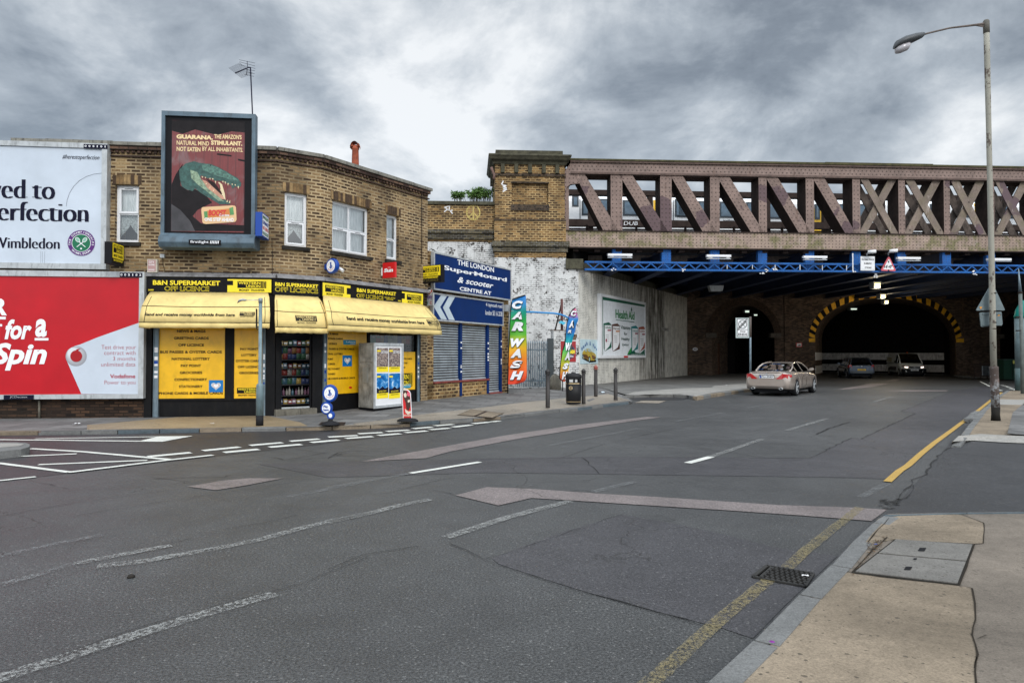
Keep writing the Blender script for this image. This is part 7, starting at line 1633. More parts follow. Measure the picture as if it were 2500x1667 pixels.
a, z1_ = FA.sz('F', 1830, 468, .03); b, _ = FA.sz('F', 1891, 472, .03); _, z0 = FA.sz('F', 1830, 498, .03); m_ = MB(); m_.fbox(FA, a, b, z0, z1_, 0, .03, 0); text(m_, 'RAYMOUTH ROAD', mpf(FA, .033), a+.1, b-.1, z0+(z1_-z0)*.5, z1_-.06, 1, off=.02); text(m_, 'SE16', mpf(FA, .033), a+.5, b-.5, z0+.04, z0+.12, 1); m_.build('plate', [P('old_white', (.38, .37, .34), .7, dirt=.5), M['letter']], t)
# ---- vitamin poster hoarding
DH = .22; t = thing('billboard', 'white framed vitamin poster hoarding with green lettering on the stained abutment', 'billboard', FA.w('F', 1450, 760, .1))
a, z1_ = FA.sz('F', 1240, 142, DH); b, _ = FA.sz('F', 1672, 232, DH); _, z0 = FA.sz('F', 1240, 762, DH)
ia, iz1 = FA.sz('F', 1257, 172, DH); ib, _ = FA.sz('F', 1667, 240, DH); _, iz0 = FA.sz('F', 1257, 735, DH)
m_ = MB()
for s0, s1, c0, c1 in ((a, b, iz1, z1_), (a, b, z0, iz0), (a, ia, iz0, iz1), (ib, b, iz0, iz1)): m_.fbox(FA, s0+.001, s1-.001, c0+.001, c1-.001, .02, DH)
m_.build('frame', M['upvc'], t, bevel=.012)
m_ = MB(); m_.fbox(FA, ia, ib, iz0, iz1, .03, DH-.04); pn = m_.build('poster', P('poster_white', (.80, .84, .88), .5, var=.1), t)
dq = DH-.034
def qa(pts, l=0): return [FA.w('Q', x, y, dq+l) for x, y in pts]
m_ = MB(); m_.poly(qa([(868, 180), (1688, 322), (1688, 388), (868, 250)]), 0); m_.poly(qa([(868, 240), (880, 242), (880, 1305), (868, 1305)], .001), 0)
m_.poly(qa([(1345, 1308), (1370, 1240), (1420, 1160), (1450, 1150), (1500, 1260), (1600, 1270), (1690, 1180), (1690, 1312)]), 0); m_.poly(qa([(1345, 1300), (1368, 1240), (1415, 1170), (1430, 1180), (1420, 1250), (1370, 1290)], .002), 1)
m_.poly(qa([(1122, 625), (1480, 670), (1480, 684), (1122, 637)]), 0); m_.poly(qa([(1425, 385), (1440, 440), (1425, 490), (1410, 440)]), 0)
m_.build('green_shapes', [P('poster_green', (.0, .10, .06), .5, var=0), P('leaf', (.02, .28, .06), .5, var=0)], pn)
def qtext(m_, s_, x0, x1, yt, yb, mi=0, l=.004, **k):
    q0, zt_ = FA.sz('Q', x0, yt, dq); _, zb_ = FA.sz('Q', x0, yb, dq); q1, _ = FA.sz('Q', x1, yt, dq); text(m_, s_, mpf(FA, dq+l), q0, q1, zb_, zt_, mi, **k)
m_ = MB(); qtext(m_, 'Health', 1118, 1350, 430, 600, 0, off=.015, serif=2); qtext(m_, 'Aid', 1365, 1478, 462, 622, 0, off=.015, serif=2)
for s_, x0, x1, y0, y1 in (('Vitamins', 1215, 1402, 738, 808), ('for', 1280, 1342, 868, 925), ('Healthy', 1232, 1388, 965, 1040), ('Living', 1245, 1370, 1078, 1145)): qtext(m_, s_, x0, x1, y0, y1, 1, off=.02)
qtext(m_, 'www.HealthAid.co.uk', 1420, 1665, 1283, 1305, 2)
m_.build('lettering', [P('healthgreen', (.02, .22, .07), .5, var=0), P('darkgreen_ink', (.01, .06, .05), .5, var=0), M['letterwhite']], pn)
for bx_, (cd_, cs) in enumerate((((.0, .10, .06), 0), ((.09, .03, .02), 1), ((.0, .22, .24), 2), ((.35, .06, .03), 3))):
    O = [(890, 680, 912, 1235, 1042, 1165), (1052, 700, 1070, 1240, 1202, 1190), (1420, 742, 1438, 1240, 1550, 1190), (1562, 757, 1575, 1250, 1690, 1170)][bx_]
    x0, yt, xm, yb, x1, yb1 = O; wt = x1-xm
    m_ = MB(); m_.poly(qa([(x0, yt+20), (x0+.8*wt, yt), (x1, yt+45), (x1, yb1), (xm, yb), (x0+5, yb-60)], .001), 0)
    m_.poly(qa([(xm, yt+55), (x1-6, yt+58), (x1-6, yb1-130), (x1-40, yb1-30), (xm+20, yb-20), (xm, yb-8)], .003), 1)
    m_.poly(qa([(xm+55, yt+140), (x1-3, yt+140), (x1-3, yt+166), (xm+55, yt+166)], .005), 2)
    qtext(m_, ('CoffeeSlim', 'Hair-vit', 'Livercare', 'Lipidvit')[bx_], xm+5, x1-12, yt+70, yt+118, 0, .006)
    for k in range(4): m_.poly(qa([(xm+20+k*4, yt+240+k*38), (xm+80, yt+243+k*38), (xm+80, yt+253+k*38), (xm+20+k*4, yt+250+k*38)], .005), 3)
    if bx_ == 0: m_.disc(FA.w('Q', xm+30, yt+345, dq+.007), FA.t*.1, az*.1, 14, 2)
    m_.build('box_picture', [P('boxcol%d' % bx_, cd_, .5, var=0), M['letterwhite'], P('boxaccent%d' % bx_, ((.3, .0, .04), (.55, .2, .05), (.3, .0, .04), (.3, .0, .04))[bx_], .5, var=0), P('boxgreyt%d' % bx_, (.35, .36, .38), .5, var=0)], pn)
m_ = MB(); s0, c1 = FA.sz('Q', 1283, 1322, DH+.01); s1, _ = FA.sz('Q', 1360, 1322, DH+.01); _, c0 = FA.sz('Q', 1283, 1355, DH+.01); m_.fbox(FA, s0, s1, c0, c1, DH-.01, DH+.012, 0); text(m_, 'primesight', mpf(FA, DH+.014), s0+.05, s1-.05, c0+.05, c1-.05, 1, off=.02); m_.build('name_plate', [M['red'], M['letterwhite']], t)
# car poster
t = thing('wall_poster', 'square pale blue poster of a gold car with arched blue words on the white wall', 'poster', FA.w('F', 1130, 817, .01))
a, z1_ = FA.sz('F', 1046, 578, .02); b, _ = FA.sz('F', 1214, 590, .02); _, z0 = FA.sz('F', 1046, 817, .02)
m_ = MB(); m_.fbox(FA, a, b, z0, z1_, 0, .02); bo = m_.build('board', P('poster_sky', (.50, .64, .68), .5, var=.15), t); dq = .024
m_ = MB(); n_ = 10; Wd = b-a; Hd = z1_-z0
for i, ch in enumerate('Wash & Wax'):
    if ch == ' ': continue
    u = (i+.5)/n_; x = a+Wd*(.04+.92*u); zc_ = z0+Hd*(.93-.30*abs(2*u-1)**1.8)-Hd*.08; w_ = Wd*.085*(1.25 if ch == 'W' else 1); text(m_, ch, mpf(FA, dq), x-w_/2, x+w_/2, zc_-Hd*.07*(1.2 if ch.isupper() or ch == '&' else .8), zc_+Hd*.07*(1.1 if ch.isupper() or ch in '&h' else .6), 0, off=.03)
m_.build('letter', P('washblue', (.02, .10, .30), .5, var=0), bo)
m_ = MB()
m_.poly(qa([(478, 1375), (500, 1385), (560, 1420), (640, 1450), (740, 1440), (755, 1410), (700, 1400), (560, 1370)], -.0), 3)
m_.poly(qa([(485, 1290), (490, 1250), (520, 1210), (570, 1188), (610, 1185), (645, 1210), (665, 1245), (710, 1265), (742, 1300), (750, 1345), (745, 1400), (700, 1410), (640, 1410), (600, 1405), (560, 1380), (510, 1365), (487, 1340)], .001), 0)
m_.poly(qa([(580, 1200), (608, 1195), (638, 1215), (660, 1245), (610, 1242)], .003), 1); m_.poly(qa([(525, 1215), (560, 1195), (575, 1240), (540, 1235)], .003), 1)
m_.poly(qa([(500, 1290), (570, 1300), (600, 1340), (595, 1390), (520, 1360), (498, 1330)], .003), 2); m_.poly(qa([(665, 1300), (735, 1330), (740, 1380), (690, 1390), (668, 1350)], .003), 2)
for x, y, r_ in ((493, 1335, .09), (620, 1390, .14), (738, 1385, .07)): c_ = FA.w('Q', x, y, dq+.006); m_.disc(c_, FA.t*r_*1.0, az*r_*1.25, 14, 3); m_.disc(c_+FA.n*.002, FA.t*r_*.6, az*r_*.8, 10, 1)
m_.build('car_picture', [P('goldpaint', (.50, .36, .05), .35, var=.5, scale=12), P('poster_glass', (.35, .5, .5), .4), P('goldshade', (.16, .07, .02), .4, var=.5), M['letter']], bo)
# low white pier wall with the red poster, gate and palisade fence
PWY = 31.6; PWF = Fr((AtY('F', 790, 800, PWY).x, PWY), (AtY('F', 1034, 800, PWY+.25).x, PWY+.25))
t = thing('gate_pier', 'low white painted brick pier wall with a crumbling dark top behind the curling flag', 'wall', PWF.pt(1, .2))
sA = PWF.sz('F', 905, 800)[0]; zA, zB_ = PWF.sz('F', 850, 497)[1], PWF.sz('F', 960, 588)[1]
m_ = MB(); m_.fbox(PWF, 0, sA, 0, zA, -.5, .02); m_.fbox(PWF, sA, PWF.L, 0, zB_, -1.2, 0); m_.build('wall', M['whitebrick'], t)
m_ = MB()
for k in range(26):
    x = rnd.uniform(sA, PWF.L-.1); d = rnd.uniform(-.6, -.1); z = zB_+rnd.uniform(0, .22); h_ = rnd.uniform(.05, .14); m_.fbox(PWF, x-h_, x+h_, z-.1, z+h_*.6, d-.1, d+.1)
m_.fbox(PWF, 0, sA, zA, zA+.03, -.5, .05); m_.build('broken_brick_top', M['darkbrick'], t)
t = thing('wall_poster', 'red wash poster with yellow lettering half hidden behind the curling flag', 'poster', PWF.w('F', 930, 797, .01))
a, z1_ = PWF.sz('F', 857, 600, .02); b, _ = PWF.sz('F', 1003, 605, .02); _, z0 = PWF.sz('F', 857, 797, .02); m_ = MB(); m_.fbox(PWF, a, b, z0, z1_, 0, .024); bo = m_.build('board', P('posterred2', (.35, .01, .015), .5, var=.2), t)
m_ = MB(); cx, cz = (a+b)/2+.05, (z0+z1_)/2; m_.disc(PWF.pt(cx, cz, .024), PWF.t*.27, az*.36, 22, 0); text(m_, 'CAR WASH', mpf(PWF, .030), a+.06, b-.05, cz-.1, cz+.08, 2, off=.06); text(m_, 'Valet', mpf(PWF, .030), cx, cx+.2, cz-.26, cz-.16, 3); m_.build('print', [P('cyan_disc', (.02, .28, .45), .5), M['green'], M['signyellow'], M['letterwhite']], bo)
GF = Fr((AtY('F', 440, 900, 31.2).x, 31.2), (AtY('F', 735, 900, 31.5).x, 31.5))
t = thing('palisade_gate', 'grey steel palisade gate closing the yard beside the car wash flag', 'gate', GF.pt(1, .2))
zg1, zg0 = GF.sz('F', 600, 600)[1], GF.sz('F', 600, 1035)[1]
k = 0
m_ = MB(); s = 0
npal = 17
for i in range(npal):
    a = GF.L*(i+.15)/npal; b = GF.L*(i+.72)/npal; mid = (a+b)/2; m_ = MB()
    zt2 = zg1; m_.grid([[GF.pt(a, z, 0), GF.pt(a+.01, z, .02), GF.pt(mid, z, .035), GF.pt(b-.01, z, .02), GF.pt(b, z, 0)] for z in (zg0, zt2-.08)], 0, False); m_.face([GF.pt(a, zt2-.08, 0), GF.pt(mid, zt2-.08, .035), GF.pt(b, zt2-.08, 0), GF.pt(b+.0, zt2-.03, 0), GF.pt(mid, zt2+.06, .0), GF.pt(a, zt2-.03, 0)], 0); m_.build('pale', M['galv'], t)
m_ = MB(); m_.fbox(GF, 0, GF.L, zg0+.25, zg0+.31, -.06, -.01); m_.fbox(GF, 0, GF.L, zg1-.42, zg1-.36, -.06, -.01); m_.build('rail', M['galv'], t)
m_ = MB(); m_.fbox(GF, GF.L, GF.L+.28, 0, GF.sz('F', 760, 510)[1]-.3, -.15, 0); m_.build('gate_post', P('post_dark', (.035, .045, .05), .6, var=.3), t)
m_ = MB(); p = G('F', 806, 1066, .17); r_ = .26; m_.lathe((p.x, p.y, .1), [(r_, 0), (r_, .35), (r_*.93, .55), (r_*.6, .7), (r_*.1, .76)], 12); tag(m_.build('guard_stone', M['stone']), 'rounded grey guard stone at the foot of the white gate pier', 'guard stone')
m_ = MB(); m_.tube([AtY('F', x, y, Y) for x, y, Y in ((528, 320, 26.1), (600, 322, 27), (700, 328, 28), (790, 332, 28.2), (850, 342, 28.3), (895, 357, 28.4), (935, 378, 28.5))], .035, 8); tag(m_.build('hose_pipe', P('bright_blue_hose', (.01, .25, .62), .4)), 'bright blue hose strung between the two car wash flags', 'hose')
t = thing('scaffold_pole', 'rust-red upright pole with a leaning brace beside the whitewashed tower', 'pole', AtY('F', 870, 490, 31.9))
m_ = MB(); m_.tube([AtY('F', 868, 195, 31.9), AtY('F', 870, 520, 31.9)], .06, 8); m_.build('upright', P('pole_rust', (.12, .04, .035), .7, var=.4), t); m_ = MB(); m_.tube([AtY('F', 862, 255, 31.95), AtY('F', 806, 492, 32)], .035, 8); m_.build('brace', M['steeldark'], t)
m_ = MB(); c_ = AtY('F', 872, 424, 31.7); m_.grid([[c_+Vector((x*.16, 0, z*.1)) for x, z in ((-1, .3), (-.3, 1), (.4, .6), (1, .2))], [c_+Vector((x*.16, -.05, z*.1)) for x, z in ((-.9, -.2), (-.2, -.4), (.3, -1), (1, -.1))]], 0, True); m_.build('blue_knot', P('knot_blue', (.03, .35, .5), .6), t)
# self-seeded shrubs on the viaduct top
lm = P('buddleia_leaf', (.15, .28, .07), .7, var=.6, scale=8)
for bi, (x0, x1, h_, lab) in enumerate(((1830, 1960, 70, 'straggly green shrub growing on the viaduct coping, left of two'), (1960, 2190, 105, 'taller green shrub growing on the viaduct coping against the tower'))):
    rr = random.Random(50+bi); cen = AtY('C', (x0+x1)/2, 622, 35.5); t = thing('wild_shrub', lab, 'shrub', (cen.x, cen.y, cen.z-.3), 'shrubs on the viaduct top')
    st_, lf = MB(), MB(); nb = 22 if bi == 0 else 42
    for k in range(nb):
        bx0 = x0+(x1-x0)*rr.uniform(.1, .9); base = AtY('C', bx0, 640, 35.5+rr.uniform(-.3, .3)); tipx = bx0+rr.uniform(-45, 40); tip = AtY('C', max(x0-5, min(x1+5, tipx)), 620-h_*rr.uniform(.35, 1), 35.5+rr.uniform(-.4, .4))
        pts = [base.lerp(tip, u)+Vector((0, 0, .25*math.sin(u*2.6)-.04*u)) for u in (0, .3, .6, .85, 1)]; st_.tube(pts, .012, 4, r2=.004)
        for j in range(34):
            u = rr.uniform(.25, 1.02); i = min(3, int(u*4)); p = pts[i].lerp(pts[i+1], min(1, u*4-i)); d = Vector((rr.uniform(-1, 1), rr.uniform(-1, 1), rr.uniform(-.7, .5))).normalized(); s_ = d.cross(Vector((rr.uniform(-1, 1), rr.uniform(-1, 1), 1))).normalized(); L_ = rr.uniform(.10, .22); w_ = L_*.16
            lf.face([p, p+d*L_*.5+s_*w_, p+d*L_-Vector((0, 0, .02)), p+d*L_*.5-s_*w_])
    st_.build('stems', P('shrub_stem%d' % bi, (.1, .08, .05), .9), t); lf.build('foliage', lm, t)
# - railway bridge
br = thing('railway_bridge', 'mauve riveted steel truss railway bridge with blue cross girder ends', 'bridge', FB.pt(12, 7, -1))
TD0 = -.12
def sT(c, x, y, d=TD0): return FB.sz(c, x, y, d)
SL_, SR_ = sE('E', 985, 1000, TD0), 40
zmoss = sT('E', 1500, 212)[1]; zt1 = sT('E', 1500, 232)[1]; zt1b = sT('E', 1500, 250)[1]; zt0 = sT('E', 1500, 352)[1]; ztf = sT('E', 1500, 372)[1]
zb1, zb0 = sT('E', 1500, 962)[1], sT('E', 1500, 1132)[1]
sA_ = sE('E', 1040, 300, TD0)
m_ = MB(); m_.fbox(FB, sA_, SR_, zt0, zt1b, TD0-.02, TD0)
m_.build('top_chord', M['chord_top'], br)
m_ = MB(); m_.fbox(FB, sA_, SR_, zt0, zt1b, TD0-1.0, TD0-.98); m_.fbox(FB, sA_, SR_, ztf, zt0, TD0-.35, TD0+.12); m_.fbox(FB, sA_, SR_, ztf, zt0, TD0-1.12, TD0-.65); m_.fbox(FB, sA_-.02, SR_, zt1b, zt1, TD0-1.1, TD0+.10); m_.build('chord_flange', P('flange_brown', (.13, .085, .07), .8, var=.4, dirt=.4), br)
m_ = MB(); x = sA_-.05
rr = random.Random(4); zz = zt1
while x < SR_: L_ = rr.uniform(4, 6); m_.fbox(FB, x, x+L_, zt1, zmoss+rr.uniform(-.02, .04), TD0-1.15, TD0+.14); x += L_
m_.build('mossy_top_plate', M['mossedge'], br)
m_ = MB(); m_.prism([FB.w('E', x, y, TD0+.02) for x, y in [(1045, 240), (1010, 290), (975, 345), (970, 440), (985, 560), (1000, 500), (1040, 470), (1100, 465), (1150, 462), (1185, 372), (1048, 352)]], FB.n*-.06); m_.prism([FB.w('E', x, y, TD0-.95) for x, y in [(1045, 240), (975, 345), (970, 560), (1040, 480), (1150, 462), (1185, 372)]], FB.n*-.06); m_.fbox(FB, SL_-.1, SL_+.2, zb1, zt0+.2, TD0-1, TD0-.1); m_.build('gusset_plate', M['web'], br)
m_ = MB(); m_.fbox(FB, SL_, SR_, zb0, zb1, TD0-.03, TD0+.03); m_.build('bottom_chord', M['chord_low'], br)
m_ = MB(); m_.fbox(FB, SL_, SR_, zb0, zb1, TD0-1.0, TD0-.95); m_.fbox(FB, SL_, SR_, zb0-.06, zb0, TD0-1.1, TD0+.16); m_.fbox(FB, SL_, SR_, zb1, zb1+.03, TD0-.4, TD0+.1); m_.fbox(FB, SL_, SR_, zb0-.0, zb0+.05, TD0-.9, TD0-.05)
s = SL_+.4
while s < SR_: m_.fbox(FB, s, s+.28, zb0-.2, zb0-.06, TD0-.5, TD0-.05); s += 1.1
m_.build('chord_flange', M['steeldark'], br)
def mem(name, tl, tr, bl, br_, mat, depth=.95, sidemat='steeldark', front=.05):
    "member by its four front corners (s,z); front plate in mat, box sides behind"
    m_ = MB(); A = [FB.pt(s, z, TD0+.04) for s, z in (bl, br_, tr, tl)]
    m_.face(A, 0)
    al = [( (tl[0]-bl[0]), (tl[1]-bl[1]) )]; L_ = math.hypot(*al[0])
    # uv along the member so rivets follow it
    w_ = math.hypot(br_[0]-bl[0], br_[1]-bl[1]) if abs(al[0][0]) < .3 else abs((br_[0]-bl[0])*al[0][1]/L_)
    m_.uv[-1] = [(0, 0), (w_, 0), (w_, L_), (0, L_)]
    B = [p-FB.n*depth for p in A]
    k = front
    for i in range(4): j = (i+1) % 4; m_.face([A[i], B[i], B[j], A[j]], 1)
    m_.face(B[::-1], 1)
    return m_.build(name, [M[mat], M[sidemat]], br)
ztop, zbot = ztf+.02, zb1-.02
def sx(c, x, y): return FB.sz(c, x, y, TD0+.04)[0]
def vert(c, xl, xr, y=600, mat='web', depth=.95):
    a, b = sx(c, xl, y), sx(c, xr, y); return mem('vertical_post', (a, ztop), (b, ztop), (a, zbot), (b, zbot), mat, depth)
def diag(c, tl, tr, bl, br_, yt, yb, mat='web', depth=.95, d=0):
    a, b, e, f_ = sx(c, tl, yt), sx(c, tr, yt), sx(c, bl, yb), sx(c, br_, yb)
    return mem('diagonal_brace', (a, ztop), (b, ztop), (e, zbot), (f_, zbot), mat, depth)
for c, a, b in (('E', 1458, 1580), ('E', 1975, 2095), ('G', 358, 458), ('G', 865, 950), ('G', 1357, 1443), ('G', 1845, 1925)): vert(c, a, b)
for a, b in ((322, 358), (570, 604), (812, 846)): vert('I', a, b, 1150)
for a in (1060, 1306, 1555):
    if a > 900: vert('I', a, a+36, 1150)
for c, *k in (('E', 1080, 1185, 1385, 1545, 380, 950), ('E', 1545, 1680, 1908, 2062, 390, 955), ('G', -58, 68, 285, 430, 312, 885), ('G', 425, 555, 790, 925, 325, 885), ('G', 935, 1060, 1290, 1420, 338, 890), ('G', 1425, 1550, 1775, 1885, 348, 900)): diag(c, *k)
for tl, tr, bl, b2, al, ar, cl_, cr_ in ((115, 158, 288, 328, 275, 320, 108, 150), (360, 408, 540, 580, 520, 565, 356, 400), (608, 655, 768, 810, 758, 805, 606, 650), (852, 900, 1010, 1052, 1005, 1050, 850, 892), (1100, 1146, 1260, 1300, 1255, 1300, 1098, 1140), (1346, 1392, 1510, 1550, 1500, 1546, 1346, 1388)):
    for tD in (0, -.8):
        for (p, q_, r_, s_), off in (((al, ar, cl_, cr_), -.10), ((tl, tr, bl, b2), .0)):
            a, b, e, f_ = sx('I', p, 1005), sx('I', q_, 1005), sx('I', r_, 1285), sx('I', s_, 1285)
            m_ = MB(); m_.prism([FB.pt(e, zbot, TD0+.0+off+tD), FB.pt(f_, zbot, TD0+off+tD), FB.pt(b, ztop, TD0+off+tD), FB.pt(a, ztop, TD0+off+tD)], FB.n*-.06, 0)
            m_.build('diagonal_brace', M['webplain'] if tD == 0 else M['steelgrime'], br)
# inner girder, walkway parapet, rails (at depths behind the front truss)
m_ = MB(); dI = -9.0
za_, zb_ = sE('E', 1300, 525, dI) and FB.sz('E', 1300, 527, dI)[1], FB.sz('E', 1300, 580, dI)[1]; m_.fbox(FB, -3, 46, zb_, za_, dI-.5, dI)
for k in range(14): s = -1+k*3.9; m_.fbox(FB, s, s+.3, 7.2, zb_, dI-.4, dI-.05)
m_.fbox(FB, -3, 46, FB.sz('E', 1300, 905, -8.8)[1], FB.sz('E', 1300, 836, -8.8)[1], -8.9, -8.8); m_.build('inner_girder', M['steeldark'], br)
m_ = MB(); m_.fbox(FB, -1, 46, FB.sz('E', 1300, 945, -4)[1], FB.sz('E', 1300, 930, -4)[1], -4.1, -4); m_.fbox(FB, -1, 46, FB.sz('E', 1300, 914, -4)[1], FB.sz('E', 1300, 905, -4)[1], -4.1, -4)
for k in range(14): s = -1+k*2.85; m_.fbox(FB, s, s+.12, 7.3, FB.sz('E', 1300, 895, -4)[1], -4.1, -4.0)
m_.build('walkway_rail', M['steeldark'], br)
m_ = MB(); mp = mpf(FB, -8.79); text(m_, 'DUB', mp, FB.sz('E', 1595, 880, -8.79)[0], FB.sz('E', 1740, 880, -8.79)[0], FB.sz('E', 1600, 897, -8.79)[1], FB.sz('E', 1600, 858, -8.79)[1], 0, off=-.01, shear=.1); m_.build('graffiti_tag', M['letterwhite'], br)
# deck, cross girders, dark soffit
zg = FB.sz('E', 1530, 1358, TD0)[1]; DEP = -17.9
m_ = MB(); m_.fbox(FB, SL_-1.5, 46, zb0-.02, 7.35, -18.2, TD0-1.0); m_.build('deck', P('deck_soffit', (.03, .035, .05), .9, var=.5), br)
ends = [sx('E', 1480, 1200), sx('E', 1998, 1200), sx('G', 368, 1150), sx('G', 868, 1150), sx('G', 1362, 1130), sx('G', 1850, 1130), sx('J', 320, 100), sx('J', 695, 100), sx('J', 1065, 100)]
wd_ = [sx('E', 1576, 1200)-ends[0]]*9
step = ends[-1]-ends[-2]
ends += [ends[-1]+step*(k+1) for k in range(4)]; wd_ += [wd_[0]*.95]*4
ends = [ends[0]-step*1.0]+ends; wd_ = [wd_[0]]+wd_
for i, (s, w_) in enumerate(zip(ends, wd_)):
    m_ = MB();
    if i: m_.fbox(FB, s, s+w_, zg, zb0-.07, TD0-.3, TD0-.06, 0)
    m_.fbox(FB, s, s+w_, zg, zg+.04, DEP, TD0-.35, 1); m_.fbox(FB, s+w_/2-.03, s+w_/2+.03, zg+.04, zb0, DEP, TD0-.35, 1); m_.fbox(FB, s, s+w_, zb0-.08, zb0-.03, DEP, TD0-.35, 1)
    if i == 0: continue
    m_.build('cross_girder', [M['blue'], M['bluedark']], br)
m_ = MB()
for i in range(1, len(ends)-1):
    a, b = ends[i]+wd_[i], ends[i+1]; m_.prism([FB.pt(a-.1 if i == 1 and False else a, zg+.62, -1.8), FB.pt(a+(b-a)*.25, zg+.55, -1.8), FB.pt(a+(b-a)*.62, zg+.3, -1.8), FB.pt(a+(b-a)*.68, zg+.85, -1.8), FB.pt(a+(b-a)*.9, zb0-.22, -1.8), FB.pt(b, zb0-.12, -1.8), FB.pt(a, zb0-.12, -1.8)], FB.n*-.05)
m_.fbox(FB, SL_, ends[1]-.2, zg+.2, zb0-.15, -1.9, -1.8); m_.build('stiffener_plate', M['steelgrime'], br)
m_ = MB()
for d in (-3.2, -7.5, -12, -16): m_.fbox(FB, SL_-1, 45, zg+.5, zb0-.03, d-.25, d)
m_.build('rail_bearer', M['bluedark'], br)
# blue lattice gantry
lt = thing('lattice_gantry', 'long thin blue lattice beam strung across the underside of the bridge front', 'gantry', FB.pt(12, 5.5, .3))
dL = .28; s0 = FB.sz('E', 1190, 1320, dL)[0]; zu, zl = FB.sz('E', 1500, 1282, dL)[1], FB.sz('E', 1500, 1358, dL)[1]
m_ = MB(); m_.fbox(FB, s0, 44, zu-.05, zu+.04, dL-.3, dL); m_.build('top_rail', M['blue'], lt); m_ = MB(); m_.fbox(FB, s0, 44, zl-.05, zl+.04, dL-.3, dL); m_.build('bottom_rail', M['blue'], lt)
m_ = MB(); s = s0+.1; per = .655
while s < 43:
    for k in (0, 1):
        a, b = (s, zu-.05), (s+per/2, zl+.04)
        if k: a, b = (s+per, zu-.05), (s+per/2, zl+.04)
        dv = Vector((b[0]-a[0], b[1]-a[1])).normalized(); n2 = Vector((-dv.y, dv.x))*.028
        m_.hexa([FB.pt(a[0]-n2.x, a[1]-n2.y, dL-.02), FB.pt(a[0]+n2.x, a[1]+n2.y, dL-.02), FB.pt(a[0]+n2.x, a[1]+n2.y, dL-.07), FB.pt(a[0]-n2.x, a[1]-n2.y, dL-.07), FB.pt(b[0]-n2.x, b[1]-n2.y, dL-.02), FB.pt(b[0]+n2.x, b[1]+n2.y, dL-.02), FB.pt(b[0]+n2.x, b[1]+n2.y, dL-.07), FB.pt(b[0]-n2.x, b[1]-n2.y, dL-.07)])
    s += per
m_.build('lacing', M['blue'], lt)
m_ = MB()
for c, x, y0, y1, w_ in (('G', 1848, 1105, 1295, 9), ('G', 1297, 1225, 1280, 6), ('G', 800, 1228, 1268, 5), ('G', 536, 1226, 1268, 5), ('G', 1530, 1228, 1284, 5), ('G', 1783, 1230, 1284, 5), ('G', 1037, 1225, 1285, 5)):
    a, z1_ = FB.sz(c, x-w_/2, y0, dL+.03); b, _ = FB.sz(c, x+w_/2, y0, dL+.03); _, z0_ = FB.sz(c, x, y1, dL+.03); m_.fbox(FB, a, b, z0_, z1_, dL, dL+.03)
for c, x, y in (('G', 1037, 1278), ('G', 905, 1300), ('G', 945, 1285), ('E', 1490, 1358), ('E', 2210, 1365), ('J', 955, 215), ('J', 955, 240), ('G', 1860, 1292), ('G', 2090, 1330), ('G', 2090, 1350)):
    s_, z_ = FB.sz(c, x, y, dL+.05)
    for k in range(4): a = s_+rnd.uniform(-.12, .12); zz = z_+rnd.uniform(-.08, .06); m_.fbox(FB, a-.035, a+.035, zz-.02, zz+.02, dL+.0, dL+.05)
m_.build('fixings', M['white'], lt)
# signs and lamps hung from the gantry
def gsz(c, x, y, d=.45): return FB.sz(c, x, y, d)
t = thing('road_sign', 'square white ONCOMING VEHICLES sign hung on the blue lattice beam', 'sign', FB.w('G', 2002, 1285, .4))
a, z1_ = gsz('G', 1930, 1137); b, _ = gsz('G', 2076, 1137); _, z0 = gsz('G', 1930, 1285); m_ = MB(); m_.fbox(FB, a, b, z0, z1_, .40, .45); m_.build('plate', M['white'], t, bevel=.008)
m_ = MB(); H = z1_-z0
for s_, f0, f1_, x0, x1 in (('ONCOMING VEHICLES', .72, .84, .06, .94), ('IN MIDDLE', .44, .56, .24, .76), ('OF ROAD', .15, .27, .28, .76)): text(m_, s_, mpf(FB, .456), a+(b-a)*x0, a+(b-a)*x1, z0+H*f0, z0+H*f1_, 0, off=.02)
m_.build('lettering', M['letter'], t)
m_ = MB(); m_.frect(FB, a+.05, b-.05, z0+.05, z0+.07, .455); m_.frect(FB, a+.05, b-.05, z1_-.07, z1_-.05, .455); m_.build('border', M['alulight'], t)
t = thing('road_sign', 'triangular red-edged 16 feet height limit sign hung on the blue lattice beam', 'sign', FB.w('G', 2220, 1292, .4))
def tri(m_, dd, k, mi):
    P3_ = [Vector(gsz('G', x, y)) for x, y in ((2137, 1288), (2302, 1292), (2225, 1130))]; ce = sum(P3_, Vector((0, 0)))/3; pts = []
    for i in range(3):
        p = ce+(P3_[i]-ce)*k; pa = ce+(P3_[i-1]-ce)*k; pb = ce+(P3_[(i+1) % 3]-ce)*k; pts += [p.lerp(pa, .08), p.lerp(pb, .08)]
    return [FB.pt(p.x, p.y, dd) for p in pts]
m_ = MB(); m_.prism(tri(m_, .45, 1, 0), FB.n*-.04, 0); m_.poly(tri(m_, .456, .72, 1), 1); m_.build('plate', [P('sign_red', (.62, .10, .13), .4, var=.1), M['white']], t)
m_ = MB(); cs, cz = gsz('G', 2220, 1240); text(m_, "16'-0\"", mpf(FB, .462), cs-.23, cs+.21, cz-.10, cz+.06, 0, off=.035)
for sg_ in (1, -1): m_.face([FB.pt(cs-.05, cz+.22*sg_+(.05 if sg_ > 0 else -.03), .462), FB.pt(cs+.05, cz+.22*sg_+(.05 if sg_ > 0 else -.03), .462), FB.pt(cs, cz+.15*sg_, .462)])
m_.build('lettering', M['letter'], t)
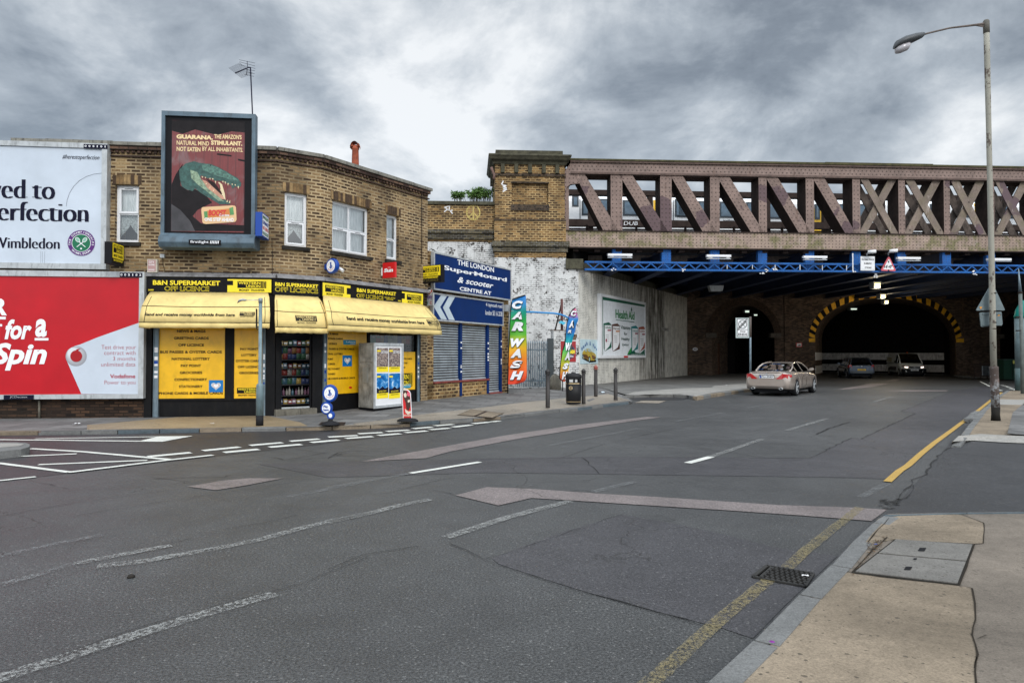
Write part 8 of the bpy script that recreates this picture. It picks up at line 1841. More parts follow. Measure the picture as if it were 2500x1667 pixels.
for c, pts, lab in (('G', (2005, 2090, 1092, 1995, 1130), 'slim white sign lamp above the oncoming vehicles sign'), ('G', (2230, 2315, 1083, 2218, 1130), 'slim white sign lamp above the height limit triangle')):
    t = thing('sign_lamp', lab, 'lamp', FB.w(c, pts[3], pts[4], .5)); x0, x1, y, xb, yb = pts
    m_ = MB(); m_.tube([FB.w(c, x0, y, .7), FB.w(c, x1, y-6, .85)], .09, 8); m_.build('housing', M['white'], t); m_ = MB(); m_.tube([FB.w(c, xb, yb, .45), FB.w(c, xb, y+20, .5), FB.w(c, x0+8, y, .7)], .03, 6); m_.build('arm', M['alulight'], t)
fx = [('E', 1430, 1685, 1193, 1236, 'leftmost of the white tube light fittings over the blue lattice beam'), ('G', 325, 578, 1118, 1163, 'white tube light fitting over the beam, second from the left'), ('G', 1335, 1583, 1130, 1173, 'white tube light fitting over the beam, third from the left'), ('J', 315, 505, 92, 125, 'white tube light fitting just right of the height limit triangle'), ('J', 1120, 1260, 103, 130, 'white tube light fitting half hidden by the tall lamp post')]
for c, x0, x1, y0, y1, lab in fx:
    d = .5; a, z1_ = gsz(c, x0, y0, d); b, _ = gsz(c, x1, y0, d); _, z0 = gsz(c, x0, y1, d)
    if c == 'J' and x0 > 1000: a = b-wd_[0]*2.65
    t = thing('light_fitting', lab, 'light fitting', FB.pt((a+b)/2, z0, d), 'tube light fittings over the lattice beam')
    m_ = MB(); m_.fbox(FB, a, b, z1_-.11, z1_, d-.18, d); m_.build('tube_housing', M['white'], t, bevel=.02)
    for k in (.1, .82): m_ = MB(); m_.fbox(FB, a+(b-a)*k-.02, a+(b-a)*(k+.14), z0+.06, z1_-.11, d-.12, d-.03); m_.build('bracket_box', M['white'], t)
    m_ = MB(); m_.fbox(FB, a, b, z0, z0+.035, d-.16, d-.02); m_.build('tray', M['alulight'], t)
# lamps under the bridge and in the arches
lit = emit('lit_lamp', (1, .80, .38), 3.2); litw = emit('lit_lamp_white', (.85, 1, .85), .9)
for c, x, y, w_, h_, Y, li, lab in (('G', 2080, 1440, 80, 70, 40, 1, 'lit yellow flood lamp hanging under the bridge below the triangle sign'), ('H', 2142, 186, 62, 52, 46, 1, 'lit lamp under the bridge, upper of the two small ones over the road arch'), ('H', 2180, 246, 48, 42, 51, 1, 'lit lamp under the bridge, lower of the two small ones over the road arch'), ('H', 1842, 318, 84, 26, 57, 2, 'dim strip lamp just inside the top left of the road arch'), ('H', 733, 343, 56, 34, 53.5, 2, 'pale lamp at the crown of the footway arch'), ('H', 822, 380, 46, 26, 58, 2, 'pale lamp deeper inside the footway arch'), ('H', 415, 105, 150, 58, 43, 0, 'unlit white floodlight under the bridge near the abutment'), ('T', 428, 542, 70, 14, 54, 2, 'pale strip lamp in the right-hand footway arch')):
    p = AtY(c, x, y, Y); k = CROP[c][2]*Y/F; hw, hh = w_*k/2, h_*k/2
    t = thing('bridge_lamp', lab, 'lamp', p)
    m_ = MB(); m_.hexa([p+Vector((a*hw*(.8 if e < 0 else 1), b*.25, e*hh)) for e in (-1, 1) for a, b in ((-1, -1), (1, -1), (1, 1), (-1, 1))]); m_.build('housing', M['alu'] if li else M['alulight'], t, bevel=.02)
    if li: m_ = MB(); m_.box(p.x-hw*.72, p.x+hw*.72, p.y-.27, p.y-.255, p.z-hh*.7, p.z-hh*.1 if li == 1 else p.z+hh*.3); m_.box(p.x-hw*.72, p.x+hw*.72, p.y-.27, p.y-.255, p.z+hh*.15, p.z+hh*.5) if li == 1 else None; m_.build('lamp_panel', lit if li == 1 else litw, t)
    if li == 1: ld = bpy.data.lights.new('lamp_light', 'POINT'); ld.energy = 75; ld.color = (1, .82, .55); ld.shadow_soft_size = .2; lo = bpy.data.objects.new('lamp_light', ld); COL.objects.link(lo); lo.parent = t; lo.location = (0, -.4, -.35)
    m_ = MB(); m_.tube([p+Vector((0, 0, hh)), Vector((p.x, p.y, max(p.z+hh+.3, 6.2 if Y < 52.5 else p.z+hh+.35)))], .04, 6); m_.build('hanger', M['steeldark'], t)
# - train
tr = thing('passenger_train', 'white passenger train with dark windows and yellow doors crossing behind the truss', 'train', FB.pt(10, 8, -12))
dT = -11.0; zr1 = FB.sz('E', 1300, 583, dT)[1]; zr0 = FB.sz('G', 1500, 900, dT)[1]; zfl = FB.sz('E', 1300, 835, dT)[1]
tw_ = P('train_white', (.86, .87, .88), .35, var=.06); tb = P('train_window_blue', (.13, .19, .25), .15, var=.2); tdk = P('train_dark_band', (.03, .045, .06), .3); ty = P('train_yellow', (.85, .50, .01), .35, var=.05)
def st(c, x): return FB.sz(c, x, 700, dT)[0]
cars = [(-2.2, st('G', 1535)), (st('G', 1560), st('G', 1560)+21)]
for a, b in cars:
    m_ = MB()
    prof = [(dT-2.7, zr0), (dT, zr0), (dT+.04, zfl), (dT+.05, zfl+1.2), (dT-.02, zr1-.35), (dT-.25, zr1-.05), (dT-.8, zr1+.12), (dT-2.2, zr1+.12), (dT-2.7, zr1-.3)]
    m_.grid([[FB.pt(a, z, d) for d, z in prof], [FB.pt(b, z, d) for d, z in prof]], 0, False, True, True); bo = m_.build('car_body', tw_, tr)
zwa, zwb = FB.sz('E', 1300, 795, dT)[1], FB.sz('E', 1300, 640, dT)[1]
def win(c, x0, x1, y0, y1, mat, name='window', fr_=True, d=.07):
    a, z1_ = FB.sz(c, x0, y0, dT+d); b, _ = FB.sz(c, x1, y0, dT+d); _, z0 = FB.sz(c, x0, y1, dT+d)
    m_ = MB(); m_.fbox(FB, a, b, z0, z1_, dT, dT+d, 0)
    if fr_: m_.fbox(FB, a+.12, b-.12, z0+.12, z1_-.12, dT, dT+d+.02, 1)
    m_.build(name, [mat, tb], tr)
for c, x0, x1, y0, y1 in (('E', 1055, 1125, 590, 705), ('E', 1155, 1270, 640, 795), ('E', 1340, 1450, 622, 795), ('E', 1585, 1760, 635, 800), ('E', 1840, 1900, 640, 770), ('E', 2150, 2260, 630, 815), ('G', -10, 105, 540, 725), ('G', 235, 320, 560, 712), ('G', 455, 612, 565, 735), ('G', 735, 810, 570, 715), ('G', 955, 1130, 575, 745), ('G', 1700, 1800, 590, 705), ('G', 1900, 2000, 590, 762), ('I', 300, 330, 1110, 1180), ('I', 495, 525, 1115, 1180), ('I', 690, 725, 1120, 1190), ('I', 900, 960, 1125, 1195)):
    win(c, x0, x1, y0, y1, tdk)
for c, x0, x1, y0, y1 in (('E', 1903, 1941, 635, 845), ('G', 1272, 1292, 560, 700), ('G', 1445, 1545, 640, 900), ('I', 738, 764, 1112, 1200), ('I', 845, 872, 1128, 1200)): win(c, x0, x1, y0, y1, ty, 'door', False, .06)
win('G', 1450, 1505, 590, 752, tdk, 'window', True, .1)
m_ = MB()
for c, x in (('E', 1132, ), ('E', 2105, ), ('G', 925, ), ('G', 1640, )): a = st(c, x); m_.fbox(FB, a, a+.06, zfl, zr1-.3, dT+.02, dT+.06)
m_.fbox(FB, cars[0][1]+.02, cars[1][0]-.02, zr0+.3, zr1-.3, dT-2.4, dT-.3); m_.build('door_seam', tdk, tr)
m_ = MB(); text(m_, 'southern', mpf(FB, dT+.08), FB.sz('G', 490, 768, dT)[0], FB.sz('G', 610, 768, dT)[0], FB.sz('G', 490, 776, dT)[1], FB.sz('G', 490, 752, dT)[1], 0, off=.02); m_.build('lettering', M['letter'], tr)
# - vehicles
def lerp_t(tab, x):
    if x <= tab[0][0]: return tab[0][1]
    for (a, va), (b, vb) in zip(tab, tab[1:]):
        if x <= b: k = (x-a)/(b-a); k = k*k*(3-2*k)*.35+k*.65; return va+(vb-va)*k
    return tab[-1][1]
def vehicle(name, label, cat, o, paint, group=None):
    t = thing(name, label, cat, (0, 0, 0), group)
    L, wr = o['L'], o['wr']; X = sorted(set([round(L*i/44, 3) for i in range(45)]+[.03, .07, .12, L-.03, L-.07, L-.12]+[round(wx+wr*1.12*math.cos(k*math.pi/12), 3) for wx in o['wheels'] for k in range(13)]))
    def arch(x):
        z = o['sill']
        for wx in o['wheels']:
            r_ = wr*1.13
            if abs(x-wx) < r_: z = max(z, wr+math.sqrt(r_*r_-(x-wx)**2))
        return z
    rows = []
    for x in X:
        W_ = lerp_t(o['w'], x); zt = lerp_t(o['deck'], x); zb = arch(x); zl = lerp_t(o['low'], x); zb = max(zb, zl); zk = min(zt-.02, lerp_t(o['belt'], x))
        sh = o.get('shoulder', .1)
        prof = [(0, zb+.0), (W_*.80, zb), (W_*.97, zb+.02), (W_, max(zb+.04, zb+(zk-zb)*.35)), (W_*.995, zb+(zk-zb)*.62 if zb < zk-.1 else zk-.04), (W_*.975, zk-.035), (W_*.94, zk), (W_*.80, zk+(zt-zk)*.75), (W_*.45, zt-.008), (0, zt)]
        rows.append([Vector((x, y, z)) for y, z in prof]+[Vector((x, -y, z)) for y, z in prof[-2:0:-1]])
    m_ = MB(); m_.grid(rows, 0, True, True, True); body = m_.build('body', paint, t)
    # greenhouse
    g = o['gh']; x0, x1, x2, x3 = g['x']; wb, wt_ = g['wb'], g['wt']; zr = g['roof']; n = 26
    xs = [x0+(x3-x0)*i/n for i in range(n+1)]+[x1, x2]; xs = sorted(xs)
    def zb_(x): return lerp_t(o['deck'], x)-.03
    def ztop(x): return lerp_t(zr, x)
    def hw(x, k): return wb+(wt_-wb)*k-(g.get('pinch', .1) if x < x0+.4 else 0)*max(0, (x0+.4-x)/.4)-.06*max(0, (x-x3+.5)/.5)
    roof = MB(); gl = MB()
    for a, b in zip(xs, xs[1:]):
        ka = max(0, min(1, (ztop(a)-zb_(a))/(.42))); kb = max(0, min(1, (ztop(b)-zb_(b))/.42))
        for sg in (1, -1):
            A0_, A1_ = Vector((a, sg*hw(a, 0), zb_(a))), Vector((a, sg*hw(a, ka), ztop(a)-.035)); B0_, B1_ = Vector((b, sg*hw(b, 0), zb_(b))), Vector((b, sg*hw(b, kb), ztop(b)-.035))
            fs_ = [A0_, B0_, B1_, A1_]
            if not (g.get('solid') and a < g['solid']): gl.face(fs_, 0, smooth=True)
            else: roof.face(fs_, 0, smooth=True)
        rws = [[Vector((x, y*hw(x, k), ztop(x)-.035*(abs(y)**3))) for y in (-1, -.7, -.35, 0, .35, .7, 1)] for x, k in ((a, ka), (b, kb))]
        mid = (a+b)/2
        if x1 <= mid <= x2 or (g.get('solid') and mid < x1 and False): roof.grid(rws, 0, True)
        else: gl.grid(rws, 0, True)
    gl.build('windows', M['carglass'], t)
    for sg in (1, -1):
        roof.tube([Vector((x, sg*(hw(x, max(0, min(1, (ztop(x)-zb_(x))/.42)))-.004), ztop(x)-.03)) for x in xs], .035, 6)
        for px_, w_ in g['pillars']:
            k = max(0, min(1, (ztop(px_)-zb_(px_))/.42)); px2 = px_+g.get('rake', 0); roof.beam((px_, sg*(hw(px_, 0)+.004), zb_(px_)), (px2, sg*(hw(px2, k)+.002), ztop(px2)-.04), (w_, 0, 0), (0, .012, 0))
    roof.build('roof', paint, t)
    m_ = MB(); m_.box(x0+.25, x3-.35, -wb+.12, wb-.12, .5, lerp_t(o['deck'], (x0+x3)/2)-.02); m_.build('interior', P(name+'_interior', (.02, .018, .016), .8), t)
    # wheels
    for i, wx in enumerate(o['wheels']):
        for sg in (1, -1):
            yo = o['track']; m_ = MB(); w_ = .11
            def ring(r_, y): return [Vector((wx+r_*math.cos(k*math.pi/12), sg*y, wr+r_*math.sin(k*math.pi/12))) for k in range(24)]
            m_.grid([ring(wr*.68, yo-w_*2), ring(wr*.96, yo-w_*2), ring(wr, yo-w_*1.7), ring(wr, yo-.02), ring(wr*.96, yo), ring(wr*.70, yo+.004)], 0, True, True); wh = m_.build('wheel', M['rubber'], t)
            m_ = MB(); m_.grid([ring(wr*.70, yo), ring(wr*.66, yo-.03), ring(wr*.62, yo-.09), ring(.02, yo-.09)], 1, True, True)
            for k in range(5):
                a = k*2*math.pi/5+.3; c_, s_ = math.cos(a), math.sin(a); m_.beam((wx+c_*.03, sg*(yo-.03), wr+s_*.03), (wx+c_*wr*.66, sg*(yo-.012), wr+s_*wr*.66), (-s_*.032, 0, c_*.032), (0, .012, 0), 0)
            m_.disc(Vector((wx, sg*(yo-.015), wr)), (wr*.16, 0, 0), (0, 0, wr*.16), 12, 0); m_.grid([ring(wr*.71, yo+.003), ring(wr*.66, yo+.003)], 0, True, True); m_.build('rim', [M['alulight'], M['black']], wh)
    m_ = MB()
    for wx in o['wheels']: m_.box(wx-wr*1.0, wx+wr*1.0, -o['w'][len(o['w'])//2][1]+.2, o['w'][len(o['w'])//2][1]-.2, .16, wr*1.95)
    m_.box(.3, L-.3, -.6, .6, .14, .5); m_.build('underbody', M['rubber'], t)
    # mirrors
    mx = g['mirror']
    for sg in (1, -1):
        m_ = MB(); c_ = Vector((mx, sg*(wb+.13), zb_(mx)+.09)); m_.grid([[c_+Vector((dx, .10*math.cos(k*math.pi/5)*f_, .065*math.sin(k*math.pi/5)*f_)) for k in range(10)] for dx, f_ in ((-.05, .95), (0, 1), (.07, .7), (.10, .1))], 0, True, True, True); m_.box(c_.x-.02, c_.x+.05, min(c_.y, c_.y-sg*.16), max(c_.y, c_.y-sg*.16), c_.z-.06, c_.z-.03); m_.build('mirror', paint if not g.get('blackmirror') else M['black'], t)
    return t
def rect3(m_, pts, mi=0): m_.face([Vector(p) for p in pts], mi)
def place(t, p, heading, wx, wy):
    "put local point (wx, wy) of the vehicle over world point p, nose pointing to heading (radians from +x)"
    c, s = math.cos(heading), math.sin(heading); t.location = (p.x-(wx*c-wy*s), p.y-(wx*s+wy*c), 0); t.rotation_euler = (0, 0, heading)
cpaint = P('champagne_paint', (.44, .37, .32), .22, .45, var=.04, coat=.8)
o = dict(L=4.91, wr=.335, sill=.26, wheels=[1.13, 3.98], track=.90, low=[(0, .42), (.1, .30), (.5, .26), (4.5, .24), (4.91, .34)],
    w=[(0, .70), (.04, .80), (.12, .86), (.3, .905), (.7, .93), (2.4, .935), (4.1, .925), (4.6, .86), (4.8, .74), (4.91, .55)],
    deck=[(0, .78), (.03, .92), (.08, .985), (.2, 1.005), (.95, 1.04), (2.4, 1.0), (3.7, .99), (4.3, .88), (4.7, .74), (4.91, .58)],
    belt=[(0, .70), (.08, .86), (.3, .90), (1.5, .93), (3, .90), (4, .83), (4.91, .52)],
    gh=dict(x=(.82, 1.55, 3.02, 3.82), wb=.80, wt=.56, roof=[(.82, 1.03), (1.55, 1.325), (2.0, 1.375), (2.5, 1.39), (3.02, 1.33), (3.45, 1.16), (3.82, .98)], pillars=[(2.35, .03), (1.35, .05)], mirror=3.35))
t = vehicle('saloon_car', 'champagne gold saloon car driving away towards the road arch', 'car', o, cpaint)
m_ = MB(); m_.box(-.012, .0, -.30, .30, .73, .86, 0); rect3(m_, [(-.014, .30, .735), (-.014, -.30, .735), (-.014, -.27, .845), (-.014, .27, .845)], 1); rect3(m_, [(-.016, .27, .742), (-.016, .21, .742), (-.016, .21, .84), (-.016, .27, .84)], 2); text(m_, 'FU-3049', lambda x, y, l: Vector((-.017-l, -x, y)), -.19, .25, .755, .83, 3, off=.02); m_.build('number_plate', [M['black'], M['letterwhite'], M['royal'], M['letter']], t)
tl = P('tail_light_red', (.45, .01, .012), .15, coat=.6, var=.1)
for sg in (1, -1):
    m_ = MB(); rect3(m_, [(-.012, sg*.36, .70), (-.006, sg*.60, .70), (.05, sg*.80, .73), (.06, sg*.80, .90), (-.0, sg*.62, .92)]); rect3(m_, [(.05, sg*.80, .73), (.30, sg*.918, .80), (.28, sg*.91, .875), (.06, sg*.80, .90)]); m_.build('tail_light', tl, t)
    m_ = MB(); c_ = Vector((.0, sg*.55, .315)); n = 14; m_.grid([[c_+Vector((dx, .075*r_*math.cos(k*2*math.pi/n), .04*r_*math.sin(k*2*math.pi/n))) for k in range(n)] for dx, r_ in ((.15, 1), (-.03, 1), (-.035, .8), (.1, .75))], 0, True, True); m_.disc(c_+Vector((.05, 0, 0)), (0, .06, 0), (0, 0, .03), 12, 1); m_.build('exhaust_pipe', [M['alulight'], M['black']], t)
m_ = MB(); m_.tube([(.055, y, .50-.02*abs(y)) for y in (-.8, -.4, 0, .4, .8)], .014, 6); m_.build('bumper_crease', P('crease', (.16, .11, .09), .5), t)
m_ = MB(); m_.tube([(.03+.02*abs(y), y, .965) for y in (-.62, -.3, 0, .3, .62)], .02, 6); m_.build('boot_lip', cpaint, t)
m_ = MB(); m_.disc((-.01, 0, .905), (0, .035, 0), (0, 0, .035), 12, 0); rect3(m_, [(-.0, .30, .875), (-.0, -.30, .875), (-.0, -.30, .89), (-.0, .30, .89)]); m_.build('badge', M['alulight'], t)
m_ = MB();
for sg in (1, -1):
    for xx in (1.75, 2.42, 3.45): m_.tube([(xx, sg*.937, .40), (xx+.02, sg*.938, .7), (xx-.02, sg*.918, .89)], .005, 4)
    for xx in (1.95, 2.85): m_.box(xx, xx+.16, sg*.935-.012, sg*.935+.012, .80, .825)
m_.build('door_lines', M['steeldark'], t)
for sg in (.33, -.33): m_ = MB(); m_.lathe((1.45, sg, 1.02), [(.02, 0), (.10, .03), (.115, .1), (.08, .16), (.02, .18)], 12); m_.build('headrest', P('beige_headrest', (.42, .40, .30), .7), t)
place(t, G('H', 1270, 1222), math.radians(90-37), 1.13, -.90)
# silver-white van
vp = P('van_silver_paint', (.78, .81, .81), .35, .1, var=.06, coat=.5)
o = dict(L=4.28, wr=.31, sill=.28, wheels=[.72, 3.38], track=.86, low=[(0, .36), (.2, .28), (4.1, .26), (4.28, .34)],
    w=[(0, .80), (.05, .86), (.2, .89), (2, .895), (3.6, .885), (4.0, .84), (4.2, .72), (4.28, .60)],
    deck=[(0, 1.0), (.05, 1.05), (3.3, 1.08), (3.6, 1.02), (4.0, .90), (4.2, .78), (4.28, .62)], belt=[(0, .95), (3.3, 1.0), (3.8, .88), (4.28, .52)],
    gh=dict(x=(.02, .12, 2.75, 3.55), wb=.86, wt=.72, roof=[(.02, 1.1), (.12, 1.72), (.4, 1.80), (1.5, 1.83), (2.75, 1.76), (3.2, 1.40), (3.55, 1.03)], pillars=[(2.35, .04), (3.0, .03)], solid=2.1, pinch=.02, mirror=3.0, blackmirror=True))
t = vehicle('panel_van', 'pale silver panel van with lit headlamps coming out of the road arch', 'van', o, vp)
hl = emit('van_headlamp', (1, .82, .68), 4)
for sg in (1, -1):
    m_ = MB(); rect3(m_, [(4.295, sg*.42, .66), (4.24, sg*.72, .68), (4.06, sg*.835, .74), (4.0, sg*.80, .90), (4.18, sg*.60, .86), (4.27, sg*.44, .78)], 0); rect3(m_, [(4.30, sg*.44, .67), (4.25, sg*.66, .69), (4.22, sg*.66, .77), (4.285, sg*.46, .75)], 1); m_.build('headlight', [P('headlight_glass', (.35, .3, .28), .15, coat=.5), hl], t)
m_ = MB(); m_.grid([[(4.285, -.42, .64), (4.31, 0, .64), (4.285, .42, .64)], [(4.265, -.42, .77), (4.285, 0, .78), (4.265, .42, .77)]], 0, True); m_.grid([[(4.1, -.87, .30), (4.26, -.7, .30), (4.33, 0, .30), (4.26, .7, .30), (4.1, .87, .30)], [(4.1, -.88, .60), (4.28, -.7, .60), (4.34, 0, .60), (4.28, .7, .60), (4.1, .88, .60)]], 0, True); m_.build('grille', M['black'], t)
m_ = MB(); m_.disc((4.30, 0, .71), (0, .07, 0), (0, 0, .03), 14); m_.build('badge', M['alulight'], t)
m_ = MB(); m_.box(4.345, 4.355, -.26, .26, .45, .56, 0); text(m_, 'HK56 MZG', lambda x, y, l: Vector((4.358+l, x, y)), -.22, .22, .47, .54, 1, off=.02); m_.build('number_plate', [M['letterwhite'], M['letter']], t)
m_ = MB()
for sg in (1, -1):
    for zz in (.5, .58, .66): m_.box(1.15, 2.9, sg*.90-.012, sg*.90+.012, zz, zz+.03, 0)
m_.box(1.1, 2.95, -.903, -.9, .46, .74, 1); m_.build('rubbing_strip', [M['steeldark'], P('side_trim', (.12, .12, .12), .5)], t)
m_ = MB(); rect3(m_, [(.2, -.875, 1.1), (1.7, -.885, 1.1), (1.6, -.85, 1.45), (.25, -.84, 1.5)]); m_.build('side_graphic', P('cream_graphic', (.5, .48, .34), .5, var=.5, scale=9), t)
m_ = MB(); m_.lathe((2.2, .1, 1.82), [(.05, 0), (.05, .06), (.02, .08)], 10); m_.build('beacon', P('orange_beacon', (.7, .12, .03), .4), t)
p = G('R', 1525, 775)
place(t, G('R', 1520, 768), math.radians(90-14+180), 3.38, -.86)
# dark estate
ep = P('dark_blue_paint', (.06, .085, .13), .25, .3, var=.05, coat=.6)
o = dict(L=4.45, wr=.31, sill=.26, wheels=[.85, 3.5], track=.84, low=[(0, .38), (.2, .28), (4.45, .34)],
    w=[(0, .76), (.05, .83), (.2, .86), (2, .87), (3.8, .85), (4.3, .72), (4.45, .5)],
    deck=[(0, .90), (.05, .96), (3.0, .98), (3.4, .95), (4.1, .80), (4.45, .58)], belt=[(0, .86), (3.2, .90), (4.45, .5)],
    gh=dict(x=(.05, .45, 2.5, 3.25), wb=.78, wt=.60, roof=[(.05, .96), (.25, 1.22), (.45, 1.42), (1.2, 1.48), (2.5, 1.42), (3.25, .95)], pillars=[(.95, .05), (1.8, .03), (2.6, .03)], mirror=2.9, pinch=.04))
t = vehicle('estate_car', 'dark blue estate car with a yellow rear plate entering the road arch', 'car', o, ep)
for sg in (1, -1): m_ = MB(); rect3(m_, [(-.012, sg*.62, .74), (.03, sg*.80, .74), (.04, sg*.80, .96), (.0, sg*.66, .96)]); rect3(m_, [(.03, sg*.80, .74), (.22, sg*.868, .76), (.2, sg*.865, .93), (.04, sg*.80, .96)]); m_.build('tail_light', tl, t)
m_ = MB(); m_.box(-.02, -.01, -.27, .27, .56, .68, 0); text(m_, 'LR06 KPN', lambda x, y, l: Vector((-.022-l, -x, y)), -.23, .23, .585, .655, 1, off=.02); m_.build('number_plate', [P('rear_plate_yellow', (.8, .5, .03), .4, var=0), M['letter']], t)
m_ = MB(); m_.grid([[(.16, -.86, .40), (-.03, -.7, .38), (-.05, 0, .38), (-.03, .7, .38), (.16, .86, .40)], [(.16, -.875, .54), (-.035, -.7, .54), (-.06, 0, .54), (-.035, .7, .54), (.16, .875, .54)]], 0, True); m_.build('bumper', P('bumper_grey', (.10, .12, .14), .4, var=.1), t)
m_ = MB(); m_.disc((-.02, 0, .87), (0, .06, 0), (0, 0, .025), 12); m_.build('badge', M['alulight'], t)
m_ = MB()
for sg in (1, -1): m_.tube([(.5, sg*.60, 1.47), (1.2, sg*.61, 1.53), (2.3, sg*.61, 1.48)], .014, 5)
m_.build('roof_rail', M['alu'], t)
place(t, G('R', 515, 805), math.radians(90-14), .85, .84)
# - sign posts and lamp post on the right
Y_ = 30.6; p = AtY('H', 779, 1150, Y_)
t = thing('road_sign', 'white Zone ENDS sign on a grey post behind the gold saloon car', 'sign', (p.x, p.y, .12))
ZF = Fr((AtY('H', 625, 500, Y_-.06).x, Y_-.06), (AtY('H', 765, 500, Y_-.06).x, Y_-.06))
m_ = MB(); m_.tube([(p.x, p.y, .1), AtY('H', 777, 400, Y_)], .045, 10); m_.build('post', M['galv'], t)
m_ = MB(); m_.tube([AtY('H', 777, 612, Y_), AtY('H', 777, 398, Y_)], .052, 10); m_.build('post_sleeve', P('sleeve_brown', (.09, .07, .06), .6), t)
def zz(x, y): return ZF.sz('H', x, y)
a, z1_ = zz(625, 410); b, z0 = zz(766, 620); m_ = MB(); m_.fbox(ZF, a, b, z0, z1_, -.02, 0, 0); bo = m_.build('plate', P('sign_grey', (.42, .48, .47), .5, var=.1), t)
m_ = MB(); zm = zz(640, 533)[1]; a2, zt2 = zz(641, 422); b2, zb2 = zz(753, 603); m_.frect(ZF, a2, b2, zb2, zt2, .003, 0); m_.build('white_face', M['white'], bo)
m_ = MB(); mp = mpf(ZF, .006)
for q1 in ([(a2, zt2), (b2, zt2), (b2, zb2), (a2, zb2)],): stroke(m_, mp, q1, .018, 0, True)
stroke(m_, mp, [(a2, zm), (b2, zm)], .018); cx, cz = zz(697, 478); R_ = (b2-a2)*.38
stroke(m_, mp, [(cx+R_*math.cos(k*.2618), cz+R_*math.sin(k*.2618)) for k in range(24)], .035, 1, True, .001)
for an in (45, 135): stroke(m_, mp, [(cx-R_*math.cos(math.radians(an)), cz-R_*math.sin(math.radians(an))), (cx+R_*math.cos(math.radians(an)), cz+R_*math.sin(math.radians(an)))], .03, 1, lift=.002)
for of in (-.05, 0, .05): stroke(m_, mp, [(a2+.03, zm+.03+of), (b2-.05, zt2-.05+of)], .022, 0, lift=.003)
text(m_, 'Zone', mp, cx-.12, cx+.12, zb2+.18, zb2+.27, 0, off=.02); text(m_, 'ENDS', mp, cx-.2, cx+.2, zb2+.04, zb2+.14, 0, off=.03)
m_.build('lettering', [M['letter'], P('symbol_grey', (.22, .25, .25), .5)], bo)
# tall lamp post
p = G('J', 1128, 1452, .1); Y_ = p.y
def I3(x, y, dy=0): return AtY('I', x, y, Y_+dy)
def J3(x, y, dy=0): return AtY('J', x, y, Y_+dy)
t = thing('lamp_post', 'tall weathered street lamp post with peeling paint on the right-hand pavement', 'lamp post', (p.x, p.y, .1))
def mk_pole():
    m, n, b = newmat('peeling_lamp_post'); g = n.new('ShaderNodeNewGeometry').outputs['Position']
    f1 = n.noise(n.vm('MULTIPLY', g, (1.5, 1.5, .8)), 2.6, 7, .7); f2 = n.noise(g, 1.3, 4)
    c = n.mix(f2, (.27, .26, .22), (.36, .34, .28)); c = n.mix(n.sstep(f1, .56, .60), c, (.10, .075, .06)); c = n.mix(n.sstep(n.noise(g, 9, 5, .7), .60, .66), c, (.12, .10, .08)); n.set(b.inputs['Base Color'], c); b.inputs['Roughness'].default_value = .75
    bn = n.new('ShaderNodeBump', ins={'Strength': .5, 'Distance': .005, 'Height': f1}); n.set(b.inputs['Normal'], bn.outputs[0]); return m
pm = mk_pole()
ax_ = [(J3(1090, 40), .5), (J3(1110, 1000), .5)]
rT, rM, rB = (I3(816, 150)-I3(788, 150)).x/2, (J3(1132, 900)-J3(1084, 900)).x/2, (J3(1145, 1100)-J3(1082, 1100)).x/2
top, mid, bot = I3(802, 112), J3(1110, 1010), p
m_ = MB(); m_.tube([J3(1110, 1015), J3(1100, 500), J3(1092, 60), I3(815, 700), I3(806, 300), I3(803, 180)], [rM*1.0, rM*.96, rM*.90, rM*.82, rT*1.02, rT], 16); m_.build('column', pm, t)
m_ = MB(); m_.tube([I3(803, 182), I3(801, 118), I3(801, 111)], [rT*1.12, rT*1.12, rT*.8], 14); m_.build('top_collar', P('collar_brown', (.13, .12, .10), .7, var=.3), t)
def mk_base():
    m, n, b = newmat('flaking_post_base'); g = n.new('ShaderNodeNewGeometry').outputs['Position']; f1 = n.noise(g, 6, 7, .75)
    c = n.mix(n.sstep(f1, .50, .56), (.07, .05, .042), (.26, .27, .28)); c = n.mix(n.sstep(n.noise(g, 3, 4), .55, .7), c, (.13, .07, .05)); n.set(b.inputs['Base Color'], c); b.inputs['Roughness'].default_value = .8; return m
m_ = MB(); m_.tube([J3(1127, 1345), J3(1120, 1200), J3(1114, 1030), J3(1112, 1010), J3(1111, 1000)], [rB*1.02, rB*1.02, rB, rB*1.06, rM], 16); m_.build('base_section', mk_base(), t)
m_ = MB(); m_.tube([Vector((p.x, p.y, .08)), J3(1127, 1400), J3(1127, 1342)], [rB*1.15, rB*.98, rB*1.04], 16); m_.build('foot', P('black_foot', (.02, .018, .016), .8, var=.5, dirt=.2), t)
m_ = MB(); m_.tube([I3(790, 132), I3(740, 138), I3(600, 155), I3(480, 184), I3(455, 192)], [.035, .028, .022, .022, .022], 8); m_.prism([I3(792, 135, -.01), I3(735, 140, -.01), I3(792, 150, -.01)], (0, .02, 0)); m_.build('bracket_arm', M['steelgrime'], t)
m_ = MB(); rws = []
for (x, y, w_, hh) in ((462, 190, .05, .045), (450, 196, .10, .075), (410, 210, .15, .11), (350, 230, .18, .12), (310, 247, .14, .10), (296, 262, .05, .04)): rws.append([I3(x, y)+Vector((0, math.cos(k*math.pi/6)*w_, math.sin(k*math.pi/6)*hh*(1 if math.sin(k*math.pi/6) > 0 else .8))) for k in range(12)])
m_.grid(rws, 0, True, True, True); m_.build('lamp_head', M['lampgrey'], t)
m_ = MB(); rws = []
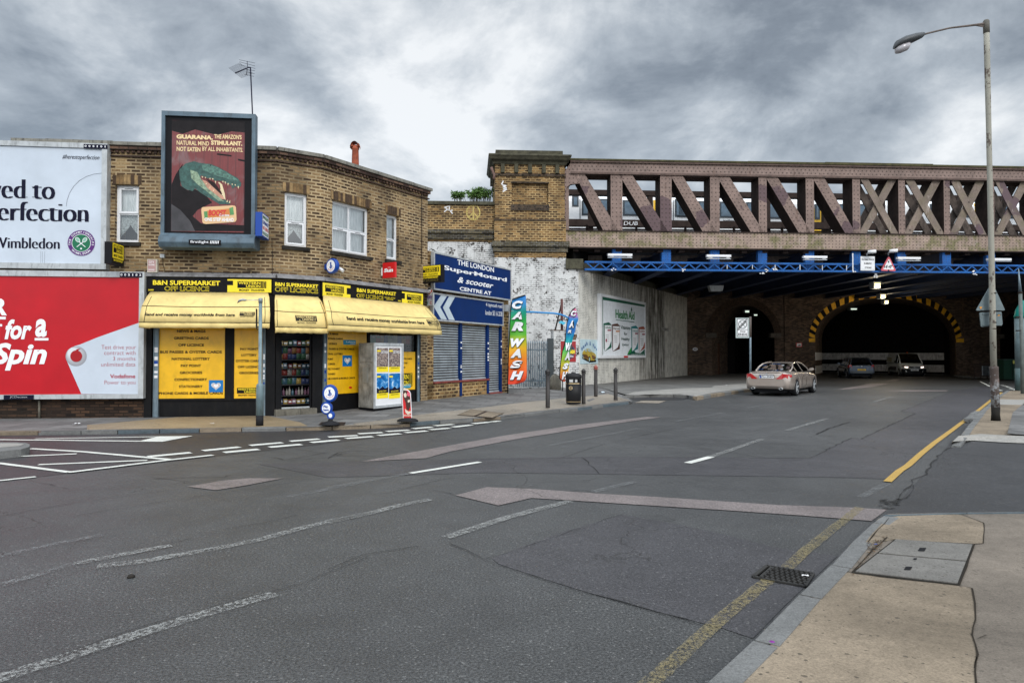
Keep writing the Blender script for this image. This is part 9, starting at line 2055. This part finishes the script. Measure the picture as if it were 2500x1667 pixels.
for (x, y, w_, hh) in ((388, 250, .03, .03), (370, 262, .12, .10), (335, 275, .14, .11), (312, 282, .10, .09), (303, 280, .03, .03)): rws.append([I3(x, y-8)+Vector((0, math.cos(k*math.pi/6)*w_, math.sin(k*math.pi/6)*hh)) for k in range(12)])
m_.grid(rws, 0, True, True, True); m_.build('lamp_bowl', P('bowl_plastic', (.42, .40, .42), .2, coat=.5), t)
m_ = MB(); m_.tube([J3(1085, 640, -.0), J3(1130, 640)], rM*1.03, 14)
m_ = MB()
for y in (395, 545, 638, 690): m_.lathe(J3(1106, y), [(rM*1.03, -.012), (rM*1.06, 0), (rM*1.03, .012)], 14)
m_.build('strap', M['steeldark'], t)
# sign backs fixed behind the lamp post
SY = Y_+.14; SF = Fr((J3(960, 500).x, SY), (J3(1060, 500).x, SY+.01))
t = thing('road_sign', 'blank grey back of a triangular sign with one orange sticker on the tall lamp post', 'sign', SF.w('T', 165, 518, 0)); back = P('sign_back_grey', (.15, .19, .20), .55, .2, var=.2, dirt=.2); orange = P('orange_sticker', (.75, .30, .02), .4)
V3 = [Vector(SF.sz('T', x, y)) for x, y in ((10, 516), (320, 514), (182, 215))]; ce = sum(V3, Vector((0, 0)))/3; pts = []
for i in range(3): pts += [V3[i].lerp(V3[i-1], .06), V3[i].lerp(ce, .03), V3[i].lerp(V3[(i+1) % 3], .06)]
m_ = MB(); m_.prism([SF.pt(q1.x, q1.y, .012) for q1 in pts], SF.n*-.024, 0); bo = m_.build('plate', back, t, bevel=.004)
m_ = MB(); m_.poly([SF.w('T', x, y, .016) for x, y in ((48, 476), (80, 474), (64, 500))]); m_.build('sticker', orange, bo)
m_ = MB(); m_.fbox(SF, SF.sz('T', 60, 500)[0], SF.sz('T', 270, 500)[0], SF.sz('T', 60, 512)[1], SF.sz('T', 60, 502)[1], .012, .03); m_.build('channel', back, t)
t = thing('road_sign', 'blank grey back of a rectangular plate below the triangle on the tall lamp post', 'sign', SF.w('T', 170, 688, 0))
m_ = MB(); m_.prism([SF.w('T', x, y, .012) for x, y in ((52, 545), (60, 535), (275, 526), (284, 532), (296, 655), (290, 668), (80, 688), (68, 682))], SF.n*-.024); bo = m_.build('plate', back, t)
m_ = MB(); m_.poly([SF.w('T', x, y, .016) for x, y in ((240, 572), (272, 570), (256, 552))]); m_.build('sticker', orange, bo)
for ya, yb in ((545, 556), (664, 674)): m_ = MB(); s0, z1_ = SF.sz('T', 75, ya); s1, z0 = SF.sz('T', 278, yb); m_.fbox(SF, s0, s1, z0, z1_, .012, .03); m_.build('channel', back, t)
# slim tapered post and green kiosk at the right edge
p = G('T', 508, 1398, .1); Y2 = p.y
def T3(x, y, dy=0): return AtY('T', x, y, Y2+dy)
t = thing('slim_post', 'slim grey post with a pointed tapering top near the right edge', 'post', (p.x, p.y, .1))
m_ = MB(); m_.tube([T3(483, 325), T3(465, 70)], .065, 10, r2=.015); m_.build('tapered_top', M['galv'], t)
m_ = MB(); m_.tube([Vector((p.x, p.y, .08)), T3(500, 900), T3(483, 325)], .07, 10); m_.build('post', P('post_grey_green', (.12, .14, .13), .6, var=.3), t)
m_ = MB()
for x, y in ((478, 585), (482, 730)): c_ = T3(x, y, -.1); m_.box(c_.x-.16, c_.x, c_.y-.03, c_.y+.03, c_.z-.02, c_.z+.03)
m_.lathe(T3(483, 325), [(.085, -.03), (.085, .03)], 10); m_.build('clips', M['steeldark'], t)
p = G('T', 560, 1370, .1); Yk = p.y
t = thing('street_kiosk', 'green round-topped street kiosk cut off by the right edge of the picture', 'kiosk', (p.x, p.y, .1)); K3 = lambda x, y, dy=0: AtY('T', x, y, Yk+dy)
cxk = K3(600, 700).x; rk_ = cxk-K3(507, 700).x; zt_, zs = K3(510, 520).z, K3(510, 590).z
m_ = MB(); m_.lathe((cxk, Yk+rk_, 0), [(rk_, .1), (rk_, K3(510, 1130).z)], 20); m_.build('base', P('kiosk_base', (.10, .16, .16), .6, var=.3, dirt=.3), t)
m_ = MB(); m_.lathe((cxk, Yk+rk_, 0), [(rk_*.97, K3(510, 1130).z), (rk_*.97, zs)], 20); m_.build('drum', P('kiosk_grey', (.16, .22, .23), .5, var=.3), t)
m_ = MB(); m_.lathe((cxk, Yk+rk_, 0), [(rk_*1.02, zs), (rk_*1.0, zs+.12), (rk_*.85, zt_+.1), (rk_*.5, zt_+.35), (.05, zt_+.5)], 20); m_.build('dome', P('kiosk_teal', (.0, .20, .16), .4), t)
# green utility cabinet, railing with a pale panel, far kerb
Yc = 44.5; C3 = lambda x, y, dy=0: AtY('T', x, y, Yc+dy)
t = thing('utility_cabinet', 'dark green utility cabinet with a yellow label in front of the right-hand arch', 'cabinet', (C3(390, 1200).x, Yc, .1))
a, b = C3(308, 1200).x, C3(455, 1200).x; z1_ = C3(380, 1042).z
m_ = MB(); m_.box(a, b, Yc, Yc+.8, .08, z1_); m_.build('body', P('cabinet_green', (.015, .045, .03), .5, dirt=.2), t, bevel=.03); m_ = MB(); m_.box(a-.06, b+.06, Yc-.06, Yc+.86, z1_, z1_+.07); m_.build('lid', P('cabinet_lid', (.02, .05, .04), .5), t, bevel=.02)
m_ = MB(); c_ = C3(426, 1056, -.01); m_.box(c_.x-.13, c_.x+.13, Yc-.012, Yc-.002, c_.z-.14, c_.z+.14); m_.build('label', P('label_yellow', (.5, .5, .12), .5), t); m_ = MB(); xm = C3(400, 1200).x; m_.box(xm-.02, xm+.02, Yc-.01, Yc+.01, .15, z1_-.05); m_.build('door_seam', M['black'], t)
t = thing('guard_railing', 'dark metal pedestrian railing in front of the pier right of the road arch', 'railing', (C3(50, 1200).x, 46, .1)); Yc = 46
x0, x1 = C3(-5, 1200).x, C3(300, 1200).x; zr1, zr0 = C3(50, 1078).z, C3(50, 1215).z
m_ = MB(); m_.box(x0, x1, 46, 46.05, zr1-.05, zr1); m_.box(x0, x1, 46, 46.05, zr0, zr0+.05)
m_.build('rail', M['steeldark'], t); n = 26
for i in range(n+1): m_ = MB(); x = x0+(x1-x0)*i/n; w_ = .03 if i % 6 else .05; m_.box(x-w_/2, x+w_/2, 46.01, 46.04, .1 if i % 6 == 0 else zr0+.05, zr1-.05); m_.build('upright', M['steeldark'], t)
m_ = MB()
for i in range(7): x = C3(76+i*10, 1150).x; m_.box(x-.06, x+.05, 45.9, 45.94, C3(80, 1205).z, C3(80, 1102).z)
m_.build('pale_panel', P('pale_panel', (.20, .22, .23), .5, .2, var=.3), t)
m_ = MB(); m_.poly([Vector(v) for v in ((34.3, 52.8, .1), (33.2, 50.5, .1), (33.5, 45.4, .1), (60, 46, .1), (60, 56, .1))]); struct(m_, 'pavement', M['conc_dark'])
kerb([Vector(v) for v in ((34.3, 52.8, .12), (33.0, 50.5, .12), (33.3, 45.3, .12), (45, 45.6, .12), (60, 46, .12))], .15, -.02, 'kerb', [M['granite']], inward=-1, seed=3)
# gully grate, manhole cover, litter
GC = [G('M', x, y, .006) for x, y in ((562, 962), (640, 900), (905, 945), (860, 1016))]
t = thing('gully_grate', 'black slotted drain grate in the gutter across the yellow line', 'drain grate', sum(GC, Vector())/4)
A_, B_, C_, D_4 = GC
def gp_(u, v): return A_.lerp(B_, v).lerp(D_4.lerp(C_, v), u)
m_ = MB(); m_.poly([gp_(-.02, -.03), gp_(1.02, -.03), gp_(1.02, 1.03), gp_(-.02, 1.03)]); m_.build('pit', P('pit_black', (.004, .004, .004), .9, spec=0), t)
m_ = MB(); up = Vector((0, 0, .012))
def bar(p, q_, w): m_.beam(p+up*.6, q_+up*.6, (q_-p).normalized().cross(Vector((0, 0, 1)))*w, up*.5)
for a, b in (((0, 0), (1, 0)), ((1, 0), (1, 1)), ((1, 1), (0, 1)), ((0, 1), (0, 0)), ((.14, 0), (.14, 1))): bar(gp_(*a), gp_(*b), .014)
for k in range(1, 5): bar(gp_(.14, k/5), gp_(1, k/5), .008)
for k in range(1, 8):
    for j in range(5):
        u = .14+.86*(k+.5*(j % 2)-.25)/8; bar(gp_(u, j/5), gp_(u+.05, (j+1)/5), .007)
m_.build('grate', P('cast_iron', (.035, .033, .03), .6, .3, var=.4), t)
MC = [G('M', x, y, .101) for x, y in ((1135, 932), (1375, 745), (1828, 775), (1742, 1003))]
t = thing('manhole_cover', 'two-part concrete manhole cover with black lifting holes in the near pavement', 'manhole cover', sum(MC, Vector())/4)
def mc(u, v): return MC[0].lerp(MC[3], u).lerp(MC[1].lerp(MC[2], u), v)
m_ = MB(); m_.poly([mc(-.012, -.015), mc(1.012, -.015), mc(1.012, 1.015), mc(-.012, 1.015)]); m_.build('rim_gap', P('gap_dark', (.025, .022, .018), .9), t)
for v0, v1 in ((.0, .515), (.525, 1)):
    m_ = MB(); m_.prism([mc(.02, v0+.01)+up*.7, mc(.985, v0+.01)+up*.7, mc(.985, v1-.01)+up*.7, mc(.02, v1-.01)+up*.7], -up*.6); m_.build('slab', M['conc_cover'], t)
m_ = MB()
for x, y in ((1450, 908), (1530, 800)):
    m_.poly([G('M', x+dx, y+dy, .112) for dx, dy in ((-24, 9), (14, 11), (26, -9), (-12, -10))])
m_.poly([G('M', 1490+dx, 855+dy, .112) for dx, dy in ((-10, 5), (8, 5), (12, -5), (-6, -5))]); m_.build('lifting_hole', M['black'], t)
c_ = G('M', 670, 1333, .1); m_ = MB(); m_.lathe((c_.x, c_.y, .098), [(.015, 0), (.016, .003), (.013, .007), (.005, .008)], 18); tag(m_.build('litter_disc', P('purple_cap', (.20, .01, .24), .4)), 'small purple disc lying on the granite kerb', 'litter')
c_ = G('K', 752, 962, 0); m_ = MB(); rr = random.Random(8)
m_.grid([[c_+Vector((math.cos(k*.785)*r_*rr.uniform(.8, 1.2), math.sin(k*.785)*r_*.8*rr.uniform(.8, 1.2), z)) for k in range(8)] for r_, z in ((.03, 0), (.032, .01), (.02, .022), (.004, .026))], 0, True, True, True); tag(m_.build('stone', P('dark_stone', (.04, .035, .03), .9, var=.5)), 'small dark stone lying on the open road', 'stone')
for i, (c, x, y, r_, mt, lab) in enumerate((('B', 632, 1293, .10, 'white', 'crumpled white paper on the pavement under the red hoarding'), ('B', 1742, 1290, .07, 'white', 'scrap of white paper on the orange pavement patch'), ('B', 320, 1362, .05, 'rust', 'small brown leaf scrap by the left-hand kerb'), ('F', 1250, 1092, .16, 'arrow', 'flattened pale litter on the pavement near the red-topped bollard'), ('F', 560, 1052, .14, 'stonepale', 'small heap of pale rubble at the foot of the palisade gate'), ('H', 540, 1118, .1, 'white', 'scrap of white litter under the bridge edge'), ('M', 1262, 772, .015, 'royal', 'tiny blue scrap in the leaves beside the manhole cover'), ('M', 860, 952, .03, 'white', 'thin pale stick lying on the drain grate'))):
    c_ = G(c, x, y, .135 if c == 'B' else (.2 if c == 'F' and x < 600 else .13 if c != 'M' else .108)); m_ = MB(); rr = random.Random(i+60)
    m_.grid([[c_+Vector(((a-1.5)*r_*.5+rr.uniform(-.2, .2)*r_, (b-1.5)*r_*(.4 if i < 7 else .1)+rr.uniform(-.2, .2)*r_*.5, rr.uniform(0, .35)*r_)) for a in range(4)] for b in range(4)], 0, False); tag(m_.build('litter_scrap', M[mt]), lab, 'litter')
